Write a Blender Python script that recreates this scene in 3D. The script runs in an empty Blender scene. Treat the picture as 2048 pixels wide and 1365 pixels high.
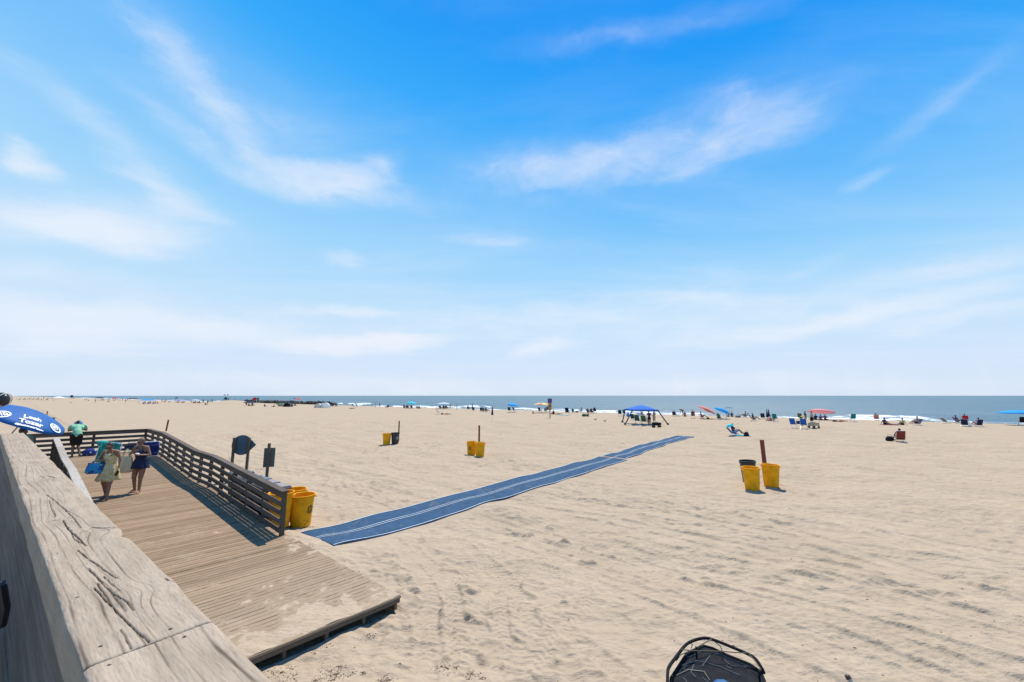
import bpy, bmesh, math, random
import numpy as np
from mathutils import Vector, Matrix, Euler
R = math.radians
sc = bpy.context.scene
col = sc.collection
rng = np.random.default_rng(7)
random.seed(11)

# ------------------------------------------------------------------ camera
EYE = 3.55
LENS = 14.0
FPX = 2048 * LENS / 36.0
PITCH = math.atan((791.5 - 682.5) / FPX)
cam_d = bpy.data.cameras.new('camera')
cam = bpy.data.objects.new('camera', cam_d)
col.objects.link(cam)
cam_d.lens = LENS
cam_d.sensor_width = 36
cam_d.clip_start = 0.05
cam_d.clip_end = 60000
cam.location = (0, 0, EYE)
cam.rotation_euler = (math.pi / 2 + PITCH, 0, 0)
sc.camera = cam

# ------------------------------------------------------------------ light
SUN_EL, SUN_AZ = R(63), R(17)            # azimuth measured from +Y towards +X
sun_d = bpy.data.lights.new('sun', 'SUN')
sun = bpy.data.objects.new('sun', sun_d)
col.objects.link(sun)
sun_d.energy = 4.9
sun_d.angle = R(0.55)
sun_d.color = (1.0, 0.91, 0.79)
sdir = Vector((math.sin(SUN_AZ) * math.cos(SUN_EL), math.cos(SUN_AZ) * math.cos(SUN_EL), math.sin(SUN_EL)))
sun.rotation_euler = (-sdir).to_track_quat('-Z', 'Y').to_euler()

def ray(px, py):
    x = (px - 1024) / FPX
    y = (682.5 - py) / FPX
    return Vector((x, math.cos(PITCH) - y * math.sin(PITCH), math.sin(PITCH) + y * math.cos(PITCH)))

def G(px, py, h=0.0):
    d = ray(px, py)
    t = (h - EYE) / d.z
    return Vector((d.x * t, d.y * t, h))

def N(nt, t, **kw):
    n = nt.nodes.new(t)
    for k, v in kw.items():
        if k.startswith('_'):
            setattr(n, k[1:], v)
        else:
            key = int(k[1:]) if (k[0] == 'i' and k[1:].isdigit()) else k.replace('__', ' ')
            n.inputs[key].default_value = v
    return n

def math_n(nt, op, a, b=None, clamp=False):
    n = nt.nodes.new('ShaderNodeMath')
    n.operation = op
    n.use_clamp = clamp
    for i, v in enumerate((a, b)):
        if v is None:
            continue
        if hasattr(v, 'is_output'):
            nt.links.new(v, n.inputs[i])
        else:
            n.inputs[i].default_value = v
    return n.outputs[0]

def mapr(nt, v, a, b, c=0.0, d=1.0, interp='SMOOTHSTEP'):
    n = nt.nodes.new('ShaderNodeMapRange')
    n.interpolation_type = interp
    nt.links.new(v, n.inputs[0])
    for i, x in enumerate((a, b, c, d)):
        n.inputs[i + 1].default_value = x
    return n.outputs[0]

def mixc(nt, f, a, b, mode='MIX'):
    n = nt.nodes.new('ShaderNodeMix')
    n.data_type = 'RGBA'
    n.blend_type = mode
    for i, v in ((0, f), (6, a), (7, b)):
        if hasattr(v, 'is_output'):
            nt.links.new(v, n.inputs[i])
        else:
            n.inputs[i].default_value = v if i == 0 else (*v, 1.0)[:4]
    return n.outputs[2]

def noise(nt, vec, scale, detail=3.0, rough=0.55, dist=0.0):
    n = nt.nodes.new('ShaderNodeTexNoise')
    n.inputs['Scale'].default_value = scale
    n.inputs['Detail'].default_value = detail
    n.inputs['Roughness'].default_value = rough
    n.inputs['Distortion'].default_value = dist
    if vec is not None:
        nt.links.new(vec, n.inputs['Vector'])
    return n.outputs[0]

def mapping(nt, vec, loc=(0, 0, 0), rot=(0, 0, 0), scale=(1, 1, 1), typ='POINT'):
    n = nt.nodes.new('ShaderNodeMapping')
    n.vector_type = typ
    n.inputs['Location'].default_value = loc
    n.inputs['Rotation'].default_value = rot
    n.inputs['Scale'].default_value = scale
    nt.links.new(vec, n.inputs['Vector'])
    return n.outputs[0]

# ------------------------------------------------------------------ world
world = bpy.data.worlds.new('World')
sc.world = world
world.use_nodes = True
wt = world.node_tree
wt.nodes.clear()
w_out = wt.nodes.new('ShaderNodeOutputWorld')
w_bg = wt.nodes.new('ShaderNodeBackground')
w_bg.inputs[1].default_value = 0.074
sky = wt.nodes.new('ShaderNodeTexSky')
sky.sky_type = 'NISHITA'
sky.sun_disc = False
sky.sun_elevation = SUN_EL
sky.sun_rotation = SUN_AZ
sky.altitude = 5
sky.air_density = 1.0
sky.dust_density = 0.6
sky.ozone_density = 2.2
tc = wt.nodes.new('ShaderNodeTexCoord')
sep = wt.nodes.new('ShaderNodeSeparateXYZ')
wt.links.new(tc.outputs['Generated'], sep.inputs[0])
sx, sy, sz = sep.outputs
el = math_n(wt, 'ARCSINE', sz)
az = math_n(wt, 'ARCTAN2', sx, sy)
# the sky as this clear humid day shows it: paler to the west, deep blue to the east
sidew = math_n(wt, 'SINE', az)
tint_t = math_n(wt, 'ADD', el, math_n(wt, 'MULTIPLY', math_n(wt, 'MULTIPLY', sidew, 0.15), mapr(wt, el, 0.0, 0.6)))
ramp = wt.nodes.new('ShaderNodeValToRGB')
wt.links.new(mapr(wt, tint_t, 0.0, 1.2, 0, 1, 'LINEAR'), ramp.inputs[0])
#RAMP
stops = [(0.0, (6.9, 8.0, 9.6)), (0.06, (6.6, 8.0, 9.9)), (0.16, (5.2, 7.7, 10.0)), (0.27, (3.3, 6.7, 10.0)),
         (0.39, (1.5, 5.3, 10.0)), (0.53, (0.35, 4.1, 9.9)), (0.66, (0.02, 3.2, 9.6)), (0.9, (0.0, 2.6, 8.8))]
while len(ramp.color_ramp.elements) < len(stops):
    ramp.color_ramp.elements.new(0.5)
for e, (p, c) in zip(ramp.color_ramp.elements, stops):
    e.position = p
    e.color = (*[v / 10 for v in c], 1)
base = mixc(wt, 0.95, sky.outputs[0], mixc(wt, 1.0, ramp.outputs[0], (10, 10, 10), 'MULTIPLY'))
# clouds: soft patches set by compass direction, broken by streaky noise
comb = wt.nodes.new('ShaderNodeCombineXYZ')
wt.links.new(az, comb.inputs[0])
wt.links.new(el, comb.inputs[1])
w1 = wt.nodes.new('ShaderNodeTexNoise')
w1.inputs['Scale'].default_value = 4.5
w1.inputs['Detail'].default_value = 6
w1.inputs['Roughness'].default_value = 0.6
wt.links.new(mapping(wt, comb.outputs[0], scale=(0.7, 1.6, 1)), w1.inputs['Vector'])
vm = wt.nodes.new('ShaderNodeVectorMath')
vm.operation = 'MULTIPLY_ADD'
wt.links.new(w1.outputs['Color'], vm.inputs[0])
vm.inputs[1].default_value = (0.17, 0.10, 0)
vm2 = wt.nodes.new('ShaderNodeVectorMath')
vm2.operation = 'SUBTRACT'
wt.links.new(comb.outputs[0], vm2.inputs[0])
vm2.inputs[1].default_value = (0.085, 0.05, 0)
wt.links.new(vm2.outputs[0], vm.inputs[2])
warped = vm.outputs[0]

def azel(px, py):
    d = ray(px, py).normalized()
    return math.atan2(d.x, d.y), math.asin(d.z)
CLOUDS = [  # px, py, half length, half height, slope (degrees, up to the right), strength
    (420, 195, 240, 46, -32, 0.44), (180, 235, 300, 34, -14, 0.42), (400, 285, 180, 22, -16, 0.35),
    (650, 365, 170, 40, 4, 0.66), (740, 335, 80, 34, 30, 0.45), (55, 318, 80, 24, -4, 0.85), (330, 375, 150, 30, -20, 0.6),
    (190, 462, 260, 50, 2, 0.85), (300, 430, 180, 44, 8, 0.45), (690, 512, 60, 16, 5, 0.4), (985, 480, 80, 20, 0, 0.3),
    (1130, 335, 230, 46, 2, 0.45), (1470, 275, 200, 46, 12, 0.5), (1560, 262, 90, 30, 20, 0.4), (1860, 205, 230, 30, 20, 0.26),
    (1270, 80, 330, 30, -4, 0.28), (1725, 368, 60, 18, 0, 0.32), (1490, 200, 110, 40, -25, 0.2),
    (700, 690, 180, 17, 2, 1.0), (810, 690, 90, 20, 0, 1.0), (450, 665, 200, 22, 0, 0.6), (100, 640, 240, 44, 2, 0.6),
    (690, 632, 120, 12, 2, 0.6), (1600, 655, 420, 20, 5, 0.65), (1900, 640, 200, 14, 4, 0.5), (1500, 770, 500, 24, 0, 0.5),
    (700, 770, 700, 26, 0, 0.5), (1200, 610, 420, 36, 6, 0.35), (1080, 700, 80, 14, 10, 0.7), (1900, 540, 260, 22, 2, 0.3),
    (120, 560, 300, 30, 0, 0.3), (520, 250, 460, 110, -16, 0.30), (1230, 320, 460, 80, 8, 0.34), (900, 655, 1100, 50, 2, 0.34), (230, 440, 380, 100, 5, 0.32), (1500, 640, 560, 60, 3, 0.28), (250, 660, 420, 60, 0, 0.4), (950, 480, 300, 50, 8, 0.2), (1650, 525, 120, 20, 8, 0.2)]
acc = None
for px, py, hw, hh, sl, st in CLOUDS:
    a0, e0 = azel(px, py)
    a1, _ = azel(px + 30, py)
    _, e1 = azel(px, py - 30)
    ka, ke = (a1 - a0) / 30, (e1 - e0) / 30
    ang = math.atan2(math.sin(R(sl)) * ke, math.cos(R(sl)) * ka)
    m = mapping(wt, warped, (a0, e0, 0), (0, 0, ang), (hw * ka * 1.35, hh * ke * 1.55, 1), 'TEXTURE')
    g = wt.nodes.new('ShaderNodeTexGradient')
    g.gradient_type = 'SPHERICAL'
    wt.links.new(m, g.inputs[0])
    v = math_n(wt, 'MULTIPLY', mapr(wt, g.outputs[1], 0.0, 0.9), st * 0.82)
    acc = v if acc is None else math_n(wt, 'ADD', acc, math_n(wt, 'MULTIPLY', v, math_n(wt, 'SUBTRACT', 1.0, acc, True)))
# thin veil everywhere, on a plane high above
den = math_n(wt, 'MAXIMUM', sz, 0.05)
pl = wt.nodes.new('ShaderNodeCombineXYZ')
wt.links.new(math_n(wt, 'DIVIDE', sx, den), pl.inputs[0])
wt.links.new(math_n(wt, 'DIVIDE', sy, den), pl.inputs[1])
veil = noise(wt, mapping(wt, pl.outputs[0], rot=(0, 0, R(22)), scale=(0.35, 1.1, 1)), 0.9, 7, 0.6, 0.6)
streak = noise(wt, mapping(wt, warped, rot=(0, 0, R(8)), scale=(2.4, 8, 1)), 1.7, 6, 0.6, 0.5)
crisp = noise(wt, mapping(wt, warped, scale=(1.6, 3.6, 1)), 7.0, 8, 0.62, 0.3)
tex = math_n(wt, 'ADD', math_n(wt, 'MULTIPLY', streak, 0.55), math_n(wt, 'MULTIPLY', crisp, 0.45))
cl = math_n(wt, 'ADD', acc, math_n(wt, 'MULTIPLY', math_n(wt, 'MULTIPLY', math_n(wt, 'SUBTRACT', tex, 0.5), 1.5), mapr(wt, acc, 0.0, 0.3)))
cl = math_n(wt, 'ADD', math_n(wt, 'MULTIPLY', mapr(wt, cl, 0.05, 1.0), 0.52), math_n(wt, 'MULTIPLY', acc, 0.34))
cl = math_n(wt, 'ADD', cl, math_n(wt, 'MULTIPLY', mapr(wt, veil, 0.42, 0.8), 0.22))
cl = math_n(wt, 'MINIMUM', cl, 1.0)
skycol = mixc(wt, cl, base, (8.7, 9.1, 9.9))
wt.links.new(skycol, w_bg.inputs[0])
wt.links.new(w_bg.outputs[0], w_out.inputs[0])
sc.view_settings.view_transform = 'Standard'
sc.view_settings.look = 'None'
sc.view_settings.gamma = 1
sc.view_settings.exposure = 0.43
sc.view_settings.use_curve_mapping = False

# ------------------------------------------------------------------ helpers
class MB:
    def __init__(s):
        s.v, s.f, s.m = [], [], []
    def add(s, vs, fs, mi=0):
        o = len(s.v)
        s.v += [tuple(v) for v in vs]
        s.f += [tuple(i + o for i in f) for f in fs]
        s.m += [mi] * len(fs)
    def box(s, c, size, rot=None, mi=0):
        hx, hy, hz = [q / 2 for q in size]
        vs = [Vector((x, y, z)) for x in (-hx, hx) for y in (-hy, hy) for z in (-hz, hz)]
        if rot is not None:
            M_ = rot if isinstance(rot, Matrix) else Euler(rot).to_matrix()
            vs = [M_ @ v for v in vs]
        c = Vector(c)
        s.add([v + c for v in vs], [(0, 1, 3, 2), (4, 6, 7, 5), (0, 4, 5, 1), (2, 3, 7, 6), (0, 2, 6, 4), (1, 5, 7, 3)], mi)
    def hexa(s, p, mi=0):      # 4 bottom points ccw, 4 top points
        s.add(p, [(3, 2, 1, 0), (4, 5, 6, 7), (0, 1, 5, 4), (1, 2, 6, 5), (2, 3, 7, 6), (3, 0, 4, 7)], mi)
    def tube(s, pts, r, n=8, mi=0, cap=True, closed=False):
        pts = [Vector(p) for p in pts]
        k = len(pts)
        rs = r if isinstance(r, (list, tuple)) else [r] * k
        vs, fs = [], []
        prev = None
        for i, p in enumerate(pts):
            if closed:
                d = pts[(i + 1) % k] - pts[i - 1]
            else:
                d = pts[min(i + 1, k - 1)] - pts[max(i - 1, 0)]
            if d.length < 1e-9:
                d = Vector((0, 0, 1))
            d.normalize()
            if prev is None:
                a = d.orthogonal().normalized()
            else:
                a = prev - d * prev.dot(d)
                a = a.normalized() if a.length > 1e-6 else d.orthogonal().normalized()
            prev = a
            b = d.cross(a)
            for j in range(n):
                t = 2 * math.pi * j / n
                vs.append(p + (a * math.cos(t) + b * math.sin(t)) * rs[i])
        for i in range(k if closed else k - 1):
            for j in range(n):
                i2 = (i + 1) % k
                fs.append((i * n + j, i * n + (j + 1) % n, i2 * n + (j + 1) % n, i2 * n + j))
        if cap and not closed:
            fs.append(tuple(range(n))[::-1])
            fs.append(tuple(range((k - 1) * n, k * n)))
        s.add(vs, fs, mi)
    def lathe(s, prof, n=20, M_=None, mi=0, a0=0, a1=2 * math.pi):
        full = abs(a1 - a0 - 2 * math.pi) < 1e-6
        cols = n if full else n + 1
        vs, fs = [], []
        for r_, z in prof:
            for j in range(cols):
                t = a0 + (a1 - a0) * j / n
                v = Vector((r_ * math.cos(t), r_ * math.sin(t), z))
                vs.append(M_ @ v if M_ is not None else v)
        for i in range(len(prof) - 1):
            for j in range(n):
                j2 = (j + 1) % cols
                fs.append((i * cols + j, i * cols + j2, (i + 1) * cols + j2, (i + 1) * cols + j))
        s.add(vs, fs, mi)
    def ball(s, c, r, n=10, mi=0, rot=None):
        rx, ry, rz = r if isinstance(r, (tuple, list)) else (r, r, r)
        M_ = Matrix.Translation(Vector(c)) @ ((rot.to_4x4() if isinstance(rot, Matrix) else Euler(rot).to_matrix().to_4x4()) if rot is not None else Matrix()) @ Matrix.Diagonal((rx, ry, rz, 1))
        prof = [(max(math.sin(math.pi * i / n), 1e-4), -math.cos(math.pi * i / n)) for i in range(n + 1)]
        s.lathe(prof, n + 4, M_, mi)
    def caps(s, p, q, r0, r1, n=10, mi=0):
        p, q = Vector(p), Vector(q)
        d = q - p
        L = max(d.length, 1e-5)
        pts, rs = [], []
        for i in range(1, 4):
            a = math.pi / 2 * i / 3
            pts.append(p - d / L * r0 * math.cos(a)); rs.append(max(r0 * math.sin(a), 1e-4))
        for i in range(2, -1, -1):
            a = math.pi / 2 * (i + 1) / 3
            pts.append(q + d / L * r1 * math.cos(a)); rs.append(max(r1 * math.sin(a), 1e-4))
        s.tube(pts, rs, n, mi)
    def build(s, name, mats, parent=None, smooth=False, loc=None):
        me = bpy.data.meshes.new(name)
        me.from_pydata(s.v, [], s.f)
        if not isinstance(mats, (list, tuple)):
            mats = [mats]
        for m in mats:
            me.materials.append(m)
        if len(mats) > 1:
            me.polygons.foreach_set('material_index', s.m)
        bm = bmesh.new(); bm.from_mesh(me)
        bmesh.ops.recalc_face_normals(bm, faces=bm.faces)
        bm.to_mesh(me); bm.free()
        if smooth:
            me.polygons.foreach_set('use_smooth', [True] * len(me.polygons))
            if smooth != 'all':
                me.set_sharp_from_angle(angle=R(40))
        return link(name, me, parent, loc)

def link(name, me, parent=None, loc=None):
    o = bpy.data.objects.new(name, me)
    col.objects.link(o)
    if parent is not None:
        o.parent = parent
    if loc is not None:
        o.location = loc
    return o

def remesh(mb, name, mats, vox, parent=None, smooth_it=2, matfn=None):
    """union of overlapping closed shapes as ONE continuous surface"""
    me = bpy.data.meshes.new(name)
    me.from_pydata(mb.v, [], mb.f)
    bm = bmesh.new(); bm.from_mesh(me)
    bmesh.ops.remove_doubles(bm, verts=bm.verts, dist=2e-4)
    bmesh.ops.recalc_face_normals(bm, faces=bm.faces)
    bm.to_mesh(me); bm.free()
    o = bpy.data.objects.new('tmp', me)
    col.objects.link(o)
    md = o.modifiers.new('r', 'REMESH'); md.mode = 'VOXEL'; md.voxel_size = vox; md.use_smooth_shade = True
    if smooth_it:
        ms = o.modifiers.new('s', 'SMOOTH'); ms.iterations = smooth_it; ms.factor = 0.5
    dg = bpy.context.evaluated_depsgraph_get()
    out = bpy.data.meshes.new_from_object(o.evaluated_get(dg))
    bpy.data.objects.remove(o)
    out.name = name
    if not isinstance(mats, (list, tuple)):
        mats = [mats]
    out.materials.clear()
    for m in mats:
        out.materials.append(m)
    if matfn:
        idx = [matfn(p.center) for p in out.polygons]
        out.polygons.foreach_set('material_index', idx)
    out.polygons.foreach_set('use_smooth', [True] * len(out.polygons))
    return link(name, out, parent)

def tag(o, label=None, cat=None, group=None, kind=None):
    if label: o['label'] = label
    if cat: o['category'] = cat
    if group: o['group'] = group
    if kind: o['kind'] = kind
    return o

def empty(name, loc, rz=0.0, label=None, cat=None, group=None, parent=None):
    o = bpy.data.objects.new(name, None)
    o.empty_display_size = 0.1
    col.objects.link(o)
    o.location = loc
    o.rotation_euler = (0, 0, rz)
    if parent: o.parent = parent
    return tag(o, label, cat, group)

def copy_tree(o, parent=None):
    c = o.copy()
    col.objects.link(c)
    c.parent = parent
    for ch in o.children:
        copy_tree(ch, c)
    return c

MATS = {}
def mat(name, rgb, rough=0.6, metal=0.0, var=0.12, scale=20, bump=0.0, spec=0.5, bscale=None, trans=0.0):
    key = name
    if key in MATS:
        return MATS[key]
    m = bpy.data.materials.new(name)
    m.use_nodes = True
    nt = m.node_tree
    b = nt.nodes['Principled BSDF']
    tcn = nt.nodes.new('ShaderNodeTexCoord')
    nz = noise(nt, tcn.outputs['Object'], scale, 4, 0.6)
    dark = tuple(c * (1 - var) for c in rgb)
    lite = tuple(min(c * (1 + var), 1) for c in rgb)
    c = mixc(nt, mapr(nt, nz, 0.3, 0.7), dark, lite)
    nt.links.new(c, b.inputs['Base Color'])
    b.inputs['Roughness'].default_value = rough
    b.inputs['Metallic'].default_value = metal
    b.inputs['Specular IOR Level'].default_value = spec
    if bump:
        bn = nt.nodes.new('ShaderNodeBump')
        bn.inputs['Strength'].default_value = bump
        bn.inputs['Distance'].default_value = 0.01
        nt.links.new(noise(nt, tcn.outputs['Object'], bscale or scale * 3, 4, 0.6), bn.inputs['Height'])
        nt.links.new(bn.outputs[0], b.inputs['Normal'])
    if trans:
        # thin cloth: part of the light comes through
        tr = nt.nodes.new('ShaderNodeBsdfTranslucent')
        nt.links.new(c, tr.inputs[0])
        mx = nt.nodes.new('ShaderNodeMixShader')
        mx.inputs[0].default_value = trans
        nt.links.new(b.outputs[0], mx.inputs[1])
        nt.links.new(tr.outputs[0], mx.inputs[2])
        nt.links.new(mx.outputs[0], nt.nodes['Material Output'].inputs[0])
    MATS[key] = m
    return m

# ------------------------------------------------------------------ deck frame
UA, WA = R(141.0), R(227.0)
U = Vector((math.cos(UA), math.sin(UA), 0))       # up the ramp, away from the viewer
W = Vector((math.cos(WA), math.sin(WA), 0))       # across the ramp, towards the boardwalk
PR = G(575, 1070, 0.19)                           # right edge of the ramp at the railing end
t_end = (G(808, 1190, 0.14) - PR).dot(U)
DW = 3.45                                         # ramp width

def zt(t):
    return float(np.interp(t, [t_end, 0, 5.5, 7.6, 12.9, 30], [0.15, 0.19, 0.5, 0.5, 0.83, 0.83]))

def DP(t, w, dz=0.0):
    p = PR + U * t + W * w
    return Vector((p.x, p.y, zt(t) + dz))

def tw(p):
    det = U.x * W.y - U.y * W.x
    dx, dy = p[0] - PR.x, p[1] - PR.y
    return (dx * W.y - dy * W.x) / det, (U.x * dy - U.y * dx) / det

def DG(px, py, dz=0.0):
    h = 0.3
    for _ in range(30):
        p = G(px, py, h)
        h = zt(tw(p)[0]) + dz
    return G(px, py, h)

# ------------------------------------------------------------------ sand height
NRM = Vector((0.61, 0.792, 0)).normalized()        # towards the sea
SH = Vector((-NRM.y, NRM.x, 0))                  # along the shore, to the left
SEA_Z = -1.35
S_CREST, S_SHORE = 80.0, 108.0
RES = 0.02
HX0, HX1, HY0, HY1 = -34.0, 40.0, -4.0, 60.0
nx, ny = int((HX1 - HX0) / RES), int((HY1 - HY0) / RES)

def gfield(shape, res, lam, lam2=None, ang=0.0, seed=1):
    """gaussian random field, wavelengths about lam (x) by lam2 (y), unit deviation"""
    lam2 = lam2 or lam
    r_ = np.random.default_rng(seed)
    a = np.fft.rfft2(r_.standard_normal(shape, dtype=np.float32))
    fy = np.fft.fftfreq(shape[0], res)[:, None]
    fx = np.fft.rfftfreq(shape[1], res)[None, :]
    c, s_ = math.cos(ang), math.sin(ang)
    k2 = ((fx * c + fy * s_) * lam) ** 2 + ((-fx * s_ + fy * c) * lam2) ** 2
    a *= np.sqrt(k2) * np.exp(-k2 * 1.3)
    f = np.fft.irfft2(a, s=shape)
    return (f / f.std()).astype(np.float32)

Hm = np.zeros((ny, nx), np.float32)
shp = (ny // 2, nx // 2)
def up2(a):
    b = np.repeat(np.repeat(a, 2, 0), 2, 1)
    b = b[:ny, :nx]
    k = b.copy()
    k[1:] += b[:-1]; k[:, 1:] += b[:, :-1]; k[1:, 1:] += b[:-1, :-1]
    return k / 4
f1 = up2(gfield(shp, RES * 2, 4.0, 2.2, R(-40), 2))
f2 = up2(gfield(shp, RES * 2, 0.9, 0.55, R(-35), 3))
f3 = up2(gfield(shp, RES * 2, 0.42, 0.26, R(-25), 4))
act = np.clip(0.5 + 0.5 * up2(gfield(shp, RES * 2, 7.0, 4.0, R(-40), 9)), 0.25, 1.3)
nny, nnx = f1.shape
Hm = Hm[:nny, :nnx]
f4 = up2(gfield(shp, RES * 2, 0.75, 0.42, R(-28), 14)); f5 = up2(gfield(shp, RES * 2, 0.36, 0.2, R(-20), 15))
Hm += 0.034 * f1 + 0.026 * act * f2 + 0.010 * act * f3 - 0.036 * act * np.abs(f4) * (0.6 + 0.4 * np.clip(f2, -1, 1)) - 0.016 * act * np.abs(f5)
ny, nx = Hm.shape
# old rutted foot marks, softened by wind
def stamp(cx, cy, L, Wd, ang, depth, rim=0.35):
    hx = int(L * 1.1 / RES) + 2
    ix, iy = int((cx - HX0) / RES), int((cy - HY0) / RES)
    if ix < hx or iy < hx or ix >= nx - hx or iy >= ny - hx:
        return
    g = (np.arange(-hx, hx + 1) * RES).astype(np.float32)
    X, Y = np.meshgrid(g, g)
    c, s_ = math.cos(ang), math.sin(ang)
    u_ = (X * c + Y * s_) / (L / 2)
    v_ = (-X * s_ + Y * c) / (Wd / 2)
    r2 = u_ * u_ + v_ * v_
    r1 = np.sqrt(r2)
    k = -depth * 0.5 * (1 + np.tanh((0.95 - r1) * 2.3)) + depth * rim * np.exp(-(r1 - 1.35) ** 2 * 12)
    Hm[iy - hx:iy + hx + 1, ix - hx:ix + hx + 1] += k
rr = random.Random(5)
for _ in range(430):
    x = rr.uniform(-26, 36); y = rr.uniform(2.5, 52)
    a = rr.choice([rr.gauss(R(50), 0.35), rr.gauss(R(-38), 0.5), rr.uniform(0, 6.3)])
    L_ = rr.uniform(3, 12)
    old = rr.random()
    dpt = 0.028 - 0.012 * old
    big = 1.0 + 0.35 * old
    dpt *= 1.0
    n_ = int(L_ / 0.62)
    for i in range(n_):
        a += rr.gauss(0, 0.05)
        x += math.cos(a) * 0.62; y += math.sin(a) * 0.62
        sd = 0.1 if i % 2 else -0.1
        stamp(x - math.sin(a) * sd, y + math.cos(a) * sd, 0.33 * big, 0.19 * big, a + sd * 2, dpt * rr.uniform(0.7, 1.25))
for _ in range(2300):
    x = rr.uniform(-14, 20); y = rr.uniform(2.5, 24)
    stamp(x, y, rr.uniform(0.25, 0.5), rr.uniform(0.16, 0.3), rr.uniform(0, 3.14), rr.uniform(0.008, 0.024))
# vehicle tracks
def track(pts, width=0.24, depth=0.02, tread=0.007, fill=0.8, gauge=None, period=0.13, berm=0.02):
    P = np.array([(p[0], p[1]) for p in pts], float)
    seg = np.hypot(*np.diff(P, axis=0).T)
    cs = np.concatenate([[0], np.cumsum(seg)])
    s_ = np.arange(0, cs[-1], RES * 0.6)
    # smooth the polyline
    x = np.interp(s_, cs, P[:, 0]); y = np.interp(s_, cs, P[:, 1])
    k = max(3, int(1.2 / (RES * 0.6))); ker = np.hanning(k); ker /= ker.sum()
    if len(x) > 3 * k:
        xp = np.pad(x, k, mode='reflect', reflect_type='odd'); yp = np.pad(y, k, mode='reflect', reflect_type='odd')
        x = np.convolve(xp, ker, 'same')[k:-k]; y = np.convolve(yp, ker, 'same')[k:-k]
    tx = np.gradient(x); ty = np.gradient(y); ln = np.hypot(tx, ty); tx /= ln; ty /= ln
    for off in ([0] if gauge is None else [-gauge / 2, gauge / 2]):
        lat = np.arange(-width * 1.25, width * 1.25, RES * 0.6)
        S, Lq = np.meshgrid(s_, lat)
        XX = x[None] - ty[None] * (Lq + off); YY = y[None] + tx[None] * (Lq + off)
        ix = ((XX - HX0) / RES).astype(int); iy = ((YY - HY0) / RES).astype(int)
        ok = (ix > 0) & (iy > 0) & (ix < nx) & (iy < ny)
        q = np.abs(Lq) / (width / 2)
        inside = 1 / (1 + np.exp((q - 1) * 12))
        ph = S / period + np.abs(Lq) / period * 0.8
        wob = 0.5 + 0.5 * np.sin(S * 0.9 + x[0] * 3) * np.sin(S * 0.37 + 1.3)
        th = -depth + tread * np.sin(2 * np.pi * ph) * (0.35 + 0.65 * wob)
        bm_ = berm * np.exp(-((q - 1.35) / 0.28) ** 2) * (0.5 + 0.5 * wob)
        w_ = inside * fill
        ii, jj = iy[ok], ix[ok]
        cur = Hm[ii, jj]
        low = 0.034 * f1[ii, jj] - 0.027 * act[ii, jj]
        Hm[ii, jj] = cur * (1 - w_[ok]) + (low + th[ok]) * w_[ok] + bm_[ok] * (1 - inside[ok]) * 0.5
def gp(*l): return [G(a, b) for a, b in l]
rr2 = random.Random(3)
for k in range(32):     # long passes of vehicles along the beach
    o = rr2.uniform(7, 44)
    d = R(-39 + rr2.gauss(0, 3.0))
    c = Vector((0.62 * o, 0.79 * o, 0)) + Vector((rr2.uniform(-4, 4), 0, 0))
    pts = [c + Vector((math.cos(d), math.sin(d), 0)) * q + Vector((0, 1, 0)) * 0.25 * math.sin(q * 0.13 + k) for q in range(-34, 30, 2)]
    track(pts, rr2.uniform(0.24, 0.38), rr2.uniform(0.025, 0.045), 0.006 + 0.006 * rr2.random(), 0.55 + 0.35 * rr2.random(), 1.65 if rr2.random() < 0.7 else 1.1, rr2.choice([0.12, 0.15]))
track(gp((1100, 1110), (1250, 1150), (1420, 1215), (1650, 1300), (2000, 1440)), 0.3, 0.04, 0.014, 0.9, 1.3)
track(gp((1180, 1085), (1450, 1150), (1750, 1225), (2100, 1330)), 0.3, 0.035, 0.013, 0.85, 1.5)
track(gp((1540, 1020), (1760, 1090), (2100, 1190)), 0.4, 0.04, 0.003, 0.85, 1.8, berm=0.035)
track(gp((1600, 1085), (1800, 1140), (2100, 1235)), 0.45, 0.045, 0.003, 0.85, None, berm=0.04)
track(gp((960, 1380), (925, 1280), (935, 1190), (1010, 1120), (1120, 1075), (1280, 1045)), 0.26, 0.024, 0.014, 0.85, 1.15)
track(gp((1010, 1345), (990, 1240), (960, 1160), (890, 1100), (830, 1075)), 0.27, 0.024, 0.014, 0.85, 1.15)
track(gp((1060, 1330), (1100, 1265), (1180, 1210), (1150, 1130), (1060, 1090)), 0.26, 0.022, 0.014, 0.75, None)
track(gp((860, 1300), (860, 1180), (810, 1105), (780, 1075)), 0.3, 0.024, 0.014, 0.8, None)
track(gp((1180, 1390), (1080, 1300), (1020, 1230), (1060, 1150)), 0.27, 0.024, 0.014, 0.8, 1.2)
for pxy in [(960, 1295), (1040, 1290), (1125, 1335), (1175, 1355), (835, 1285), (890, 1250), (1095, 1240), (1130, 1215), (1270, 1230), (1280, 1285),
            (1340, 1210), (1410, 1235), (905, 1115), (965, 1180), (1035, 1125), (1095, 1250), (1330, 1250), (1160, 1290), (1500, 1210), (1560, 1265), (1700, 1270)]:
    p = G(*pxy); a_ = rr.uniform(-0.4, 0.9)
    stamp(p.x, p.y, 0.42, 0.2, a_, 0.024, 0.4)

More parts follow.
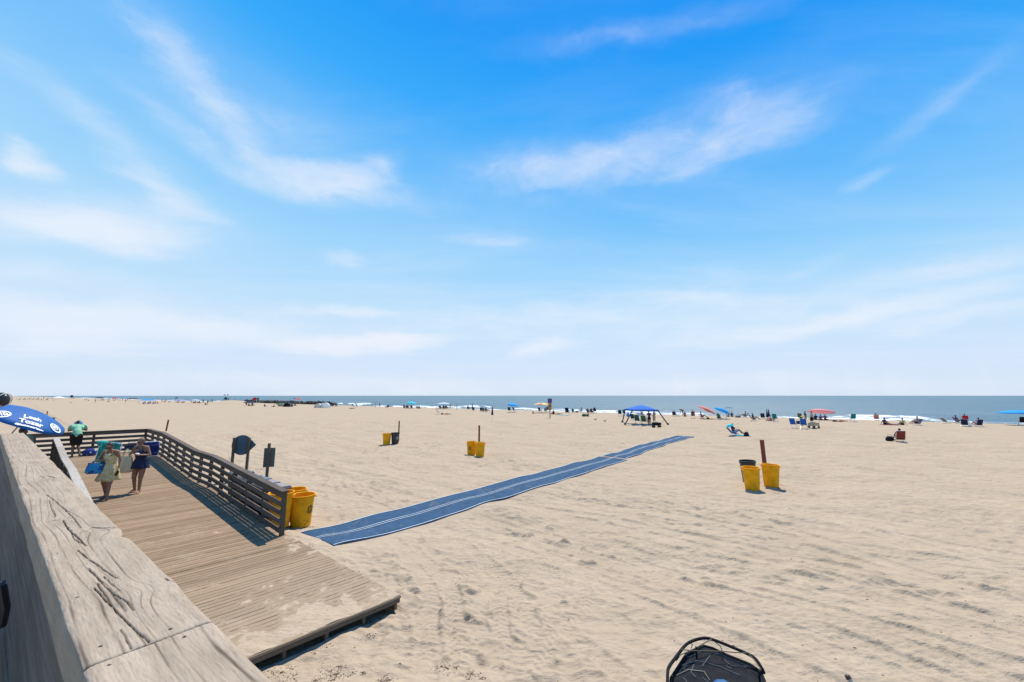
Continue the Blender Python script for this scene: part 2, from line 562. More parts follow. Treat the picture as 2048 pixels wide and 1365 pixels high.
for (pa, pb) in (((635, 1088), (1226, 919)), ((1230, 917), (1372, 873))):
    a_, b_ = G(*pa), G(*pb); d_ = (b_ - a_); L_ = d_.length; d_.normalize()
    s_ = np.arange(-0.2, L_ + 0.2, RES * 0.6); la = np.arange(-1.5, 1.5, RES * 0.6)
    S, Q = np.meshgrid(s_, la)
    bow = 0.25 * np.sin(S / L_ * math.pi) if pa[0] > 1000 else 0
    ix = ((a_.x + d_.x * S - d_.y * (Q + bow) - HX0) / RES).astype(int); iy = ((a_.y + d_.y * S + d_.x * (Q + bow) - HY0) / RES).astype(int)
    k_ = np.clip((1.35 - np.abs(Q)) / 0.45, 0, 1); ok = (ix > 0) & (iy > 0) & (ix < nx) & (iy < ny)
    # duplicates are harmless: the target height is fixed
    tgt = 0.02 * f1[iy[ok], ix[ok]] - 0.004
    src_ = Hm[iy[ok], ix[ok]]; Hm[iy[ok], ix[ok]] = src_ + (tgt - src_) * k_[ok]
def bil(x, y):
    fx = (x - HX0) / RES; fy = (y - HY0) / RES
    ok = (fx > 1) & (fy > 1) & (fx < nx - 2) & (fy < ny - 2)
    fx = np.clip(fx, 1, nx - 3); fy = np.clip(fy, 1, ny - 3)
    ix = fx.astype(int); iy = fy.astype(int); u_ = fx - ix; v_ = fy - iy
    h = (Hm[iy, ix] * (1 - u_) * (1 - v_) + Hm[iy, ix + 1] * u_ * (1 - v_) + Hm[iy + 1, ix] * (1 - u_) * v_ + Hm[iy + 1, ix + 1] * u_ * v_)
    edge = np.minimum.reduce([x - HX0, HX1 - x, y - HY0, HY1 - y])
    return np.where(ok, h * np.clip(edge / 6, 0, 1), 0)

def sand_base(x, y):
    s_ = x * NRM.x + y * NRM.y
    z = np.interp(s_, [-400, S_CREST - 6, S_CREST, S_SHORE, S_SHORE + 25, 400, 30000], [0, 0, -0.06, SEA_Z, SEA_Z - 2.0, -9, -9])
    z = z + 0.05 * np.sin(x * 0.11 + 1) * np.sin(y * 0.09) * np.clip((np.hypot(x, y) - 14) / 20, 0, 1) * (s_ < S_CREST)
    for (px, py, h, rx, ry) in MOUNDS:
        p = G(px, py)
        a_ = (x - p.x) * SH.x + (y - p.y) * SH.y
        b_ = (x - p.x) * NRM.x + (y - p.y) * NRM.y
        q = (a_ / rx) ** 2 + (b_ / ry) ** 2
        z = z + h * np.exp(-q * 1.4)
    # drift against the ramp and hollow in front of its end
    det = U.x * W.y - U.y * W.x
    dx, dy = x - PR.x, y - PR.y
    t = (dx * W.y - dy * W.x) / det
    w = (U.x * dy - U.y * dx) / det
    dist = np.maximum(-w, 0)
    # beside the right edge the sand lies almost level with the boards
    side = np.exp(-(dist / 0.9) ** 2) * (w < 0.05)
    lev = np.interp(t, [t_end - 0.5, t_end + 0.3, -1.6, -0.6, 0.2, 2, 9], [-0.06, 0.02, 0.13, 0.17, 0.12, 0.03, 0.0])
    z = z + lev * side * (t > t_end - 1.5)
    under = np.clip((w - 0.06) / 0.08, 0, 1) * np.clip((t - (t_end + 0.04)) / 0.06, 0, 1)
    z = z * (1 - under) + np.minimum(z, -0.12) * under
    hol = np.clip((w + 0.3) / 0.5, 0, 1) * np.exp(-(np.maximum(t_end - t, 0) / 1.5) ** 2) * (t <= t_end + 0.1)
    z = z - 0.015 * hol
    return z
MOUNDS = [(462, 808, 1.5, 15, 10), (136, 801, 2.0, 40, 16), (440, 809, 0.5, 8, 8)]

def sand_z(x, y):
    x = np.atleast_1d(np.asarray(x, float)); y = np.atleast_1d(np.asarray(y, float))
    det = U.x * W.y - U.y * W.x
    dx, dy = x - PR.x, y - PR.y
    t = (dx * W.y - dy * W.x) / det
    w = (U.x * dy - U.y * dx) / det
    damp = 1 - 0.85 * np.clip((w + 0.5) / 0.5, 0, 1) * np.clip((t - t_end) / 0.2, 0, 1)
    return sand_base(x, y) + bil(x, y) * damp

def gz(p, dz=0.0):
    return Vector((p.x, p.y, float(sand_z(p.x, p.y)[0]) + dz))

# ------------------------------------------------------------------ sand mesh
angs = np.concatenate([np.linspace(-math.pi, -1.2, 40, endpoint=False), np.linspace(-1.2, -0.97, 50, endpoint=False),
                       np.linspace(-0.97, 0.97, 880, endpoint=False), np.linspace(0.97, 1.2, 50, endpoint=False), np.linspace(1.2, math.pi, 40, endpoint=False)])
rad = [0.4]
while rad[-1] < 3.4: rad.append(rad[-1] * 1.05)
while rad[-1] < 15: rad.append(rad[-1] * 1.0031)
while rad[-1] < 70: rad.append(rad[-1] * 1.0062)
while rad[-1] < 170: rad.append(rad[-1] * 1.012)
while rad[-1] < 12000: rad.append(rad[-1] * 1.12)
rad = np.array(rad)
A_, R_ = np.meshgrid(angs, rad)
X_ = (R_ * np.sin(A_)).ravel(); Y_ = (R_ * np.cos(A_)).ravel()
Z_ = sand_z(X_, Y_)
nr, na = A_.shape
def grid_mesh(name, X, Y, Z, nr, na, wrap):
    me = bpy.data.meshes.new(name)
    vs = np.stack([X, Y, Z], 1).astype(np.float32)
    i = np.arange(nr - 1)[:, None]; j = np.arange(na if wrap else na - 1)[None, :]
    j2 = (j + 1) % na
    f = np.stack([i * na + j, i * na + j2, (i + 1) * na + j2, (i + 1) * na + j], -1).reshape(-1, 4)
    me.vertices.add(len(vs)); me.vertices.foreach_set('co', vs.ravel())
    me.loops.add(f.size); me.loops.foreach_set('vertex_index', f.ravel().astype(np.int32))
    me.polygons.add(len(f)); me.polygons.foreach_set('loop_start', np.arange(0, f.size, 4, dtype=np.int32))
    me.polygons.foreach_set('use_smooth', np.ones(len(f), bool))
    me.update(calc_edges=True); me.validate()
    return me
# faces wound so that normals look up
me = grid_mesh('sand', X_, Y_, Z_, nr, na, True)
me.flip_normals()
if me.polygons[5000].normal.z < 0: me.flip_normals()

def sand_material():
    m = bpy.data.materials.new('sand'); m.use_nodes = True
    nt = m.node_tree; b = nt.nodes['Principled BSDF']
    g = nt.nodes.new('ShaderNodeNewGeometry').outputs['Position']
    n1 = noise(nt, g, 0.35, 5, 0.6); n2 = noise(nt, g, 6.0, 5, 0.65); n3 = noise(nt, g, 160, 3, 0.6)
    c = mixc(nt, mapr(nt, n1, 0.3, 0.7), (0.358, 0.288, 0.209), (0.398, 0.323, 0.238))
    c = mixc(nt, mapr(nt, n2, 0.35, 0.75), c, (0.330, 0.264, 0.190))
    c = mixc(nt, mapr(nt, n3, 0.45, 0.8, 0, 0.5), c, (0.25, 0.19, 0.125))
    strk = noise(nt, mapping(nt, g, rot=(0, 0, R(38)), scale=(0.5, 2.2, 1)), 1.3, 7, 0.68)
    c = mixc(nt, mapr(nt, strk, 0.46, 0.70, 0, 0.42), c, (0.295, 0.230, 0.158))
    # scattered specks of shell and bark
    v = nt.nodes.new('ShaderNodeTexVoronoi'); v.inputs['Scale'].default_value = 9
    nt.links.new(g, v.inputs['Vector'])
    sp = math_n(nt, 'LESS_THAN', v.outputs['Distance'], 0.045)
    sel = math_n(nt, 'GREATER_THAN', noise(nt, g, 1.1, 2), 0.56)
    c = mixc(nt, math_n(nt, 'MULTIPLY', math_n(nt, 'MULTIPLY', sp, sel), 0.6), c, (0.16, 0.11, 0.08))
    nt.links.new(c, b.inputs['Base Color'])
    b.inputs['Roughness'].default_value = 1.0; b.inputs['Specular IOR Level'].default_value = 0.04
    bn = nt.nodes.new('ShaderNodeBump'); bn.inputs['Strength'].default_value = 0.8; bn.inputs['Distance'].default_value = 0.03
    hgt = math_n(nt, 'ADD', math_n(nt, 'MULTIPLY', noise(nt, mapping(nt, g, rot=(0, 0, R(35)), scale=(1, 1.7, 1)), 5, 5, 0.65), 1.0), math_n(nt, 'MULTIPLY', noise(nt, g, 45, 4, 0.6), 0.22))
    nt.links.new(hgt, bn.inputs['Height'])
    # larger unevenness of the far beach
    b2 = nt.nodes.new('ShaderNodeBump'); b2.inputs['Strength'].default_value = 0.9; b2.inputs['Distance'].default_value = 0.16
    nt.links.new(noise(nt, mapping(nt, g, rot=(0, 0, R(37)), scale=(0.6, 1.6, 1)), 1.1, 6, 0.62), b2.inputs['Height'])
    nt.links.new(bn.outputs[0], b2.inputs['Normal'])
    nt.links.new(b2.outputs[0], b.inputs['Normal'])
    return m
SAND = sand_material()
me.materials.append(SAND)
tag(link('sand', me), 'pale beach sand with footprints and tyre tracks', kind='structure')

# ------------------------------------------------------------------ sea
def sea():
    def axis(dense0, dense1, step, outer, g):
        a = list(np.arange(dense0, dense1, step))
        s_ = step
        while a[-1] < outer[1]: s_ *= g; a.append(a[-1] + s_)
        s_ = step
        while a[0] > outer[0]: s_ *= g; a.insert(0, a[0] - s_)
        return np.array(a)
    al = axis(-170, 330, 1.3, (-9000, 9000), 1.18)
    ss = axis(98, 175, 0.4, (97, 14000), 1.06)
    AL, SS = np.meshgrid(al, ss)
    Z = np.zeros_like(AL)
    n = gfield((512, 512), 1.0, 40, 30, 0, 21)
    n2 = gfield((512, 512), 1.0, 14, 10, 0, 22)
    def smp(f, a, b): return f[(np.floor(b) % 512).astype(int), (np.floor(a) % 512).astype(int)]
    def smpl(f, a, b):
        a0, b0 = np.floor(a), np.floor(b); u_, v_ = a - a0, b - b0
        return (smp(f, a0, b0) * (1 - u_) + smp(f, a0 + 1, b0) * u_) * (1 - v_) + (smp(f, a0, b0 + 1) * (1 - u_) + smp(f, a0 + 1, b0 + 1) * u_) * v_
    dense = np.clip((330 - np.abs(AL - 80)) / 60, 0, 1) * np.clip((175 - SS) / 30, 0, 1)
    Z += 0.09 * smpl(n, AL, SS * 1.6) * dense + 0.04 * smpl(n2, AL * 1.3, SS * 2) * dense
    foam = np.zeros_like(AL)
    for s0, h, wd, sd, thr in ((111.5, 0.30, 1.2, 5, -0.2), (116, 0.5, 1.4, 55, 0.45), (123, 0.55, 1.7, 120, 0.7), (136, 0.45, 2.2, 210, 1.25)):
        line = s0 + 1.6 * smpl(n, AL * 0.8 + sd, np.full_like(AL, sd)) 
        amp = np.clip(smpl(n, AL * 1.1 + sd * 2, np.full_like(AL, 9.0 + sd)) - thr + 0.5, 0, 1.4)
        d = SS - line
        Z += h * amp * np.exp(-(d / wd) ** 2)
        fm = 0.62 * np.clip(amp * 1.6 - 0.25, 0, 1) * np.exp(-(np.minimum(d, 0) / (3.6)) ** 2) * np.exp(-(np.maximum(d, 0) / (wd * 0.6)) ** 2)
        foam = np.maximum(foam, fm)
    shore = S_SHORE + 0.9 * smpl(n, AL * 0.7, np.full_like(AL, 300.0))
    foam = np.maximum(foam, np.exp(-((SS - shore - 1.5) / 2.0) ** 2) * 0.66)
    Z = Z * np.clip((SS - 98) / 4, 0.1, 1)
    X = AL.ravel() * SH.x + SS.ravel() * NRM.x; Y = AL.ravel() * SH.y + SS.ravel() * NRM.y
    me = grid_mesh('sea', X, Y, Z.ravel() + SEA_Z, *AL.shape, False)
    if me.polygons[len(me.polygons) // 2].normal.z < 0: me.flip_normals()
    at = me.attributes.new('foam', 'FLOAT', 'POINT'); at.data.foreach_set('value', foam.ravel().astype(np.float32))
    m = bpy.data.materials.new('sea_water'); m.use_nodes = True
    nt = m.node_tree; b = nt.nodes['Principled BSDF']
    g = nt.nodes.new('ShaderNodeNewGeometry').outputs['Position']
    loc = mapping(nt, g, rot=(0, 0, -math.atan2(SH.y, SH.x)))
    a = nt.nodes.new('ShaderNodeAttribute'); a.attribute_name = 'foam'
    fn = noise(nt, mapping(nt, loc, scale=(0.35, 1.3, 1)), 0.7, 6, 0.75)
    fo = mapr(nt, math_n(nt, 'ADD', a.outputs['Fac'], math_n(nt, 'MULTIPLY', math_n(nt, 'SUBTRACT', fn, 0.5), 3.0)), 0.42, 0.7)
    fo = math_n(nt, 'MULTIPLY', fo, mapr(nt, a.outputs['Fac'], 0.03, 0.2))
    patch = noise(nt, mapping(nt, loc, scale=(0.25, 1, 1)), 0.035, 4, 0.6)
    w = mixc(nt, mapr(nt, patch, 0.35, 0.65), (0.055, 0.115, 0.155), (0.075, 0.145, 0.18))
    ch = noise(nt, mapping(nt, loc, scale=(0.35, 1.5, 1)), 0.35, 5, 0.7)
    w = mixc(nt, mapr(nt, ch, 0.40, 0.64, 0, 0.75), w, (0.035, 0.08, 0.10))
    nt.links.new(mixc(nt, fo, w, (0.84, 0.87, 0.88)), b.inputs['Base Color'])
    nt.links.new(mapr(nt, fo, 0, 1, 0.42, 0.85), b.inputs['Roughness'])
    b.inputs['Specular IOR Level'].default_value = 0.28
    bn = nt.nodes.new('ShaderNodeBump'); bn.inputs['Strength'].default_value = 1.0; bn.inputs['Distance'].default_value = 1.0
    hh = math_n(nt, 'ADD', math_n(nt, 'MULTIPLY', noise(nt, mapping(nt, loc, scale=(0.4, 1.3, 1)), 0.25, 6, 0.65), 1.0), math_n(nt, 'MULTIPLY', noise(nt, mapping(nt, loc, scale=(0.6, 1.4, 1)), 1.5, 4, 0.6), 0.2))
    nt.links.new(hh, bn.inputs['Height']); nt.links.new(bn.outputs[0], b.inputs['Normal'])
    me.materials.append(m)
    tag(link('sea', me), 'grey blue sea with low white breakers', kind='structure')
sea()

# ------------------------------------------------------------------ timber
def wood(name, c_lo, c_hi, crack, scale=1.0, axis=0, grey=None, bump=0.25, sandy=0.0, rnd=True):
    """weathered timber, grain along the local x axis"""
    m = bpy.data.materials.new(name); m.use_nodes = True
    nt = m.node_tree; b = nt.nodes['Principled BSDF']
    o = nt.nodes.new('ShaderNodeTexCoord').outputs['Object']
    if axis == 2: o = mapping(nt, o, rot=(0, R(90), 0))
    inf = nt.nodes.new('ShaderNodeObjectInfo')
    off = nt.nodes.new('ShaderNodeCombineXYZ')
    for i in range(3):
        nt.links.new(math_n(nt, 'MULTIPLY', inf.outputs['Random'], (37.0, 11.0, 23.0)[i]), off.inputs[i])
    ad = nt.nodes.new('ShaderNodeVectorMath'); ad.operation = 'ADD'
    nt.links.new(o, ad.inputs[0]); nt.links.new(off.outputs[0], ad.inputs[1])
    o = ad.outputs[0]
    g1 = noise(nt, mapping(nt, o, scale=(1.2 * scale, 30 * scale, 30 * scale)), 1.5, 5, 0.65, 0.4)
    g2 = noise(nt, mapping(nt, o, scale=(6 * scale, 120 * scale, 120 * scale)), 1.2, 3, 0.6)
    g3 = noise(nt, o, 2.5, 4, 0.6)
    c = mixc(nt, mapr(nt, g1, 0.3, 0.7), c_lo, c_hi)
    c = mixc(nt, mapr(nt, g2, 0.55, 0.8, 0, 0.6), c, crack)
    c = mixc(nt, mapr(nt, g3, 0.35, 0.75, 0, 0.4), c, grey or tuple(v * 0.75 for v in c_hi))
    if rnd:
        br = mapr(nt, inf.outputs['Random'], 0, 1, 0.78, 1.12, 'LINEAR')
        cc = nt.nodes.new('ShaderNodeCombineXYZ')
        for i in range(3): nt.links.new(br, cc.inputs[i])
        c = mixc(nt, 1.0, c, cc.outputs[0], 'MULTIPLY')
    if sandy:
        gp_ = nt.nodes.new('ShaderNodeNewGeometry').outputs['Position']
        sn = noise(nt, gp_, 2.2, 6, 0.7)
        sn2 = noise(nt, gp_, 35, 4, 0.7)
        dp_ = nt.nodes.new('ShaderNodeVectorMath'); dp_.operation = 'DOT_PRODUCT'
        nt.links.new(gp_, dp_.inputs[0]); dp_.inputs[1].default_value = tuple(U)
        near_end = mapr(nt, dp_.outputs['Value'], PR.dot(U) + t_end + 0.6, PR.dot(U) + t_end + 4.2, 0.85, 0.0)
        c = mixc(nt, math_n(nt, 'MULTIPLY', near_end, mapr(nt, sn2, 0.3, 0.6, 0.45, 1.0)), c, (0.285, 0.225, 0.158))
        c = mixc(nt, math_n(nt, 'MULTIPLY', mapr(nt, sn, 0.48, 0.74), mapr(nt, sn2, 0.35, 0.65, 0.1, sandy)), c, (0.345, 0.277, 0.198))
    nt.links.new(c, b.inputs['Base Color'])
    b.inputs['Roughness'].default_value = 0.9; b.inputs['Specular IOR Level'].default_value = 0.08
    bn = nt.nodes.new('ShaderNodeBump'); bn.inputs['Strength'].default_value = bump; bn.inputs['Distance'].default_value = 0.004
    nt.links.new(math_n(nt, 'ADD', g1, g2), bn.inputs['Height']); nt.links.new(bn.outputs[0], b.inputs['Normal'])
    return m
W_DECK = wood('deck_wood', (0.215, 0.150, 0.095), (0.295, 0.210, 0.137), (0.19, 0.125, 0.075), sandy=0.75)
W_FENCE = wood('fence_wood', (0.085, 0.068, 0.056), (0.145, 0.12, 0.10), (0.04, 0.03, 0.025), grey=(0.11, 0.105, 0.105))
W_POST = wood('post_wood', (0.085, 0.065, 0.05), (0.14, 0.11, 0.09), (0.07, 0.05, 0.04), axis=2)
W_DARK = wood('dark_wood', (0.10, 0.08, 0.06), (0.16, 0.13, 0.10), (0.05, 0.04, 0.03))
W_GREY = wood('grey_wood', (0.30, 0.275, 0.24), (0.42, 0.385, 0.34), (0.15, 0.13, 0.11))

ramp_o = empty('boardwalk_ramp', DP(0, 0), 0, 'long wooden plank ramp sloping down from a platform to the sand', 'ramp')
def skewbox(mb, t0, t1, w0, w1, z0=None, th=0.038, up=0.0, mi=0):
    ps = [DP(t0, w0), DP(t0, w1), DP(t1, w1), DP(t1, w0)]
    top = [p + Vector((0, 0, up)) for p in ps]
    bot = [p + Vector((0, 0, up - th)) for p in ps]
    mb.hexa(bot + top, mi)
# each board is built in a frame with x along the board, so the grain follows it
def plank(t0, t1, w0, w1, parent, name='plank', th=0.04, m_=None, jit=True):
    c = DP((t0 + t1) / 2, (w0 + w1) / 2)
    ang = WA + (random.uniform(-1, 1) * 0.0012 if jit else 0)
    inv = Matrix.Rotation(-ang, 3, 'Z')
    dz = random.uniform(-0.0025, 0.0025) if jit else 0
    vs = []
    e0, e1 = (random.uniform(-0.012, 0.012), random.uniform(-0.01, 0.01)) if jit else (0, 0)
    P = [DP(t0, w0 + e0), DP(t0, w1 + e1), DP(t1, w1 + e1), DP(t1, w0 + e0)]
    P = [inv @ (p - c) for p in P]
    bvl = 0.006
    mb = MB()
    cx = sum((p for p in P), Vector()) / 4
    ins = []
    for p in P:
        q = p.copy(); q.y -= math.copysign(bvl, p.y); q.x -= math.copysign(bvl, p.x); ins.append(q)
    dn = lambda q, d: Vector((q.x, q.y, q.z - d))
    v = [dn(p, th) for p in P] + [dn(p, bvl) for p in P] + ins
    mb.add(v, [(3, 2, 1, 0)] + [(i, (i + 1) % 4, 4 + (i + 1) % 4, 4 + i) for i in range(4)] + [(4 + i, 4 + (i + 1) % 4, 8 + (i + 1) % 4, 8 + i) for i in range(4)] + [(8, 9, 10, 11)])
    o = mb.build(name, m_ or W_DECK, parent)
    o.location = Vector((c.x, c.y, c.z + dz)) - (parent.location if parent else Vector())
    o.rotation_euler = (0, 0, ang)
    return o
PITCHP = 0.125
T_FAR = 16.5
t = t_end
while t < T_FAR:
    plank(t, t + PITCHP - random.uniform(0.011, 0.018), 0.0, DW if t < 11.0 else 7.5, ramp_o)
    t += PITCHP
# joists and end board under the ramp
mb = MB()
o_ = ramp_o.location
def dbox(mb, ta, tb, wa, wb, za, zb):
    """box following the ramp surface; za, zb = offsets of bottom and top from it"""
    n_ = max(1, int(abs(tb - ta) / 1.0))
    for k in range(n_):
        a, b = ta + (tb - ta) * k / n_, ta + (tb - ta) * (k + 1) / n_
        P = [DP(a, wa), DP(a, wb), DP(b, wb), DP(b, wa)]
        mb.hexa([p + Vector((0, 0, za)) - o_ for p in P] + [p + Vector((0, 0, zb)) - o_ for p in P])
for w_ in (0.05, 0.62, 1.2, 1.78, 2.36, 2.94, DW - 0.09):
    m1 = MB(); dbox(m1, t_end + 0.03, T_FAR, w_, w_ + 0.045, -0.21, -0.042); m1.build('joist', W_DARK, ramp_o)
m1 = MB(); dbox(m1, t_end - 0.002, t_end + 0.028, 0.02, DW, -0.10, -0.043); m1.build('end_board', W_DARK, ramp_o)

# thin sand blown over the lower boards
def drift():
    n_t, n_w = 300, 220
    ts = np.linspace(t_end + 0.015, 5.2, n_t); ws = np.linspace(0.0, DW, n_w)
    T, Wg = np.meshgrid(ts, ws)
    X = PR.x + U.x * T + W.x * Wg; Y = PR.y + U.y * T + W.y * Wg
    zz = np.interp(T, [t_end, 0, 5.5], [0.15, 0.19, 0.5])
    f = gfield((n_w, n_t), 0.03, 0.5, 0.9, 0.3, 31) * 0.0035 + gfield((n_w, n_t), 0.03, 0.16, 0.3, 0.2, 32) * 0.002 + gfield((n_w, n_t), 0.03, 2.2, 1.4, 0.2, 33) * 0.003
    lev = np.interp(T, [t_end, t_end + 0.55, t_end + 1.1, t_end + 2.6, 0, 2.5, 5.2], [0.006, 0.001, -0.009, -0.015, -0.0115, -0.014, -0.02])
    lev = lev + 0.010 * np.exp(-(Wg / 0.25) ** 2) * np.exp(-((T + 0.6) / 0.9) ** 2)
    lev = lev + 0.009 * np.exp(-((T - (t_end + 2.9)) / 0.16) ** 2 - ((Wg - 1.75) / 0.28) ** 2)
    Z = zz + lev + f
    me = grid_mesh('sand_drift', X.ravel(), Y.ravel(), Z.ravel(), n_w, n_t, False)
    if me.polygons[10].normal.z < 0: me.flip_normals()
    me.materials.append(SAND)
    tag(link('sand_drift', me), 'thin drift of sand lying over the lower planks of the ramp', 'sand', kind='stuff')
drift()

# railings
def railing(name, label, line, inner, posts_every=1.2, first_post=0.05, boards=4, height=1.07, cap_m=W_FENCE, cap_end=0.1):
    """line(s) -> deck point under the rail; inner = unit vector to the walking side"""
    pts, total = line
    def at(s_):
        s_ = max(0, min(total, s_)); return pts(s_)
    root = empty(name, at(0), 0, label, 'railing')
    o0 = at(0)
    brk = [0] + BREAKS.get(name, []) + [total]
    n = Vector(inner).normalized()
    def board(s0, s1, zb, zt_, off, th, nm, m_, over=0.0):
        a, b = at(s0), at(s1)
        d = (b - a); L = d.length; 
        if L < 1e-3: return
        ex = d.normalized(); ez = Vector((0, 0, 1)); ey = n
        a = a - ex * over
        L += over
        mb = MB()
        bv = 0.004
        # local frame: x along the board
        ang = math.atan2(ex.y, ex.x)
        Rz = Matrix.Rotation(-ang, 3, 'Z')
        P = []
        for q in (a, a + ex * L):
            for (yy, z_) in ((off, zb), (off + th, zb), (off + th, zt_), (off, zt_)):
                P.append(Rz @ (q + ey * yy + Vector((0, 0, z_)) - a))
        mb.add(P, [(0, 1, 2, 3), (7, 6, 5, 4), (0, 4, 5, 1), (1, 5, 6, 2), (2, 6, 7, 3), (3, 7, 4, 0)])
        o = mb.build(nm, m_, root)
        bmx = o.modifiers.new('b', 'BEVEL'); bmx.width = bv; bmx.segments = 1
        o.location = a - o0; o.rotation_euler = (0, 0, ang)
        return o
    for i in range(len(brk) - 1):
        s0, s1 = brk[i] + (0.003 if i else 0), brk[i + 1] - 0.003
        ov = cap_end if i == 0 else 0
        board(s0, s1, height - 0.04, height, -0.085, 0.165, 'cap_board', cap_m, ov)
        board(s0, s1, height - 0.185, height - 0.043, 0.0, 0.036, 'top_board', W_FENCE)
        gap = (height - 0.185 - 0.08) / boards
        for k in range(boards):
            zb = 0.075 + k * gap
            board(s0, s1, zb, zb + 0.118, 0.0, 0.036, 'rail_board', W_FENCE)
    s_ = first_post
    while s_ < total:
        a = at(s_)
        mb = MB(); mb.box((0, 0, (height - 0.043 - 0.25) / 2), (0.088, 0.088, height - 0.043 + 0.25))
        o = mb.build('post', W_POST, root); o.location = a - o0 - n * 0.047 
        o.rotation_euler = (0, 0, UA)
        s_ += posts_every
    return root
BREAKS = {'ramp_railing': [2.8, 5.5, 7.6, 10.2, 12.9]}
INW = 0.16
railing('ramp_railing', 'dark slatted timber railing along the seaward side of the ramp', (lambda s_: DP(s_, INW), T_FAR - 0.1), W, posts_every=1.18)
BREAKS['platform_railing'] = [2.4, 4.8]
railing('platform_railing', 'dark slatted timber railing closing the far end of the platform', (lambda s_: DP(T_FAR - 0.18, INW - 0.04 + s_), 7.2), -U, posts_every=1.8, first_post=0.1, cap_end=0.0)
BREAKS['inner_railing'] = [2.5, 5.0, 7.6, 10.2]
railing('inner_railing', 'pale capped railing on the landward side of the ramp, beyond the thick weathered rail', (lambda s_: DP(13.1 - s_, DW - 0.1), 12.9), -W, posts_every=1.6, cap_m=W_GREY, boards=4)

#STAGE2
# ------------------------------------------------------------------ thick weathered rail beside the viewer
NA = R(142.6)
CAPZ = 3.07
ER = G(300, 1115, CAPZ)
def NL(px, py, z=CAPZ):
    d = G(px, py, z) - ER
    return d.x * math.cos(NA) + d.y * math.sin(NA), -d.x * math.sin(NA) + d.y * math.cos(NA)
CW = NL(76, 1082)[1]
xj = (NL(163, 1337)[0] + NL(425, 1240)[0]) / 2
x_mid = NL(30, 889)[0]
x_far = NL(50, 866)[0]
near = empty('weathered_rail', ER, NA, 'thick sun bleached timber rail with cracked grain crossing the lower left corner', 'railing')

def crop3(*pts): return [NL(a / 2.7025, 860 + b / 2.7025) for a, b in pts]
CRACKS = [(crop3((250, 350), (300, 385), (350, 430), (400, 480), (435, 530)), .0013, .8), (crop3((340, 490), (370, 540), (420, 580), (465, 625)), .0016, 1),
          (crop3((420, 650), (480, 700), (520, 720), (570, 760), (630, 800)), .0011, .9), (crop3((475, 745), (520, 790), (570, 850), (620, 890), (690, 930), (720, 975)), .0011, .9),
          (crop3((510, 855), (560, 910), (620, 970), (680, 1030), (740, 1090), (805, 1145)), .0012, 1), (crop3((520, 830), (560, 880), (600, 940), (640, 990)), .0008, .8),
          (crop3((650, 1080), (680, 1120), (710, 1180)), .0007, .6), (crop3((600, 880), (640, 930), (680, 980)), .0008, .6), (crop3((380, 540), (400, 590), (440, 610)), .0009, .8),
          (crop3((265, 380), (280, 430), (300, 470)), .0010, .6), (crop3((560, 790), (600, 830), (650, 870)), .0008, .6),
          (crop3((215, 258), (255, 250), (297, 257)), .0032, 1), (crop3((140, 229), (172, 226)), .002, .8), (crop3((248, 496), (285, 489), (322, 489)), .002, .9),
          (crop3((500, 526), (560, 530), (648, 521)), .0030, 1.2), (crop3((545, 545), (600, 535), (650, 524)), .0018, 1), (crop3((885, 803), (905, 816), (938, 818)), .0010, 1),
          (crop3((430, 560), (500, 528)), .0009, .7)]
KNOTS = [(*crop3((265, 255))[0], .10, .030, .020), (*crop3((280, 490))[0], .10, .03, -.016), (*crop3((590, 540))[0], .08, .05, .030), (*crop3((830, 850))[0], .085, .045, .030),
         (*crop3((360, 420))[0], .14, .03, -.014), (*crop3((600, 880))[0], .16, .028, .012), (*crop3((130, 190))[0], .2, .05, .02), (*crop3((90, 90))[0], .3, .05, -.02)]
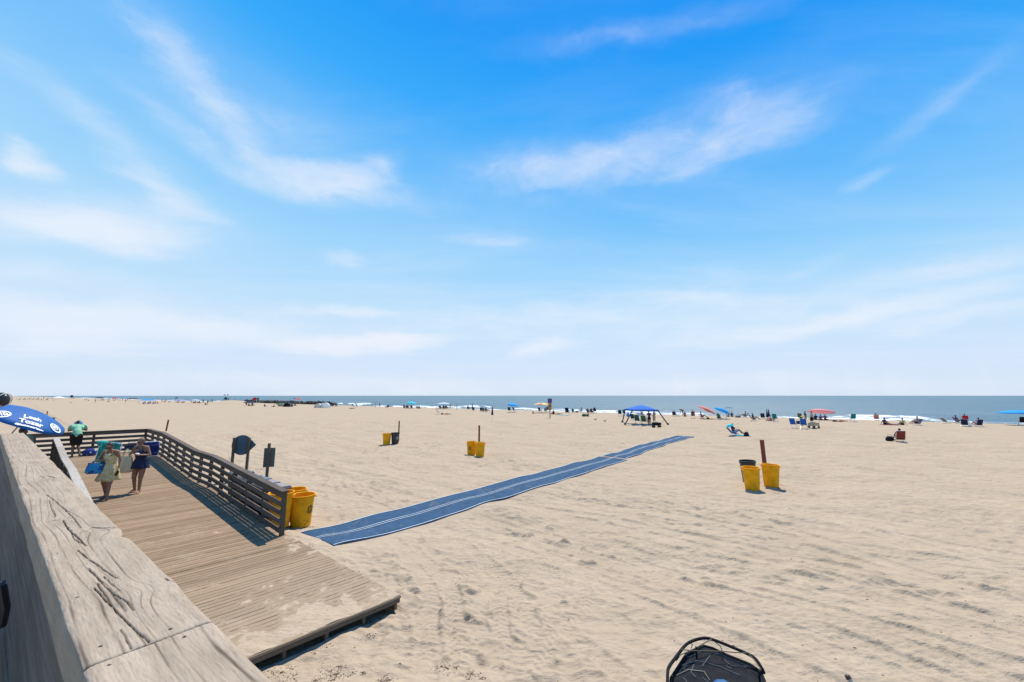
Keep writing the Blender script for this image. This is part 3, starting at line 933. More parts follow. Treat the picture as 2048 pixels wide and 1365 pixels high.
def cap_board(name, x0, x1, seed, cracks=True, freq=44.0, dx=0.0028):
    nxx = max(20, int((x1 - x0) / dx)); nyy = 120
    xs = np.linspace(x0, x1, nxx); ys = np.linspace(0, CW, nyy)
    Xg, Yg = np.meshgrid(xs, ys)
    lw = gfield((nyy, nxx), dx, 1.0, 0.3, 0, seed) * 0.006 + gfield((nyy, nxx), dx, 0.15, 0.05, 0, seed + 1) * 0.0004
    v = Yg + lw
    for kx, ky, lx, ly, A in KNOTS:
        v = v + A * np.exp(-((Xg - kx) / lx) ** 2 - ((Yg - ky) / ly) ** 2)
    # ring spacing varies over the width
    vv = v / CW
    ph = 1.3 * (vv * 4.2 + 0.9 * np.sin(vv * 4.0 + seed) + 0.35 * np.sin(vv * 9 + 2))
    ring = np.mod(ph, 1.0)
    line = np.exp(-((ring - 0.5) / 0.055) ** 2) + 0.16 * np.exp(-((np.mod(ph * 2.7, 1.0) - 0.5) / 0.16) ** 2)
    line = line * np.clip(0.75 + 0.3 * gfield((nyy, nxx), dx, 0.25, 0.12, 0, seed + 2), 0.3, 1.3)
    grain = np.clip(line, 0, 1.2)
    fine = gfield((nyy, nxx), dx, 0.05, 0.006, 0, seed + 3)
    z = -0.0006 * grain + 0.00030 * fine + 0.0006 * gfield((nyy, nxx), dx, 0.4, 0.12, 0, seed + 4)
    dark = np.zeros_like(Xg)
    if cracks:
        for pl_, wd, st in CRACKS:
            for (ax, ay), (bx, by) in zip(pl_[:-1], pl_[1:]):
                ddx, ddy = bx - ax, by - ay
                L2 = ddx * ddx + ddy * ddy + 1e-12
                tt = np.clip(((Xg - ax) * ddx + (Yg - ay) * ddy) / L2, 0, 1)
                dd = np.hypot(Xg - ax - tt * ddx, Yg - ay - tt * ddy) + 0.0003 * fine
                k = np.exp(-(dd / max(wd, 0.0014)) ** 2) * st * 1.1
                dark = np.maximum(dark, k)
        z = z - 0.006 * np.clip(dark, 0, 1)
        # worn away splinter on the seaward edge
        nxp, nyp = crop3((660, 560))[0]
        z = z - 0.012 * np.exp(-((Xg - nxp) / 0.05) ** 2 - ((Yg - 0) / 0.018) ** 2)
        sm = np.exp(-((Xg - crop3((640, 900))[0][0]) / 0.10) ** 2 - ((Yg - crop3((640, 900))[0][1]) / 0.016) ** 2)
        sm = np.maximum(sm, 0.8 * np.exp(-((Xg - crop3((390, 480))[0][0]) / 0.12) ** 2 - ((Yg - crop3((390, 480))[0][1]) / 0.012) ** 2))
        stain = 0.8 * sm * np.clip(0.6 + 0.6 * fine, 0, 1.4)
    else:
        stain = np.zeros_like(Xg)
    # rounded arrises and uneven edges
    e = np.minimum(Yg, CW - Yg)
    z = z - 0.006 * np.exp(-(e / 0.005) ** 1.0) 
    ex = np.minimum(Xg - x0, x1 - Xg)
    z = z - 0.003 * np.exp(-(ex / 0.002))
    wav = 0.0007 * np.interp(xs, xs, gfield((4, nxx), dx, 0.35, 0.35, 0, seed + 6)[1])
    Yw = Yg + wav[None] * np.exp(-(Yg / 0.03)) - wav[::-1][None] * np.exp(-((CW - Yg) / 0.03))
    if cracks:
        Yw = Yw + 0.010 * np.exp(-((Xg - nxp) / 0.03) ** 2) * np.exp(-(Yg / 0.03))
        b0, _ = crop3((880, 830))[0]
        Yw = Yw - 0.004 * np.exp(-((Xg - b0) / 0.06) ** 2) * np.exp(-(Yg / 0.03))
    V = [np.stack([Xg, Yw, z], -1).reshape(-1, 3)]
    Th = 0.088
    nv = nyy * nxx
    # side skirts down to the underside
    F = []
    i = np.arange(nyy - 1)[:, None]; j = np.arange(nxx - 1)[None]
    F.append(np.stack([i * nxx + j, i * nxx + j + 1, (i + 1) * nxx + j + 1, (i + 1) * nxx + j], -1).reshape(-1, 4))
    border = [np.arange(nxx), (np.arange(nyy) * nxx + nxx - 1), (nv - nxx + np.arange(nxx))[::-1], (np.arange(nyy) * nxx)[::-1]]
    ring_i = np.concatenate([b[:-1] for b in border])
    lo = V[0][ring_i].copy(); mid = lo.copy(); mid[:, 2] = -0.03; lo[:, 2] = -Th
    for bnd in (mid, lo):
        bnd[:, 0] = np.clip(bnd[:, 0], x0 + 0.0005, x1 - 0.0005)
    V += [mid, lo]
    k = len(ring_i); a = np.arange(k); a2 = (a + 1) % k
    F.append(np.stack([ring_i[a], nv + a, nv + a2, ring_i[a2]], -1)); F.append(np.stack([nv + a, nv + k + a, nv + k + a2, nv + a2], -1))
    V = np.concatenate(V); F = np.concatenate(F)
    me = bpy.data.meshes.new(name)
    me.vertices.add(len(V)); me.vertices.foreach_set('co', V.astype(np.float32).ravel())
    me.loops.add(F.size); me.loops.foreach_set('vertex_index', F.ravel().astype(np.int32))
    me.polygons.add(len(F)); me.polygons.foreach_set('loop_start', np.arange(0, F.size, 4, dtype=np.int32))
    me.polygons.foreach_set('use_smooth', np.ones(len(F), bool))
    me.update(calc_edges=True)
    z0 = np.zeros(2 * k)
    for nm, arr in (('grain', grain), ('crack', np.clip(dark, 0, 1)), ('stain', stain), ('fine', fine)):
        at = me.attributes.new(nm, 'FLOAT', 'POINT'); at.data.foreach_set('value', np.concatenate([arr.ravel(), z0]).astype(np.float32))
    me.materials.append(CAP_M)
    return link(name, me, near)
def cap_material():
    m = bpy.data.materials.new('bleached_timber'); m.use_nodes = True
    nt = m.node_tree; b = nt.nodes['Principled BSDF']
    def A(nm):
        a = nt.nodes.new('ShaderNodeAttribute'); a.attribute_name = nm; return a.outputs['Fac']
    o = nt.nodes.new('ShaderNodeTexCoord').outputs['Object']
    g = noise(nt, mapping(nt, o, scale=(5, 60, 60)), 1.2, 6, 0.7)
    n2 = noise(nt, mapping(nt, o, scale=(2, 6, 6)), 2.0, 5, 0.6)
    n3 = noise(nt, mapping(nt, o, scale=(30, 200, 200)), 1.5, 4, 0.7)
    c = mixc(nt, mapr(nt, n2, 0.3, 0.7), (0.30, 0.245, 0.185), (0.38, 0.315, 0.245))
    c = mixc(nt, mapr(nt, g, 0.4, 0.75, 0, 0.55), c, (0.195, 0.162, 0.128))
    c = mixc(nt, mapr(nt, n3, 0.45, 0.78, 0, 0.35), c, (0.15, 0.123, 0.095))
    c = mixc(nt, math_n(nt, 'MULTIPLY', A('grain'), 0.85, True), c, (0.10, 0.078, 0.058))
    c = mixc(nt, mapr(nt, A('fine'), 0.8, 2.6, 0, 0.3), c, (0.14, 0.112, 0.088))
    c = mixc(nt, math_n(nt, 'MULTIPLY', A('stain'), 0.8, True), c, (0.14, 0.12, 0.105))
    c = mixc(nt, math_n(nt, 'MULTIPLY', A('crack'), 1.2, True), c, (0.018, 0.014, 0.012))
    nt.links.new(c, b.inputs['Base Color'])
    b.inputs['Roughness'].default_value = 0.95; b.inputs['Specular IOR Level'].default_value = 0.04
    bn = nt.nodes.new('ShaderNodeBump'); bn.inputs['Strength'].default_value = 0.35; bn.inputs['Distance'].default_value = 0.002
    nt.links.new(math_n(nt, 'ADD', g, n3), bn.inputs['Height']); nt.links.new(bn.outputs[0], b.inputs['Normal'])
    return m
CAP_M = cap_material()
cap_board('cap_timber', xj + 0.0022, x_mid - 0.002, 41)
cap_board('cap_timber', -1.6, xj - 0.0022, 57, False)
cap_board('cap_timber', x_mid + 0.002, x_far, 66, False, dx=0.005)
W_FACE = wood('rail_face_wood', (0.10, 0.088, 0.078), (0.17, 0.152, 0.138), (0.03, 0.026, 0.022), scale=0.7, grey=(0.10, 0.097, 0.095), bump=0.5)
zz_ = -0.092
for k, hh in enumerate((0.26, 0.24, 0.24, 0.22)):
    m1 = MB(); m1.box(((x_far - 1.7) / 2, CW - 0.045 - 0.004 * (k % 2), zz_ - hh / 2), (x_far + 1.6, 0.075, hh))
    o = m1.build('face_board', W_FACE, near)
    bb = o.modifiers.new('b', 'BEVEL'); bb.width = 0.008; bb.segments = 2
    zz_ -= hh + 0.006
for xx in np.arange(-1.2, x_far, 1.55):
    m1 = MB(); m1.box((xx, CW / 2 - 0.03, -1.3), (0.14, 0.088, 2.4)); m1.build('post', W_POST, near)
STEEL = mat('rusty_steel', (0.09, 0.07, 0.055), 0.6, 0.6, 0.3, 300)
for a, b_ in ((418, 905), (542, 1170), (588, 1272), (922, 1075), (997, 1118), (312, 668)):
    x_, y_ = crop3((a, b_))[0]
    m1 = MB(); m1.lathe([(0.0001, 0.0012), (0.0034, 0.0008), (0.0044, -0.0006), (0.0044, -0.006)], 12)
    m1.box((0, 0, 0.0012), (0.006, 0.0012, 0.0006))
    o = m1.build('nail', STEEL, near, True); o.location = (x_, y_, -0.0006)

# boardwalk the viewer stands on
bw = empty('boardwalk', ER + Vector((0, 0, 2.0 - CAPZ)), NA, 'grey plank boardwalk on the landward side of the thick weathered rail', 'boardwalk')
W_BW = wood('boardwalk_wood', (0.26, 0.25, 0.235), (0.36, 0.35, 0.33), (0.10, 0.09, 0.08))
xx = -1.6
while xx < 9.4:
    m1 = MB(); m1.box((0, 0, -0.02), (3.0, 0.133, 0.04)); o = m1.build('plank', W_BW, bw); o.location = (xx, CW + 1.55, 0); o.rotation_euler = (0, 0, math.pi / 2)
    xx += 0.14

# bicycle leaning on the landward side of the rail, mostly out of the picture
BLACK = mat('black_rubber', (0.02, 0.02, 0.022), 0.55, 0, 0.2, 60)
BLKMET = mat('black_metal', (0.03, 0.03, 0.034), 0.35, 0.4, 0.15, 60)
_g = NL(20, 1166, 2.93)
bk = empty('bicycle', ER + Matrix.Rotation(NA, 3, 'Z') @ Vector((_g[0] + 0.78, max(_g[1], CW + .006) + 0.255, 2.0 - CAPZ)), NA, 'black bicycle leaning behind the weathered rail at the left edge', 'bicycle')
def wheel(x):
    m1 = MB(); pts = [(x + 0.31 * math.cos(a), 0, 0.33 + 0.31 * math.sin(a)) for a in np.linspace(0, 2 * math.pi, 40, endpoint=False)]
    m1.tube(pts, 0.022, 8, closed=True); w_ = m1.build('wheel', BLACK, bk, True)
    m2 = MB()
    m2.tube([(x + 0.285 * math.cos(a), 0, 0.33 + 0.285 * math.sin(a)) for a in np.linspace(0, 2 * math.pi, 40, endpoint=False)], 0.009, 6, closed=True)
    for k in range(20):
        a = k * math.pi / 10; m2.tube([(x, 0.02 * (-1) ** k, 0.33), (x + 0.28 * math.cos(a), 0, 0.33 + 0.28 * math.sin(a))], 0.0013, 4)
    m2.tube([(x, -0.04, 0.33), (x, 0.04, 0.33)], 0.02, 8)
    m2.build('rim', BLKMET, w_, True)
wheel(0.1); wheel(-0.95)
m1 = MB()
for a, b_ in (((0.1, 0, 0.33), (-0.3, 0, 0.30)), ((0.1, 0, 0.33), (-0.18, 0, 0.78)), ((-0.3, 0, 0.3), (-0.16, 0, 0.86)), ((-0.3, 0, 0.3), (-0.78, 0, 0.72)), ((-0.18, 0, 0.75), (-0.76, 0, 0.8)), ((-0.95, 0, 0.33), (-0.75, 0, 0.9))):
    m1.tube([a, b_], 0.017, 8)
m1.build('frame', BLKMET, bk, True)
m1 = MB(); m1.ball((-0.14, 0, 0.89), (0.13, 0.065, 0.03), 8); m1.build('saddle', BLACK, bk, True)
m1 = MB(); m1.tube([(-0.78, 0.28, 0.93), (-0.76, 0.1, 0.93), (-0.75, 0, 0.92), (-0.76, -0.1, 0.93), (-0.78, -0.245, 0.93)], 0.012, 8)
for s_ in (-1, 1): m1.tube([(-0.79, 0.235 * s_, 0.93), (-0.80, 0.25 * s_, 0.86), (-0.78, 0.25 * s_, 0.80)], 0.014, 8)
m1.build('handlebar', BLKMET, bk, True)

# round black lamp on a slim post at the far left edge
lp = Vector((0, 0, EYE)) + ray(1, 800).normalized() * 9.0
lamp = empty('round_lamp', (lp.x, lp.y, 2.0), 0, 'round black lamp head with a pale rim at the left edge above the blue umbrella', 'lamp')
m1 = MB(); m1.tube([(-0.12, 0, 0), (-0.12, 0, lp.z - 2.02)], 0.025, 8); m1.build('post', BLKMET, lamp, True)
m1 = MB(); m1.ball((0, 0, lp.z - 2.0), (0.10, 0.08, 0.10), 12); m1.build('lamp_head', BLKMET, lamp, True)
m1 = MB(); m1.tube([(0.055 + 0.012 * math.sin(a), 0.085 * math.cos(a), lp.z - 2.0 + 0.085 * math.sin(a)) for a in np.linspace(0, 2 * math.pi, 20, endpoint=False)], 0.006, 6, closed=True)
m1.build('rim', mat('pale_trim', (0.6, 0.6, 0.58), 0.5), lamp, True)

# ------------------------------------------------------------------ blue access mat
BLUE_MAT0 = mat('blue_mat', (0.028, 0.068, 0.125), 0.85, 0, 0.2, 1.2, 0.2, 0.15, 200)
MAT_LINE = mat('mat_white', (0.36, 0.43, 0.50), 0.7, 0, 0.15, 6)
def dusty(name, rgb, dust, lo, hi, amt, sc_=3.0, zlow=None):
    m = mat(name, rgb, 0.85, 0, 0.15, 4, 0.15, 0.12, 120)
    nt = m.node_tree; b = nt.nodes['Principled BSDF']; src = b.inputs['Base Color'].links[0].from_socket
    if zlow is None:
        g = nt.nodes.new('ShaderNodeNewGeometry').outputs['Position']
        f = mapr(nt, math_n(nt, 'ADD', noise(nt, g, sc_, 7, 0.7), math_n(nt, 'MULTIPLY', noise(nt, g, 0.6, 3, 0.6), 0.5)), lo, hi, 0, amt)
    else:
        o = nt.nodes.new('ShaderNodeTexCoord').outputs['Object']; s3 = nt.nodes.new('ShaderNodeSeparateXYZ'); nt.links.new(o, s3.inputs[0])
        f = math_n(nt, 'MULTIPLY', mapr(nt, s3.outputs[2], 0.0, zlow, 1, 0.12), mapr(nt, noise(nt, mapping(nt, o, scale=(1, 1, .35)), sc_, 6, 0.7), lo, hi, 0, amt))
    nt.links.new(mixc(nt, f, src, dust), b.inputs['Base Color']); return m
BLUE_MAT = dusty('blue_mat_dusty', (0.026, 0.066, 0.125), (0.30, 0.235, 0.16), 0.80, 1.02, 0.4, 7.0)
def access_mat(label, nearL, nearR, farL, farR, h0, bend=0.0, seed=1):
    a0 = (G(*nearL) + G(*nearR)) / 2; a1 = (G(*farL) + G(*farR)) / 2
    L = (a1 - a0).length; ex = (a1 - a0).normalized(); ey = Vector((-ex.y, ex.x, 0))
    w0 = (G(*nearL) - G(*nearR)).length; w1 = w0
    root = empty('access_mat', gz(a0), 0, label, 'beach mat')
    r0 = root.location
    n_ = int(L / 0.035)
    xs = np.linspace(0, L, n_)
    q = random.Random(seed)
    pw = [q.uniform(0, 6) for _ in range(6)]
    lat = 0.02 * np.sin(xs * 0.5 + pw[0]) + 0.012 * np.sin(xs * 1.3 + pw[1]) + bend * np.sin(xs / L * math.pi)
    def surf(x, y):
        i = min(len(xs) - 1, max(0, int(x / L * (n_ - 1))))
        p = a0 + ex * x + ey * (y + lat[i])
        # average sand beneath
        return p
    def strip(name, m_, y0, y1, ny_, dz, rib):
        ys = np.linspace(y0, y1, ny_)
        Xg, Yg = np.meshgrid(xs, ys)
        PX = a0.x + ex.x * Xg + ey.x * (Yg + lat[None]); PY = a0.y + ex.y * Xg + ey.y * (Yg + lat[None])
        if name == 'mat_panel':
            pass
        zs = sand_z(PX.ravel(), PY.ravel()).reshape(PX.shape)
        k = np.hanning(45); k /= k.sum()
        zs = np.apply_along_axis(lambda r_: np.convolve(np.pad(r_, 22, mode='edge'), k, 'valid'), 1, zs)
        edge = np.abs(Yg) / (w0 / 2)
        fl = 0.035 + 0.008 * np.sin(Xg * 0.9 + pw[2]) * edge + 0.008 * np.sin(Xg * 2.3 + pw[3]) * edge ** 2
        Z = zs + fl + dz + rib * (np.arange(n_) % 2)[None]
        # the near lip runs down onto the sand
        Z -= 0.02 * np.exp(-Xg / 0.15)
        me = grid_mesh(name, (PX - r0.x).ravel(), (PY - r0.y).ravel(), (Z - r0.z).ravel(), ny_, n_, False)
        if me.polygons[10].normal.z < 0: me.flip_normals()
        me.materials.append(m_)
        o = link(name, me, root)
        if name == 'mat_panel':
            sol = o.modifiers.new('s', 'SOLIDIFY'); sol.thickness = 0.05; sol.offset = -1
        return o
    strip('mat_panel', BLUE_MAT, -w0 / 2, w0 / 2, 9, 0, 0.004)
    e = w0 / 2
    for (y0, y1) in ((-e + 0.005, -e + 0.04), (e - 0.04, e - 0.005), (-0.075, -0.045), (0.045, 0.075)):
        strip('white_line', MAT_LINE, y0, y1, 2, 0.012, 0.0)
access_mat('near length of blue roll out mat with white lines, starting beside the ramp', (607, 1070), (663, 1105), (1205, 916), (1247, 921.5), 0.1, 0.0, 4)
access_mat('far length of blue roll out mat with white lines, ending out on the beach', (1208, 914.5), (1252, 920), (1347, 872), (1396, 874.5), 0.0, 0.15, 9)

# ------------------------------------------------------------------ trash cans
YEL = dusty('yellow_plastic', (0.78, 0.35, 0.008), (0.20, 0.11, 0.03), 0.45, 0.75, 0.5, 5.0, 0.4); YEL.node_tree.nodes['Principled BSDF'].inputs['Roughness'].default_value = 0.5
BLKP = mat('black_plastic', (0.018, 0.02, 0.022), 0.45, 0, 0.2, 8)
GRY_T = mat('grey_print', (0.35, 0.38, 0.40), 0.6)
DRK_T = mat('dark_print', (0.07, 0.045, 0.01), 0.6)
def arc_print(mb, rfun, zc, ac, rad, th_, parts):
    """flat print wrapped on a can: pieces in (angle, height) space"""
    for kind, *a in parts:
        if kind == 'ring':
            r0, a0, a1 = a
            n_ = 18
            vs = []
            for k in range(n_ + 1):
                t_ = a0 + (a1 - a0) * k / n_
                for rr_ in (r0 - th_ / 2, r0 + th_ / 2):
                    u_, z_ = rr_ * math.cos(t_), zc + rr_ * math.sin(t_)
                    R0 = rfun(z_) + 0.003
                    vs.append((R0 * math.cos(ac + u_ / R0), R0 * math.sin(ac + u_ / R0), z_))
            mb.add(vs, [(2 * k, 2 * k + 2, 2 * k + 3, 2 * k + 1) for k in range(n_)])
        if kind == 'poly':
            vs = []
            for u_, z_ in a[0]:
                z_ = zc + z_; R0 = rfun(z_) + 0.003
                vs.append((R0 * math.cos(ac + u_ / R0), R0 * math.sin(ac + u_ / R0), z_))
            mb.add(vs, [tuple(range(len(vs)))])
def emblem(rfun, zc, ac, rad):
    mb = MB()
    parts = [('ring', rad, 0.4, 2.7), ('ring', rad, 3.5, 5.9), ('ring', rad * 0.72, 0, 6.28)]
    for k in range(3):      # three chasing arrows
        t0 = k * 2.094 + 0.5
        parts.append(('ring', rad * 0.42, t0, t0 + 1.4))
        c, s_ = math.cos(t0 + 1.75), math.sin(t0 + 1.75)
        parts.append(('poly', [(rad * 0.42 * c, rad * 0.42 * s_), (rad * 0.62 * math.cos(t0 + 1.3), rad * 0.62 * math.sin(t0 + 1.3)), (rad * 0.2 * math.cos(t0 + 1.3), rad * 0.2 * math.sin(t0 + 1.3))]))
    arc_print(mb, rfun, zc, ac, rad, rad * 0.2, parts)
    return mb
def trash_can(p, label, m_, print_m=None, pa=-1.57, rz=0.0, h=0.84, r=0.30, lid=None, group='trash cans on the beach', tilt=(0, 0), sink=0.02, dirt=False):
    root = empty('trash_can', gz(p, -sink), rz, label, 'trash can', group)
    root.rotation_euler = (tilt[0], tilt[1], rz)
    rb = r * 0.80
    rf = lambda z: rb + (r - rb) * z / h
    m1 = MB()
    m1.lathe([(0.0001, 0.0), (rb - 0.02, 0.0), (rb, 0.015), (rf(h * 0.5), h * 0.5), (rf(h - 0.09), h - 0.09), (r + 0.012, h - 0.085), (r + 0.014, h - 0.055), (r + 0.004, h - 0.05),
              (r + 0.004, h - 0.02), (r + 0.022, h - 0.016), (r + 0.024, h), (r + 0.006, h + 0.002), (r - 0.006, h - 0.01), (rf(h * 0.5) - 0.008, h * 0.5), (rb - 0.008, 0.03), (0.0001, 0.025)], 36)
    m1.build('bin_body', m_, root, True)
    for s_ in (1, -1):
        m1 = MB()
        m1.tube([(s_ * (r + 0.0), -0.07, h - 0.07), (s_ * (r + 0.055), -0.06, h - 0.075), (s_ * (r + 0.055), 0.06, h - 0.075), (s_ * (r + 0.0), 0.07, h - 0.07)], 0.014, 8)
        m1.build('handle', m_, root, True)
    if print_m:
        emblem(rf, h * 0.55, pa, 0.10).build('emblem', print_m, root)
    if dirt:
        mb = MB(); q = random.Random(5)
        for k in range(26):
            u_ = q.uniform(-0.2, 0.2); z_ = q.uniform(-0.06, 0.07) * (1 - abs(u_) * 2); L_ = q.uniform(0.02, 0.06); a = q.uniform(-1, 2)
            arc_print(mb, rf, h * 0.17, pa - 0.85, 0, 0, [('poly', [(u_, z_), (u_ + L_ * math.cos(a), z_ + L_ * math.sin(a)), (u_ + L_ * math.cos(a) + 0.004, z_ + L_ * math.sin(a) + 0.008), (u_, z_ + 0.01)])])
        mb.build('scribble', DRK_T, root)
    if lid:
        m1 = MB(); m1.lathe([(r + 0.03, h - 0.01), (r + 0.03, h + 0.02), (r - 0.05, h + 0.05), (0.0001, h + 0.07)], 30); m1.build('lid', lid, root, True)
    return root
trash_can(G(601, 1049), 'yellow trash can with dark round emblem standing nearest the railing end', YEL, DRK_T, -0.75, 0.5, r=0.315, dirt=True)
trash_can(G(585, 1034), 'yellow trash can half hidden behind the one at the railing end', YEL, None, 0, 0.3, r=0.315)
trash_can(G(773, 888.5), 'yellow trash can on the left of the black one, middle of the beach', YEL, None, 0, 0.2)
trash_can(G(790, 888), 'black trash can with pale emblem beside the brown post in mid beach', BLKP, GRY_T, -1.6, 0.9, lid=None)
trash_can(G(943, 908), 'amber yellow trash can, left of the pair by the reddish post', YEL, DRK_T, -2.9, 1.0)
trash_can(G(960, 911), 'bright yellow trash can, right of the pair below the reddish post', YEL, None, 0, 0.3)
trash_can(G(1505, 979), 'yellow trash can in front of the black one, right of the mat', YEL, None, 0, 0.1, tilt=(0.02, -0.03))
trash_can(G(1543, 974), 'yellow trash can at the foot of the red post, right of the mat', YEL, None, 0, 0.0, r=0.31, tilt=(0, 0.03))
trash_can(G(1499, 962), 'black trash can with a lid behind the two yellow ones, right of the mat', BLKP, None, 0, 0.2, tilt=(0, -0.04))
p_ = DG(104, 868, 0.0)
trash_can(Vector((*(G(101, 850)[:2]), 0)), 'dark brown trash can seen just past the edge of the blue umbrella', mat('brown_plastic', (0.07, 0.04, 0.025), 0.5), None, group='trash cans on the beach', h=1.0)
RED_P = wood('red_post_paint', (0.17, 0.05, 0.035), (0.23, 0.07, 0.05), (0.08, 0.03, 0.025), axis=2)
BRN_P = wood('brown_post_wood', (0.13, 0.065, 0.04), (0.19, 0.09, 0.055), (0.05, 0.03, 0.02), axis=2)
def post(px, py, h, label, m_, wd=0.10, tilt=(0, 0)):
    p = G(px, py)
    m1 = MB(); m1.box((0, 0, h / 2 - 0.2), (wd, wd, h + 0.4))
    o = m1.build('post', m_); o.location = gz(p); o.rotation_euler = (tilt[0], tilt[1], 0.3)
    bb = o.modifiers.new('b', 'BEVEL'); bb.width = 0.006; bb.segments = 1
    tag(o, label, 'post', 'posts standing on the beach')
post(797, 882, 1.62, 'brown wooden post behind the black can in mid beach', BRN_P)
post(958, 902, 1.62, 'reddish wooden post behind the two yellow cans in mid beach', RED_P)
post(1533, 961, 1.66, 'red wooden post leaning behind the yellow cans on the right', RED_P, 0.12, (0, -0.045))
post(332, 863, 1.12, 'red wooden post just past the far railing corner', RED_P, 0.11, (0, 0.09))
post(93, 835, 1.12, 'thin reddish post poking up behind the blue umbrella', RED_P, 0.10)

# dark carts parked behind the railing
CART = mat('cart_plastic', (0.022, 0.024, 0.026), 0.5); LIDG = mat('cart_lid', (0.20, 0.20, 0.20), 0.75, 0, 0.1)
LIDB = mat('cart_lid_blue', (0.08, 0.13, 0.17), 0.75, 0, 0.1)
def cart(t_, w_, rz, lab, lm, hh=1.08):
    p = DP(t_, w_); root = empty('wheeled_bin', gz(p, -0.01), rz, lab, 'wheeled bin', 'wheeled bins behind the railing')
    m1 = MB()
    P0 = [(-0.22, -0.26, 0.03), (0.22, -0.26, 0.03), (0.22, 0.26, 0.03), (-0.22, 0.26, 0.03)]; P1 = [(-0.29, -0.33, hh - 0.08), (0.29, -0.33, hh - 0.08), (0.29, 0.36, hh - 0.08), (-0.29, 0.36, hh - 0.08)]
    m1.hexa([Vector(v) for v in P0 + P1]); o = m1.build('bin_body', CART, root); bb = o.modifiers.new('b', 'BEVEL'); bb.width = 0.03; bb.segments = 2
    m1 = MB(); m1.hexa([Vector(v) for v in [(-0.31, -0.37, hh - 0.075), (0.31, -0.37, hh - 0.075), (0.31, 0.38, hh - 0.075), (-0.31, 0.38, hh - 0.075), (-0.25, -0.3, hh), (0.25, -0.3, hh), (0.25, 0.36, hh + 0.02), (-0.25, 0.36, hh + 0.02)]])
    o = m1.build('lid', lm, root); bb = o.modifiers.new('b', 'BEVEL'); bb.width = 0.02; bb.segments = 2
    for s_ in (-1, 1):
        m1 = MB(); m1.tube([(s_ * 0.24, 0.28, 0.12), (s_ * 0.29, 0.28, 0.12)], 0.12, 14); m1.build('wheel', BLACK, root, True)
for k, (t_, lab, lm, hh) in enumerate(((1.95, 'pale lidded dark bin nearest the end of the railing', LIDG, 0.99), (2.65, 'grey lidded dark bin second from the railing end', LIDG, 1.02), (3.3, 'blue lidded dark bin below the small rectangular sign', LIDB, 1.05),
                                       (4.0, 'pale lidded dark bin between the two signs, behind the railing', LIDG, 1.09), (4.75, 'grey blue lidded dark bin below the round sign', LIDB, 1.13))):
    cart(t_, -0.40, UA + math.pi / 2 + random.uniform(-.05, .05), lab, lm, hh)
trash_can(DP(1.3, -0.30), 'yellow trash can glimpsed through the railing slats', YEL, None, h=0.9, group='trash cans on the beach', sink=0.0)

# signs seen from behind
SIGNB = mat('sign_back_blue', (0.045, 0.095, 0.135), 0.5, 0.2, 0.12, 3)
SIGNG = mat('sign_back_grey', (0.10, 0.12, 0.115), 0.5, 0.3, 0.12, 3)
SPOST = wood('sign_post_wood', (0.11, 0.085, 0.07), (0.16, 0.13, 0.11), (0.05, 0.04, 0.03), axis=2)
ps = G(477, 960); Zs = ps.y
sg = empty('round_sign', gz(ps), 0.10, 'round blue sign seen from behind on two posts past the railing', 'sign')
m1 = MB()
for s_ in (-1, 1):
    m2 = MB(); m2.box((s_ * 0.30, -0.03, 0.78), (0.085, 0.085, 2.0)); o = m2.build('post', SPOST, sg)
cz = EYE - (886 - 791.5) / FPX * Zs
m1.lathe([(0.0001, -0.006), (0.42, -0.006), (0.42, 0.006), (0.0001, 0.006)], 44, Matrix.Translation((0, 0.035, cz)) @ Matrix.Rotation(math.pi / 2, 4, 'X'))
m1.build('sign_disc', SIGNB, sg)
m1 = MB(); m1.box((0.20, 0.055, cz), (0.52, 0.01, 0.52), (0, R(45), 0)); m1.build('sign_diamond', SIGNB, sg)
ps = G(531, 985); sg = empty('rectangular_sign', gz(ps), 0.35, 'small grey rectangular sign seen from behind on a single post', 'sign')
m1 = MB(); m1.box((0, 0, 0.85), (0.09, 0.09, 1.8)); m1.build('post', SPOST, sg)
cz = EYE - (912 - 791.5) / FPX * ps.y
m1 = MB(); m1.box((0.02, 0.06, cz), (0.37, 0.012, 0.70)); m1.build('sign_plate', SIGNG, sg)

# ------------------------------------------------------------------ big blue umbrella with lettering
UB = mat('umbrella_blue', (0.005, 0.11, 0.38), 0.7, 0, 0.1, 3, trans=0.3)
UBD = mat('umbrella_blue_dark', (0.012, 0.055, 0.26), 0.6, 0, 0.1, 3, trans=0.3)
WHT = mat('white_print', (0.82, 0.84, 0.86), 0.7)
def umb_frame(axis):
    z = Vector(axis).normalized(); x = Vector((0, 0, 1)).cross(z)
    x = x.normalized() if x.length > 1e-3 else Vector((1, 0, 0))
    return Matrix((x, z.cross(x), z)).transposed()
def dome(rr_, Rad, H_, pw=2.0): return H_ * (1 - (rr_ / Rad) ** pw)
def canopy_mesh(Rad, H_, n=8, sub=6, rings=7, sag=0.045, mi2=None, flap=0.07):
    mb = MB(); vs = []; tot = n * sub
    for i in range(rings + 1):
        q = max(i / rings, 0.002)
        for j in range(tot):
            fr = (j % sub) / sub; s_ = 4 * fr * (1 - fr)
            a = 2 * math.pi * j / tot
            r_ = Rad * q * (1 - sag * s_ * q)
            vs.append((r_ * math.cos(a), r_ * math.sin(a), dome(Rad * q, Rad, H_) - sag * 0.5 * Rad * s_ * q * (1 - q)))
    for j in range(tot):
        v = vs[rings * tot + j]
        vs.append((v[0] * 1.0, v[1] * 1.0, v[2] - flap))
    fs = [(i * tot + j, i * tot + (j + 1) % tot, (i + 1) * tot + (j + 1) % tot, (i + 1) * tot + j) for i in range(rings + 1) for j in range(tot)]
    mb.v = vs; mb.f = fs; mb.m = [0 if mi2 is None else ((f % tot) // sub) % 2 for f in range(len(fs))]
    return mb
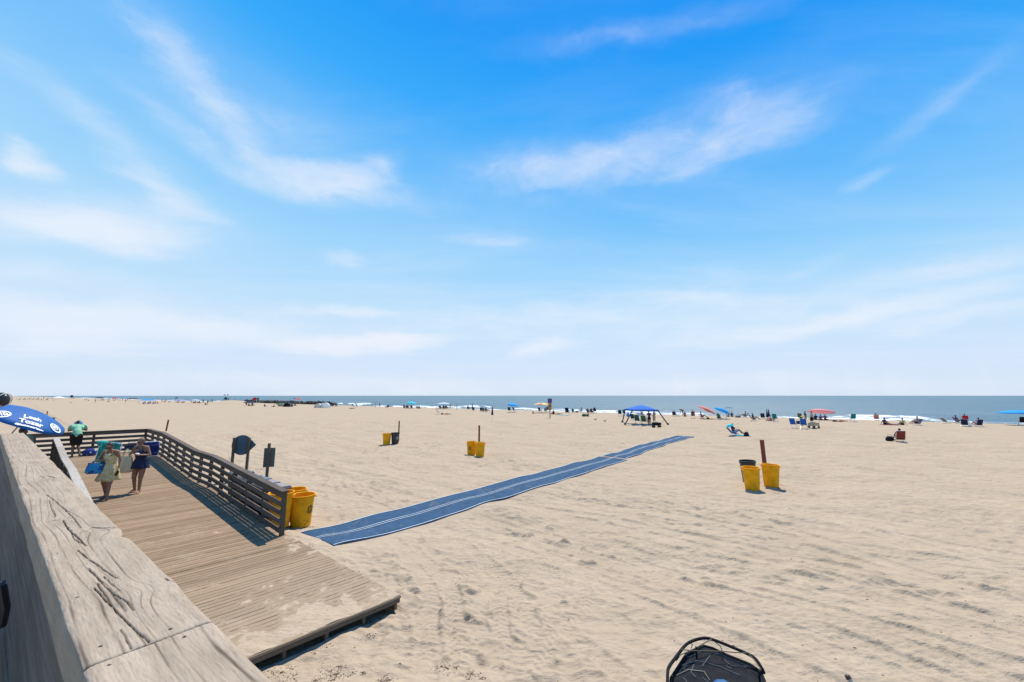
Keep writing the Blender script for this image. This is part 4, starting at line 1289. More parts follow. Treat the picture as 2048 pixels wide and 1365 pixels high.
uc = Vector((0, 0, EYE)) + ray(50, 838) * 12.9
AX = Vector((0.41, 0.22, 0.88)).normalized()
MU = umb_frame(AX)
PL = 1.95
ubase = uc - AX * PL
ub = empty('beach_umbrella', ubase, 0, 'large tilted blue umbrella with white lettering and round seals above the platform', 'umbrella')
RAD, UH = 1.06, 0.31
def put(o, z=PL):
    o.matrix_local = (Matrix.Translation(AX * z) @ MU.to_4x4()); return o
c_o = put(canopy_mesh(RAD, UH).build('canopy', UB, ub, 'all'))
m1 = MB(); m1.tube([(0, 0, -PL + 0.0), (0, 0, UH)], 0.017, 8); put(m1.build('pole', mat('brown_pole', (0.10, 0.06, 0.045), 0.5), ub, True))
for k in range(8):
    a = k * math.pi / 4; m1 = MB()
    m1.tube([(RAD * q * math.cos(a), RAD * q * math.sin(a), dome(RAD * q, RAD, UH) - 0.012) for q in (0.02, 0.3, 0.6, 0.8, 1.0)], 0.005, 5)
    put(m1.build('rib', BLKMET, ub, True))
# direction on the canopy that looks at the viewer
vl = MU.inverted() @ (Vector((0, 0, EYE)) - uc); PH = math.atan2(vl.y, vl.x)
def on_canopy(u_, v_, dphi, rho, lift=0.006):
    """flat print coordinates (u right, v towards the crown) -> canopy surface"""
    a = PH + dphi
    er = Vector((math.cos(a), math.sin(a), 0)); et = Vector((-math.sin(a), math.cos(a), 0))
    p = er * (rho - v_) + et * u_
    r_ = p.length
    return Vector((p.x, p.y, dome(min(r_, RAD), RAD, UH) + lift + 0.004))
def text_on(body, size, dphi, rho, dv, name, bold=0.004, du=0.0, shear=0.0):
    cu = bpy.data.curves.new('t', 'FONT'); cu.body = body; cu.size = size; cu.align_x = 'CENTER'; cu.offset = bold; cu.resolution_u = 3; cu.shear = shear
    to = bpy.data.objects.new('t', cu); col.objects.link(to)
    dg = bpy.context.evaluated_depsgraph_get(); me = bpy.data.meshes.new_from_object(to.evaluated_get(dg)); bpy.data.objects.remove(to)
    bm = bmesh.new(); bm.from_mesh(me); bmesh.ops.triangulate(bm, faces=bm.faces)
    for _ in range(1): bmesh.ops.subdivide_edges(bm, edges=[e for e in bm.edges if e.calc_length() > 0.05], cuts=1)
    for v in bm.verts: v.co = on_canopy(v.co.x + du, v.co.y + dv, dphi, rho)
    bm.to_mesh(me); bm.free(); me.name = name; me.materials.clear(); me.materials.append(WHT)
    return put(link(name, me, ub))
D0 = 0.22
text_on('Leah', 0.23, D0, 0.84, 0.155, 'lettering', 0.006)
text_on('Tozer', 0.23, D0, 0.84, -0.065, 'lettering', 0.006)
text_on('@leahtozerteam', 0.098, D0, 0.84, -0.19, 'small_lettering', 0.003)
def seal(dphi, rho, r_):
    mb = MB()
    def q(u_, v_): return on_canopy(u_, v_, dphi, rho)
    n_ = 28
    for r0, r1 in ((0.80, 1.0),):
        vs = []
        for k in range(n_):
            a = 2 * math.pi * k / n_
            vs += [q(r_ * r0 * math.cos(a), r_ * r0 * math.sin(a)), q(r_ * r1 * math.cos(a), r_ * r1 * math.sin(a))]
        mb.add(vs, [(2 * k, 2 * k + 1, (2 * k + 3) % (2 * n_), (2 * k + 2) % (2 * n_)) for k in range(n_)])
    for k, y in enumerate((0.42, 0.12, -0.14, -0.36)):       # waves inside
        vs = []; wd = math.sqrt(max(0.74 ** 2 - y * y, 0.05))
        for i in range(13):
            x = -wd + 2 * wd * i / 12; yy = y + 0.09 * math.sin(i * 1.1 + k * 1.7); th_ = 0.20 if k < 2 else 0.08
            vs += [q(r_ * x, r_ * (yy - th_ / 2)), q(r_ * x, r_ * (yy + th_ / 2))]
        mb.add(vs, [(2 * i, 2 * i + 1, 2 * i + 3, 2 * i + 2) for i in range(12)])
    put(mb.build('seal', WHT, ub))
seal(D0 - 0.80, 0.88, 0.17); seal(D0 + 0.80, 0.88, 0.17)
# ------------------------------------------------------------------ people
def skin_mat(name, rgb): return mat(name, rgb, 0.55, 0, 0.08, 12)
SK1 = skin_mat('skin_tan', (0.25, 0.125, 0.077)); SK2 = skin_mat('skin_fair', (0.52, 0.31, 0.22)); SK3 = skin_mat('skin_brown', (0.16, 0.085, 0.055))
HAIR_D = mat('dark_hair', (0.035, 0.022, 0.016), 0.6, 0, 0.4, 60, 0.5); HAIR_B = mat('brown_hair', (0.11, 0.065, 0.035), 0.6, 0, 0.4, 60, 0.5)
def cloth(name, rgb, var=0.12, trans=0.1): return mat(name, rgb, 0.8, 0, var, 9, 0.25, 0.2, 40, trans)
CL = {}
PAL = {'navy': (0.02, 0.03, 0.09), 'black': (0.015, 0.015, 0.018), 'white': (0.75, 0.76, 0.77), 'red': (0.45, 0.03, 0.03), 'pink': (0.72, 0.28, 0.30), 'blue': (0.02, 0.13, 0.5),
       'sky': (0.03, 0.33, 0.75), 'teal': (0.01, 0.22, 0.24), 'turq': (0.02, 0.50, 0.60), 'green': (0.04, 0.14, 0.08), 'grey': (0.22, 0.24, 0.26), 'yellow': (0.72, 0.62, 0.22), 'maroon': (0.20, 0.03, 0.04),
       'orange': (0.65, 0.2, 0.06), 'purple': (0.14, 0.08, 0.25), 'beige': (0.45, 0.38, 0.27), 'lilac': (0.36, 0.33, 0.55), 'brown': (0.10, 0.06, 0.04), 'olive': (0.16, 0.17, 0.09), 'dark': (0.035, 0.04, 0.05), 'brick': (0.24, 0.055, 0.04), 'mint': (0.30, 0.58, 0.42), 'coral': (0.6, 0.22, 0.15), 'lime': (0.6, 0.65, 0.15), 'pale': (0.55, 0.62, 0.66), 'deepteal': (0.03, 0.12, 0.14)}
def C_(n, trans=0.12):
    k = 'cloth_' + n
    return cloth(k, PAL[n], 0.14, trans)

BASE = dict(ankL=(.10, 0.0, .07), ankR=(-.10, 0.0, .07), kneeL=(.10, -.02, .46), kneeR=(-.10, -.02, .46), hipL=(.088, 0, .87), hipR=(-.088, 0, .87), pel=(0, 0, .93), waist=(0, .005, 1.06),
            chest=(0, .0, 1.24), neck=(0, .015, 1.41), head=(0, -.01, 1.535), shL=(.165, .01, 1.355), shR=(-.165, .01, 1.355), elL=(.22, .02, 1.09), elR=(-.22, .02, 1.09), wrL=(.22, -.05, .86), wrR=(-.22, -.05, .86),
            toeL=None, toeR=None, look=(0, -1, 0), palmL=None, palmR=None)
def V3(a): return Vector(a)
def body_mb(P, k=1.0, fem=True, hands=True, face=True):
    g = lambda n: V3(P[n])
    mb = MB()
    hw = 1.0 if fem else 1.1
    for s_ in 'LR':
        hip, kn, an = g('hip' + s_), g('knee' + s_), g('ank' + s_)
        mb.caps(hip, kn, .094 * hw, .063, 12); mb.caps(kn, an, .055, .036, 12)
        mid = kn.lerp(an, .28); back = Vector((0, .02, 0)) if abs(kn.z - an.z) > .2 else Vector((0, 0, -.01))
        mb.caps(mid + back, kn.lerp(an, .5) + back * .6, .045, .036, 10)
        toe = V3(P['toe' + s_]) if P['toe' + s_] else an + Vector((0.02 if s_ == 'L' else -.02, -.15, -.045))
        heel = an + (an - toe).normalized() * .035 + Vector((0, 0, -.035)) * (1 if abs((toe - an).z) < .12 else 0)
        mb.caps(an, an.lerp(toe, .55), .034, .030, 8); mb.caps(heel, an.lerp(toe, .5) + Vector((0, 0, -.012)), .027, .030, 8)
        side = (toe - an).cross(Vector((0, 0, 1))).normalized() if (toe - an).cross(Vector((0, 0, 1))).length > .01 else Vector((1, 0, 0))
        if hands:
            fwd = (toe - an).normalized()
            for q in range(5):
                b = an.lerp(toe, .68) + side * (.026 - .013 * q); mb.caps(b, b + (toe - an) * (.32 - .035 * abs(q - 1)), .012, .008, 6)
        else:
            mb.caps(an.lerp(toe, .5), toe, .03, .024, 8)
        sh, elb, wr = g('sh' + s_), g('el' + s_), g('wr' + s_)
        mb.caps(sh, elb, .045 * hw, .034, 10); mb.caps(elb, wr, .034, .022, 10)
        mb.caps(g('neck') + Vector((0, .01, -.02)), sh, .045, .048 * hw, 10)
        d = (wr - elb).normalized()
        pn = V3(P['palm' + s_]) if P['palm' + s_] else Vector((1 if s_ == 'R' else -1, 0, 0))
        pn = (pn - d * pn.dot(d)).normalized() if (pn - d * pn.dot(d)).length > .05 else d.orthogonal().normalized()
        sd = d.cross(pn) * (1 if s_ == 'R' else -1)
        mb.caps(wr, wr + d * .035, .022, .026, 8)
        if hands:
            for q in range(4):
                o_ = sd * (.026 - .0175 * q)
                L_ = (.070, .078, .073, .058)[q]
                a = wr + d * .03 + o_ * .7; b = wr + d * .085 + o_; c = b + (d * .86 + pn * .5).normalized() * L_ * .55; e = c + (d * .45 + pn * .9).normalized() * L_ * .5
                mb.caps(a, b, .0125, .0105, 8); mb.caps(b, c, .0098, .0088, 7); mb.caps(c, e, .0088, .0072, 7)
            a = wr + d * .02 + sd * .018; b = a + (sd * .8 + d * .75 + pn * .3).normalized() * .045; c = b + (sd * .3 + d * .9 + pn * .45).normalized() * .035
            mb.caps(a, b, .014, .0115, 8); mb.caps(b, c, .0112, .009, 7)
        else:
            mb.caps(wr, wr + d * .10 + pn * .015, .024, .02, 8)
    pel, wst, ch, nk, hd = g('pel'), g('waist'), g('chest'), g('neck'), g('head')
    mb.caps(g('hipL') + (pel - g('hipL')) * .35, g('hipR') + (pel - g('hipR')) * .35, .10, .10, 12)
    mb.caps(pel, wst, .105, .092 if fem else .108, 14)
    sx_ = (g('shL') - g('shR')).normalized()
    wd = .055 if fem else .07
    for o_ in (-wd, wd): mb.caps(wst + sx_ * o_ * .6, ch + sx_ * o_, .085, .09 if fem else .098, 12)
    mb.caps(ch + sx_ * .085, ch - sx_ * .085, .085, .085, 12)
    mb.caps(ch, nk + (ch - nk) * .25, .085, .055, 10)
    lk = V3(P['look']).normalized()
    if fem:
        ff = (Vector((0, 0, 1)).cross(sx_)) * -1
        ff = ff if ff.dot(lk) > 0 else -ff
        for o_ in (-.065, .065): mb.ball(ch + sx_ * o_ + ff * .068 + Vector((0, 0, .0)), .052, 8)
    mb.caps(nk, hd + Vector((0, 0, -.05)), .047, .046, 10)
    # head: skull, jaw, nose, brow, ears, lips
    up = Vector((0, 0, 1)); rt = lk.cross(up).normalized(); hu = rt.cross(lk).normalized()
    HM = Matrix((rt, lk, hu)).transposed()
    hp = lambda x, y, z: hd + HM @ Vector((x, y, z))
    mb.ball(hp(0, -.012, .02), (.073, .092, .09), 12, rot=HM)
    mb.ball(hp(0, .018, -.035), (.056, .068, .072), 10, rot=HM)
    if face:
        mb.caps(hp(0, .082, .012), hp(0, .1, -.028), .009, .0135, 8)
        mb.caps(hp(-.03, .073, .022), hp(.03, .073, .022), .011, .011, 8)
        mb.caps(hp(-.018, .079, -.058), hp(.018, .079, -.058), .0085, .0085, 7)
        mb.ball(hp(0, .062, -.088), (.022, .02, .018), 7, rot=HM)
        for s_ in (-1, 1):
            mb.ball(hp(s_ * .074, -.008, -.008), (.010, .018, .03), 7, rot=HM)
            mb.ball(hp(s_ * .042, .05, -.02), (.024, .026, .026), 7, rot=HM)
    return mb, HM, hp
def hair_mb(HM, hp, style):
    mb = MB()
    mb.ball(hp(0, -.025, .036), (.081, .092, .088), 12, rot=HM)
    if style == 'bun':
        mb.ball(hp(0, -.085, .10), (.038, .038, .036), 8, rot=HM); mb.ball(hp(0, -.07, .0), (.068, .055, .07), 8, rot=HM)
    elif style == 'pony':
        mb.ball(hp(0, -.07, -.01), (.066, .055, .07), 8, rot=HM); mb.caps(hp(0, -.11, .04), hp(0, -.15, -.06), .028, .018); mb.caps(hp(0, -.15, -.06), hp(.01, -.14, -.16), .02, .01)
    elif style == 'long':
        mb.ball(hp(0, -.06, -.03), (.076, .06, .10), 8, rot=HM); mb.caps(hp(-.06, -.04, -.03), hp(-.075, -.05, -.19), .03, .02); mb.caps(hp(.06, -.04, -.03), hp(.075, -.05, -.19), .03, .02)
    else:
        mb.ball(hp(0, -.045, .0), (.07, .065, .075), 8, rot=HM)
    return mb
def pose(**kw):
    P = dict(BASE); P.update(kw); return P
def pscale(root, s_): root.scale = (s_, s_, s_)

def garment(P, parts, name, m_, root, vox=.012, it=3, extra=None):
    """cloth grown from the body it covers: (a, b, radius a, radius b) in joint names"""
    mb = MB()
    for a, b, r0, r1 in parts:
        A = V3(P[a]) if isinstance(a, str) else V3(a); B = V3(P[b]) if isinstance(b, str) else V3(b)
        mb.caps(A, B, r0, r1, 14)
    if extra: extra(mb)
    return remesh(mb, name, m_, vox, root, it)

def ring_cloth(P, rows, name, m_, root, n=48, fold=0.1, seed=1, th=0.004, mats=None, mfun=None):
    """skirt-like cloth: rows of (centre, rx, ry, fold depth)"""
    mb = MB(); q = random.Random(seed); ph = [q.uniform(0, 6) for _ in range(4)]
    vs = []
    for k, (c, rx, ry, fd) in enumerate(rows):
        c = V3(c)
        for j in range(n):
            a = 2 * math.pi * j / n
            f = 1 + fd * (0.6 * math.sin(7 * a + ph[0] + k * .12) + 0.4 * math.sin(11 * a + ph[1] - k * .1) + .3 * math.sin(4 * a + ph[2]))
            vs.append((c.x + rx * f * math.cos(a), c.y + ry * f * math.sin(a), c.z + 0.02 * fd * math.sin(5 * a + ph[3]) * 4))
    fs = [(i * n + j, i * n + (j + 1) % n, (i + 1) * n + (j + 1) % n, (i + 1) * n + j) for i in range(len(rows) - 1) for j in range(n)]
    mb.add(vs, fs)
    if mfun: mb.m = [mfun(sum((Vector(vs[i]) for i in f), Vector()) / 4) for f in fs]
    o = mb.build(name, mats or m_, root, 'all')
    s_ = o.modifiers.new('s', 'SOLIDIFY'); s_.thickness = th
    return o

def spotted(name, ca, cb, cc, scale, thr=0.5):
    m = bpy.data.materials.new(name); m.use_nodes = True; nt = m.node_tree; b = nt.nodes['Principled BSDF']
    o = nt.nodes.new('ShaderNodeTexCoord').outputs['Object']
    v = nt.nodes.new('ShaderNodeTexVoronoi'); v.inputs['Scale'].default_value = scale; nt.links.new(o, v.inputs['Vector'])
    s_ = nt.nodes.new('ShaderNodeSeparateColor'); nt.links.new(v.outputs['Color'], s_.inputs[0])
    c = mixc(nt, math_n(nt, 'GREATER_THAN', s_.outputs[0], thr), ca, cb)
    c = mixc(nt, math_n(nt, 'MULTIPLY', math_n(nt, 'GREATER_THAN', s_.outputs[1], 0.66), math_n(nt, 'LESS_THAN', v.outputs['Distance'], 0.42)), c, cc)
    nt.links.new(c, b.inputs['Base Color']); b.inputs['Roughness'].default_value = 0.8
    return m
DRESS = spotted('yellow_floral', (0.50, 0.38, 0.12), (0.56, 0.46, 0.25), (0.62, 0.55, 0.42), 22)
TOTEB = spotted('tropical_print', (0.015, 0.06, 0.22), (0.02, 0.25, 0.50), (0.42, 0.48, 0.06), 13, 0.45)
STR_T = cloth('turquoise_cloth', (0.025, 0.30, 0.25)); NAVYC = cloth('navy_cloth', (0.015, 0.02, 0.055), 0.15, 0.03); CREAM = cloth('cream_canvas', (0.55, 0.50, 0.38), 0.08, 0.15)
RBLUE = cloth('royal_blue_cloth', (0.018, 0.03, 0.14)); GLASS = mat('dark_lens', (0.01, 0.01, 0.012), 0.12)
ALU = mat('pale_metal', (0.62, 0.63, 0.64), 0.35, 0.8, 0.05)

def sunglasses(hp, HM, root):
    mb = MB()
    for s_ in (-1, 1):
        mb.ball(hp(s_ * .032, .088, .004), (.027, .010, .021), 8, rot=HM)
        mb.caps(hp(s_ * .056, .08, .01), hp(s_ * .076, .0, .008), .004, .003, 6)
    mb.caps(hp(-.012, .096, .01), hp(.012, .096, .01), .004, .004, 6)
    mb.build('sunglasses', GLASS, root, True)
def eyes(hp, HM, root):
    mb = MB()
    for s_ in (-1, 1): mb.ball(hp(s_ * .03, .078, .004), (.012, .006, .006), 6, rot=HM)
    mb.build('eyes', mat('eye_dark', (0.03, 0.02, 0.02), 0.3), root, True)
def person(label, loc, rz, P, sk, s_=1.0, hair=HAIR_D, style='bun', fem=True, glasses=True, vox=.0068):
    root = empty('person', loc, rz, label, 'person'); pscale(root, s_)
    mb, HM, hp = body_mb(P, 1, fem)
    remesh(mb, 'body', sk, vox, root, 2)
    remesh(hair_mb(HM, hp, style), 'hair', hair, .009, root, 1)
    (sunglasses if glasses else eyes)(hp, HM, root)
    return root, HM, hp
def sandals(P, root, m_):
    for s_ in 'LR':
        an = V3(P['ank' + s_]); toe = V3(P['toe' + s_]) if P['toe' + s_] else an + Vector((0.02 if s_ == 'L' else -.02, -.15, -.045))
        d = toe - an; d.z = 0; d.normalize(); sd = d.cross(Vector((0, 0, 1)))
        c = an + d * .055; z0 = an.z - .072
        mb = MB(); vs = []
        for k in range(20):
            a = 2 * math.pi * k / 20; w_ = .045 * (1 + .12 * math.cos(a)); vs.append(c + d * .128 * math.cos(a) + sd * w_ * math.sin(a))
        mb.add([Vector((v.x, v.y, z0)) for v in vs] + [Vector((v.x, v.y, z0 + .018)) for v in vs], [tuple(range(20))[::-1], tuple(range(20, 40))] + [(k, (k + 1) % 20, 20 + (k + 1) % 20, 20 + k) for k in range(20)])
        mb.tube([c + d * .03 + sd * .045 + Vector((0, 0, z0 + .02 - c.z)), c + d * .03 + Vector((0, 0, z0 + .062 - c.z)), c + d * .03 - sd * .045 + Vector((0, 0, z0 + .02 - c.z))], .008, 6)
        mb.build('sandal', m_, root, True)

# woman in the yellow dress
pf = DG(213, 999)
P1 = pose(ankL=(.095, -.16, .07), kneeL=(.10, -.13, .46), ankR=(-.11, .13, .10), kneeR=(-.105, -.03, .47), toeL=(.11, -.31, .025), toeR=(-.13, -.02, .025),
          chest=(0, -.05, 1.24), neck=(0, -.10, 1.395), head=(.02, -.175, 1.50), look=(.22, -.82, -.42), shL=(.165, -.075, 1.345), shR=(-.165, -.06, 1.35),
          elL=(.235, -.02, 1.10), wrL=(.255, -.10, .87), elR=(-.30, -.04, 1.12), wrR=(-.12, -.22, 1.12), palmL=(-.6, -.6, 0), palmR=(0, .3, 1))
w1, HM, hp = person('woman in a yellow sundress with a turquoise backpack chair, walking on the ramp', pf, R(12), P1, SK1, 1.03, HAIR_D, 'bun')
ring_cloth(P1, [((0, -.075, 1.30), .115, .10, .02), ((0, -.055, 1.22), .165, .125, .02), ((0, -.03, 1.12), .145, .115, .03), ((0, -.01, 1.04), .135, .115, .04), ((0, 0, .95), .165, .145, .05), ((0, 0, .84), .20, .17, .07),
                ((-.01, 0, .70), .235, .20, .09), ((-.03, .01, .58), .27, .225, .11), ((-.03, .01, .53), .28, .235, .12)], 'dress', DRESS, w1, seed=3)
m1 = MB()
for s_ in (-1, 1): m1.tube([(s_ * .075, -.165, 1.26), (s_ * .085, -.12, 1.395), (s_ * .08, .03, 1.33)], .008, 6)
m1.build('dress_strap', DRESS, w1, True)
sandals(P1, w1, mat('black_sandal', (0.02, 0.02, 0.02), 0.6))
def backpack_chair(label, root_loc, rz, m_main, m_alt, sc_=1.0):
    r_ = empty('backpack_chair', root_loc, rz, label, 'folding chair'); pscale(r_, sc_)
    m1 = MB()
    for s_ in (-1, 1): m1.tube([(s_ * .27, .02, -.28), (s_ * .27, .0, .30), (s_ * .24, .0, .36)], .012, 8); m1.tube([(s_ * .25, .07, -.28), (s_ * .25, .05, .24)], .012, 8)
    m1.tube([(-.24, 0, .36), (.24, 0, .36)], .012, 8); m1.tube([(-.27, .02, -.28), (.27, .02, -.28)], .012, 8)
    m1.build('frame', ALU, r_, True)
    m1 = MB(); m1.box((0, .0, .05), (.50, .022, .56)); o = m1.build('backrest', m_main, r_); o.modifiers.new('b', 'BEVEL').width = .008
    m1 = MB(); m1.box((0, .05, -.04), (.46, .03, .40)); o = m1.build('seat', m_alt, r_); o.modifiers.new('b', 'BEVEL').width = .01
    m1 = MB(); m1.box((0, .10, .06), (.36, .08, .24)); o = m1.build('pouch', m_main, r_); bb = o.modifiers.new('b', 'BEVEL'); bb.width = .03; bb.segments = 3
    m1 = MB(); m1.ball((0, -.01, .31), (.20, .055, .06), 10); m1.build('headrest', m_alt, r_, True)
    for s_ in (-1, 1):
        m1 = MB(); m1.tube([(s_ * .13, -.02, .25), (s_ * .135, -.14, .29), (s_ * .14, -.21, .20), (s_ * .15, -.16, .02), (s_ * .14, -.03, -.10)], .017, 8); m1.build('shoulder_strap', m_alt, r_, True)
    return r_
def rel(root, v):
    return root.location + Matrix.Rotation(root.rotation_euler.z, 3, 'Z') @ (Vector(v) * root.scale[0])
TURQ2 = cloth('turquoise_stripes', (0.012, 0.20, 0.20), 0.3)
cA = backpack_chair('turquoise folding backpack chair carried by the woman in yellow', rel(w1, (-.20, .13, 1.24)), w1.rotation_euler.z + .15, STR_T, TURQ2)
cA.rotation_euler = (-.12, .10, w1.rotation_euler.z + .1)
# rolled towel bulging above the folded chair
m1 = MB(); m1.caps((-.16, 0, 0), (.12, 0, 0), .085, .085, 14); o = remesh(m1, 'rolled_towel', STR_T, .02, None, 2); o.location = rel(w1, (-.26, .12, 1.55)); o.rotation_euler = (0, .15, w1.rotation_euler.z); tag(o, 'rolled turquoise towel on top of the turquoise chair', 'towel')
def tote(name, label, loc, rz, m_, hm_, w0, w1_, h, d=.14, strap=.28, lean=0.0, cat='bag'):
    r_ = empty(name, loc, rz, label, cat)
    mb = MB(); n_ = 28; rows = 9; vs = []
    for i in range(rows):
        f = i / (rows - 1); ww = (w1_ + (w0 - w1_) * f) / 2; dd = d / 2 * (1 - .55 * f); z = -h * (1 - f)
        ww *= 1 - .25 * max(0, .12 - f) / .12
        for j in range(n_):
            a = 2 * math.pi * j / n_
            c_, s_ = math.cos(a), math.sin(a)
            x = ww * math.copysign(abs(c_) ** .55, c_) * (1 + .03 * math.sin(3 * a + i)); y = dd * math.copysign(abs(s_) ** .7, s_) * (1 + .1 * math.sin(5 * a + i * .7))
            vs.append((x + lean * (1 - f), y, z + .02 * math.sin(2 * a) * f))
    fs = [(i * n_ + j, i * n_ + (j + 1) % n_, (i + 1) * n_ + (j + 1) % n_, (i + 1) * n_ + j) for i in range(rows - 1) for j in range(n_)] + [tuple(range(n_))[::-1]]
    mb.add(vs, fs); mb.build('bag_body', m_, r_, 'all')
    for s_ in (-1, 1):
        m1 = MB(); m1.tube([(-w0 * .28, s_ * .03, -.03), (-w0 * .2, s_ * .03, strap * .7), (0, s_ * .02, strap), (w0 * .2, s_ * .03, strap * .7), (w0 * .28, s_ * .03, -.03)], .010, 6); m1.build('bag_handle', hm_, r_, True)
    return r_
tote('tote_bag', 'blue tote bag with tropical print hanging from the arm of the woman in yellow', rel(w1, (-.27, -.13, 1.04)), w1.rotation_euler.z + .12, TOTEB, TOTEB, .40, .46, .30, strap=.08, lean=-.03)
m1 = MB(); m1.box((0, 0, 0), (.075, .012, .155)); o = m1.build('phone', mat('phone_black', (.012, .012, .014), .2)); o.modifiers.new('b', 'BEVEL').width = .006
o.location = rel(w1, (.275, -.17, .745)); o.rotation_euler = (.2, .45, w1.rotation_euler.z + .2); tag(o, 'dark phone held low in the hand of the woman in yellow', 'phone')

# woman in the navy romper
pf = DG(274, 986)
P2 = pose(ankL=(.11, -.10, .07), kneeL=(.095, -.07, .46), ankR=(-.13, .08, .09), kneeR=(-.12, -.02, .46), toeL=(.13, -.25, .025), toeR=(-.16, -.07, .025), chest=(0, -.03, 1.24), neck=(0, -.05, 1.40), head=(0, -.09, 1.52),
          look=(.02, -.93, -.18), shL=(.165, -.04, 1.35), shR=(-.165, -.03, 1.35), elL=(.25, -.03, 1.12), wrL=(.10, -.22, 1.15), elR=(-.30, -.03, 1.16), wrR=(-.11, -.15, 1.24), palmL=(0, .2, 1), palmR=(.4, .8, .2))
w2, HM, hp = person('woman in a short navy playsuit carrying a large cream bag, walking on the ramp', pf, R(8), P2, SK1, 1.04, HAIR_B, 'bun')
ring_cloth(P2, [((0, -.06, 1.275), .125, .105, .01), ((0, -.04, 1.20), .165, .135, .02), ((0, -.02, 1.10), .14, .12, .03), ((0, 0, 1.03), .14, .12, .03), ((0, 0, .93), .175, .15, .04), ((0, 0, .83), .205, .175, .07), ((0, 0, .765), .225, .19, .10), ((0, 0, .73), .235, .195, .11)], 'playsuit', NAVYC, w2, seed=8)
m1 = MB()
for s_ in (-1, 1): m1.tube([(s_ * .07, -.155, 1.24), (s_ * .085, -.085, 1.405), (s_ * .08, .05, 1.33)], .007, 6)
m1.build('playsuit_strap', NAVYC, w2, True)
sandals(P2, w2, mat('tan_sandal', (0.45, 0.30, 0.18), 0.6))
cB = backpack_chair('royal blue folding chair on the back of the woman in navy', rel(w2, (.02, .15, 1.27)), 0, RBLUE, RBLUE)
cB.rotation_euler = (-.75, R(90), w2.rotation_euler.z); pscale(cB, .85)
tote('tote_bag', 'large cream canvas bag slung on the shoulder of the woman in navy', rel(w2, (-.36, -.08, 1.10)), w2.rotation_euler.z + .15, CREAM, CREAM, .30, .66, .50, d=.2, strap=.22, lean=-.08)
m1 = MB(); m1.caps((-.035, 0, 0), (.035, 0, 0), .032, .032, 10); o = m1.build('white_cup', WHT, None, True); o.location = rel(w2, (.06, -.27, 1.18)); tag(o, 'small white packet held by the woman in navy', 'packet')

# man leaning on the far railing
pf = DG(147, 915)
P3 = pose(ankL=(.05, 0, .07), kneeL=(.06, -.03, .48), hipL=(.085, .10, .90), ankR=(-.16, .08, .12), kneeR=(-.09, -.06, .48), hipR=(-.085, .10, .90), toeR=(-.20, .0, .02), pel=(0, .10, .95), waist=(0, .04, 1.07), chest=(0, -.12, 1.22), neck=(0, -.25, 1.33),
          head=(0, -.34, 1.41), look=(0, -.9, -.25), shL=(.19, -.22, 1.30), shR=(-.19, -.22, 1.30), elL=(.27, -.36, 1.10), wrL=(.06, -.50, 1.14), elR=(-.27, -.36, 1.10), wrR=(-.06, -.50, 1.14), palmL=(0, 0, -1), palmR=(0, 0, -1))
w3, HM, hp = person('man in a mint green shirt and black shorts leaning on the far platform railing', pf, R(180 + 46), P3, SK3, 1.04, HAIR_D, 'short', False, False)
MINT = cloth('mint_shirt', (0.24, 0.50, 0.33), 0.06)
garment(P3, [('pel', 'waist', .145, .145), ('waist', 'chest', .135, .14), ('hipL', 'waist', .12, .11), ('hipR', 'waist', .12, .11), ((.09, -.12, 1.22), (-.09, -.12, 1.22), .115, .115), ('chest', 'neck', .12, .07), ('neck', 'shL', .06, .075), ('neck', 'shR', .06, .075),
             ('shL', (.235, -.29, 1.19), .075, .075), ('shR', (-.235, -.29, 1.19), .075, .075)], 'shirt', MINT, w3, .014, 4)
garment(P3, [('pel', 'hipL', .135, .125), ('pel', 'hipR', .135, .125), ('hipL', (.068, .02, .60), .118, .105), ('hipR', (-.092, .02, .60), .118, .105)], 'shorts', cloth('black_shorts', (.015, .014, .016), .1, .02), w3, .014, 3)
m1 = MB(); m1.ball((0, -.33, 1.455), (.085, .10, .07), 10); m1.tube([(-.07, -.40, 1.45), (0, -.47, 1.44), (.07, -.40, 1.45)], .02, 8); m1.build('cap', cloth('dark_cap', (.02, .02, .03)), w3, True)
sandals(P3, w3, mat('dark_shoe', (0.02, 0.018, 0.016), 0.6))
m1 = MB(); m1.ball((0, 0, 0), (.16, .10, .09), 10); m1.ball((.12, .02, .02), (.09, .07, .07), 8); o = remesh(m1, 'bundle', cloth('blue_white_print', (.25, .36, .60), .5), .02, None, 2); o.location = rel(w3, (0.02, -.36, 1.27)) + Vector((0, 0, .16)); tag(o, 'blue and white cloth bundle over the shoulders of the leaning man', 'cloth')

# person beside the umbrella
pf0 = Vector((0, 0, EYE)) + ray(48, 862) * 13.2
pf = Vector((pf0.x, pf0.y, 0.83))
hgt = pf0.z - .83
P4 = pose(look=(.7, .7, -.1))
w4, HM, hp = person('person with dark hair and a green top under the large blue umbrella', pf, R(20), P4, SK3, hgt / 1.55, HAIR_D, 'short', False, False, .01)
garment(P4, [('pel', 'waist', .13, .12), ('waist', 'chest', .12, .125), ((.08, 0, 1.24), (-.08, 0, 1.24), .105, .105), ('chest', 'neck', .10, .06), ('neck', 'shL', .055, .065), ('neck', 'shR', .055, .065), ('shL', (.2, .02, 1.2), .062, .06), ('shR', (-.2, .02, 1.2), .062, .06)], 'shirt', cloth('green_top', (.20, .30, .22)), w4, .018, 3)
garment(P4, [('pel', 'hipL', .12, .115), ('pel', 'hipR', .12, .115), ('hipL', (.1, 0, .62), .11, .10), ('hipR', (-.1, 0, .62), .11, .10)], 'shorts', cloth('dark_shorts', (.03, .03, .04)), w4, .018, 3)

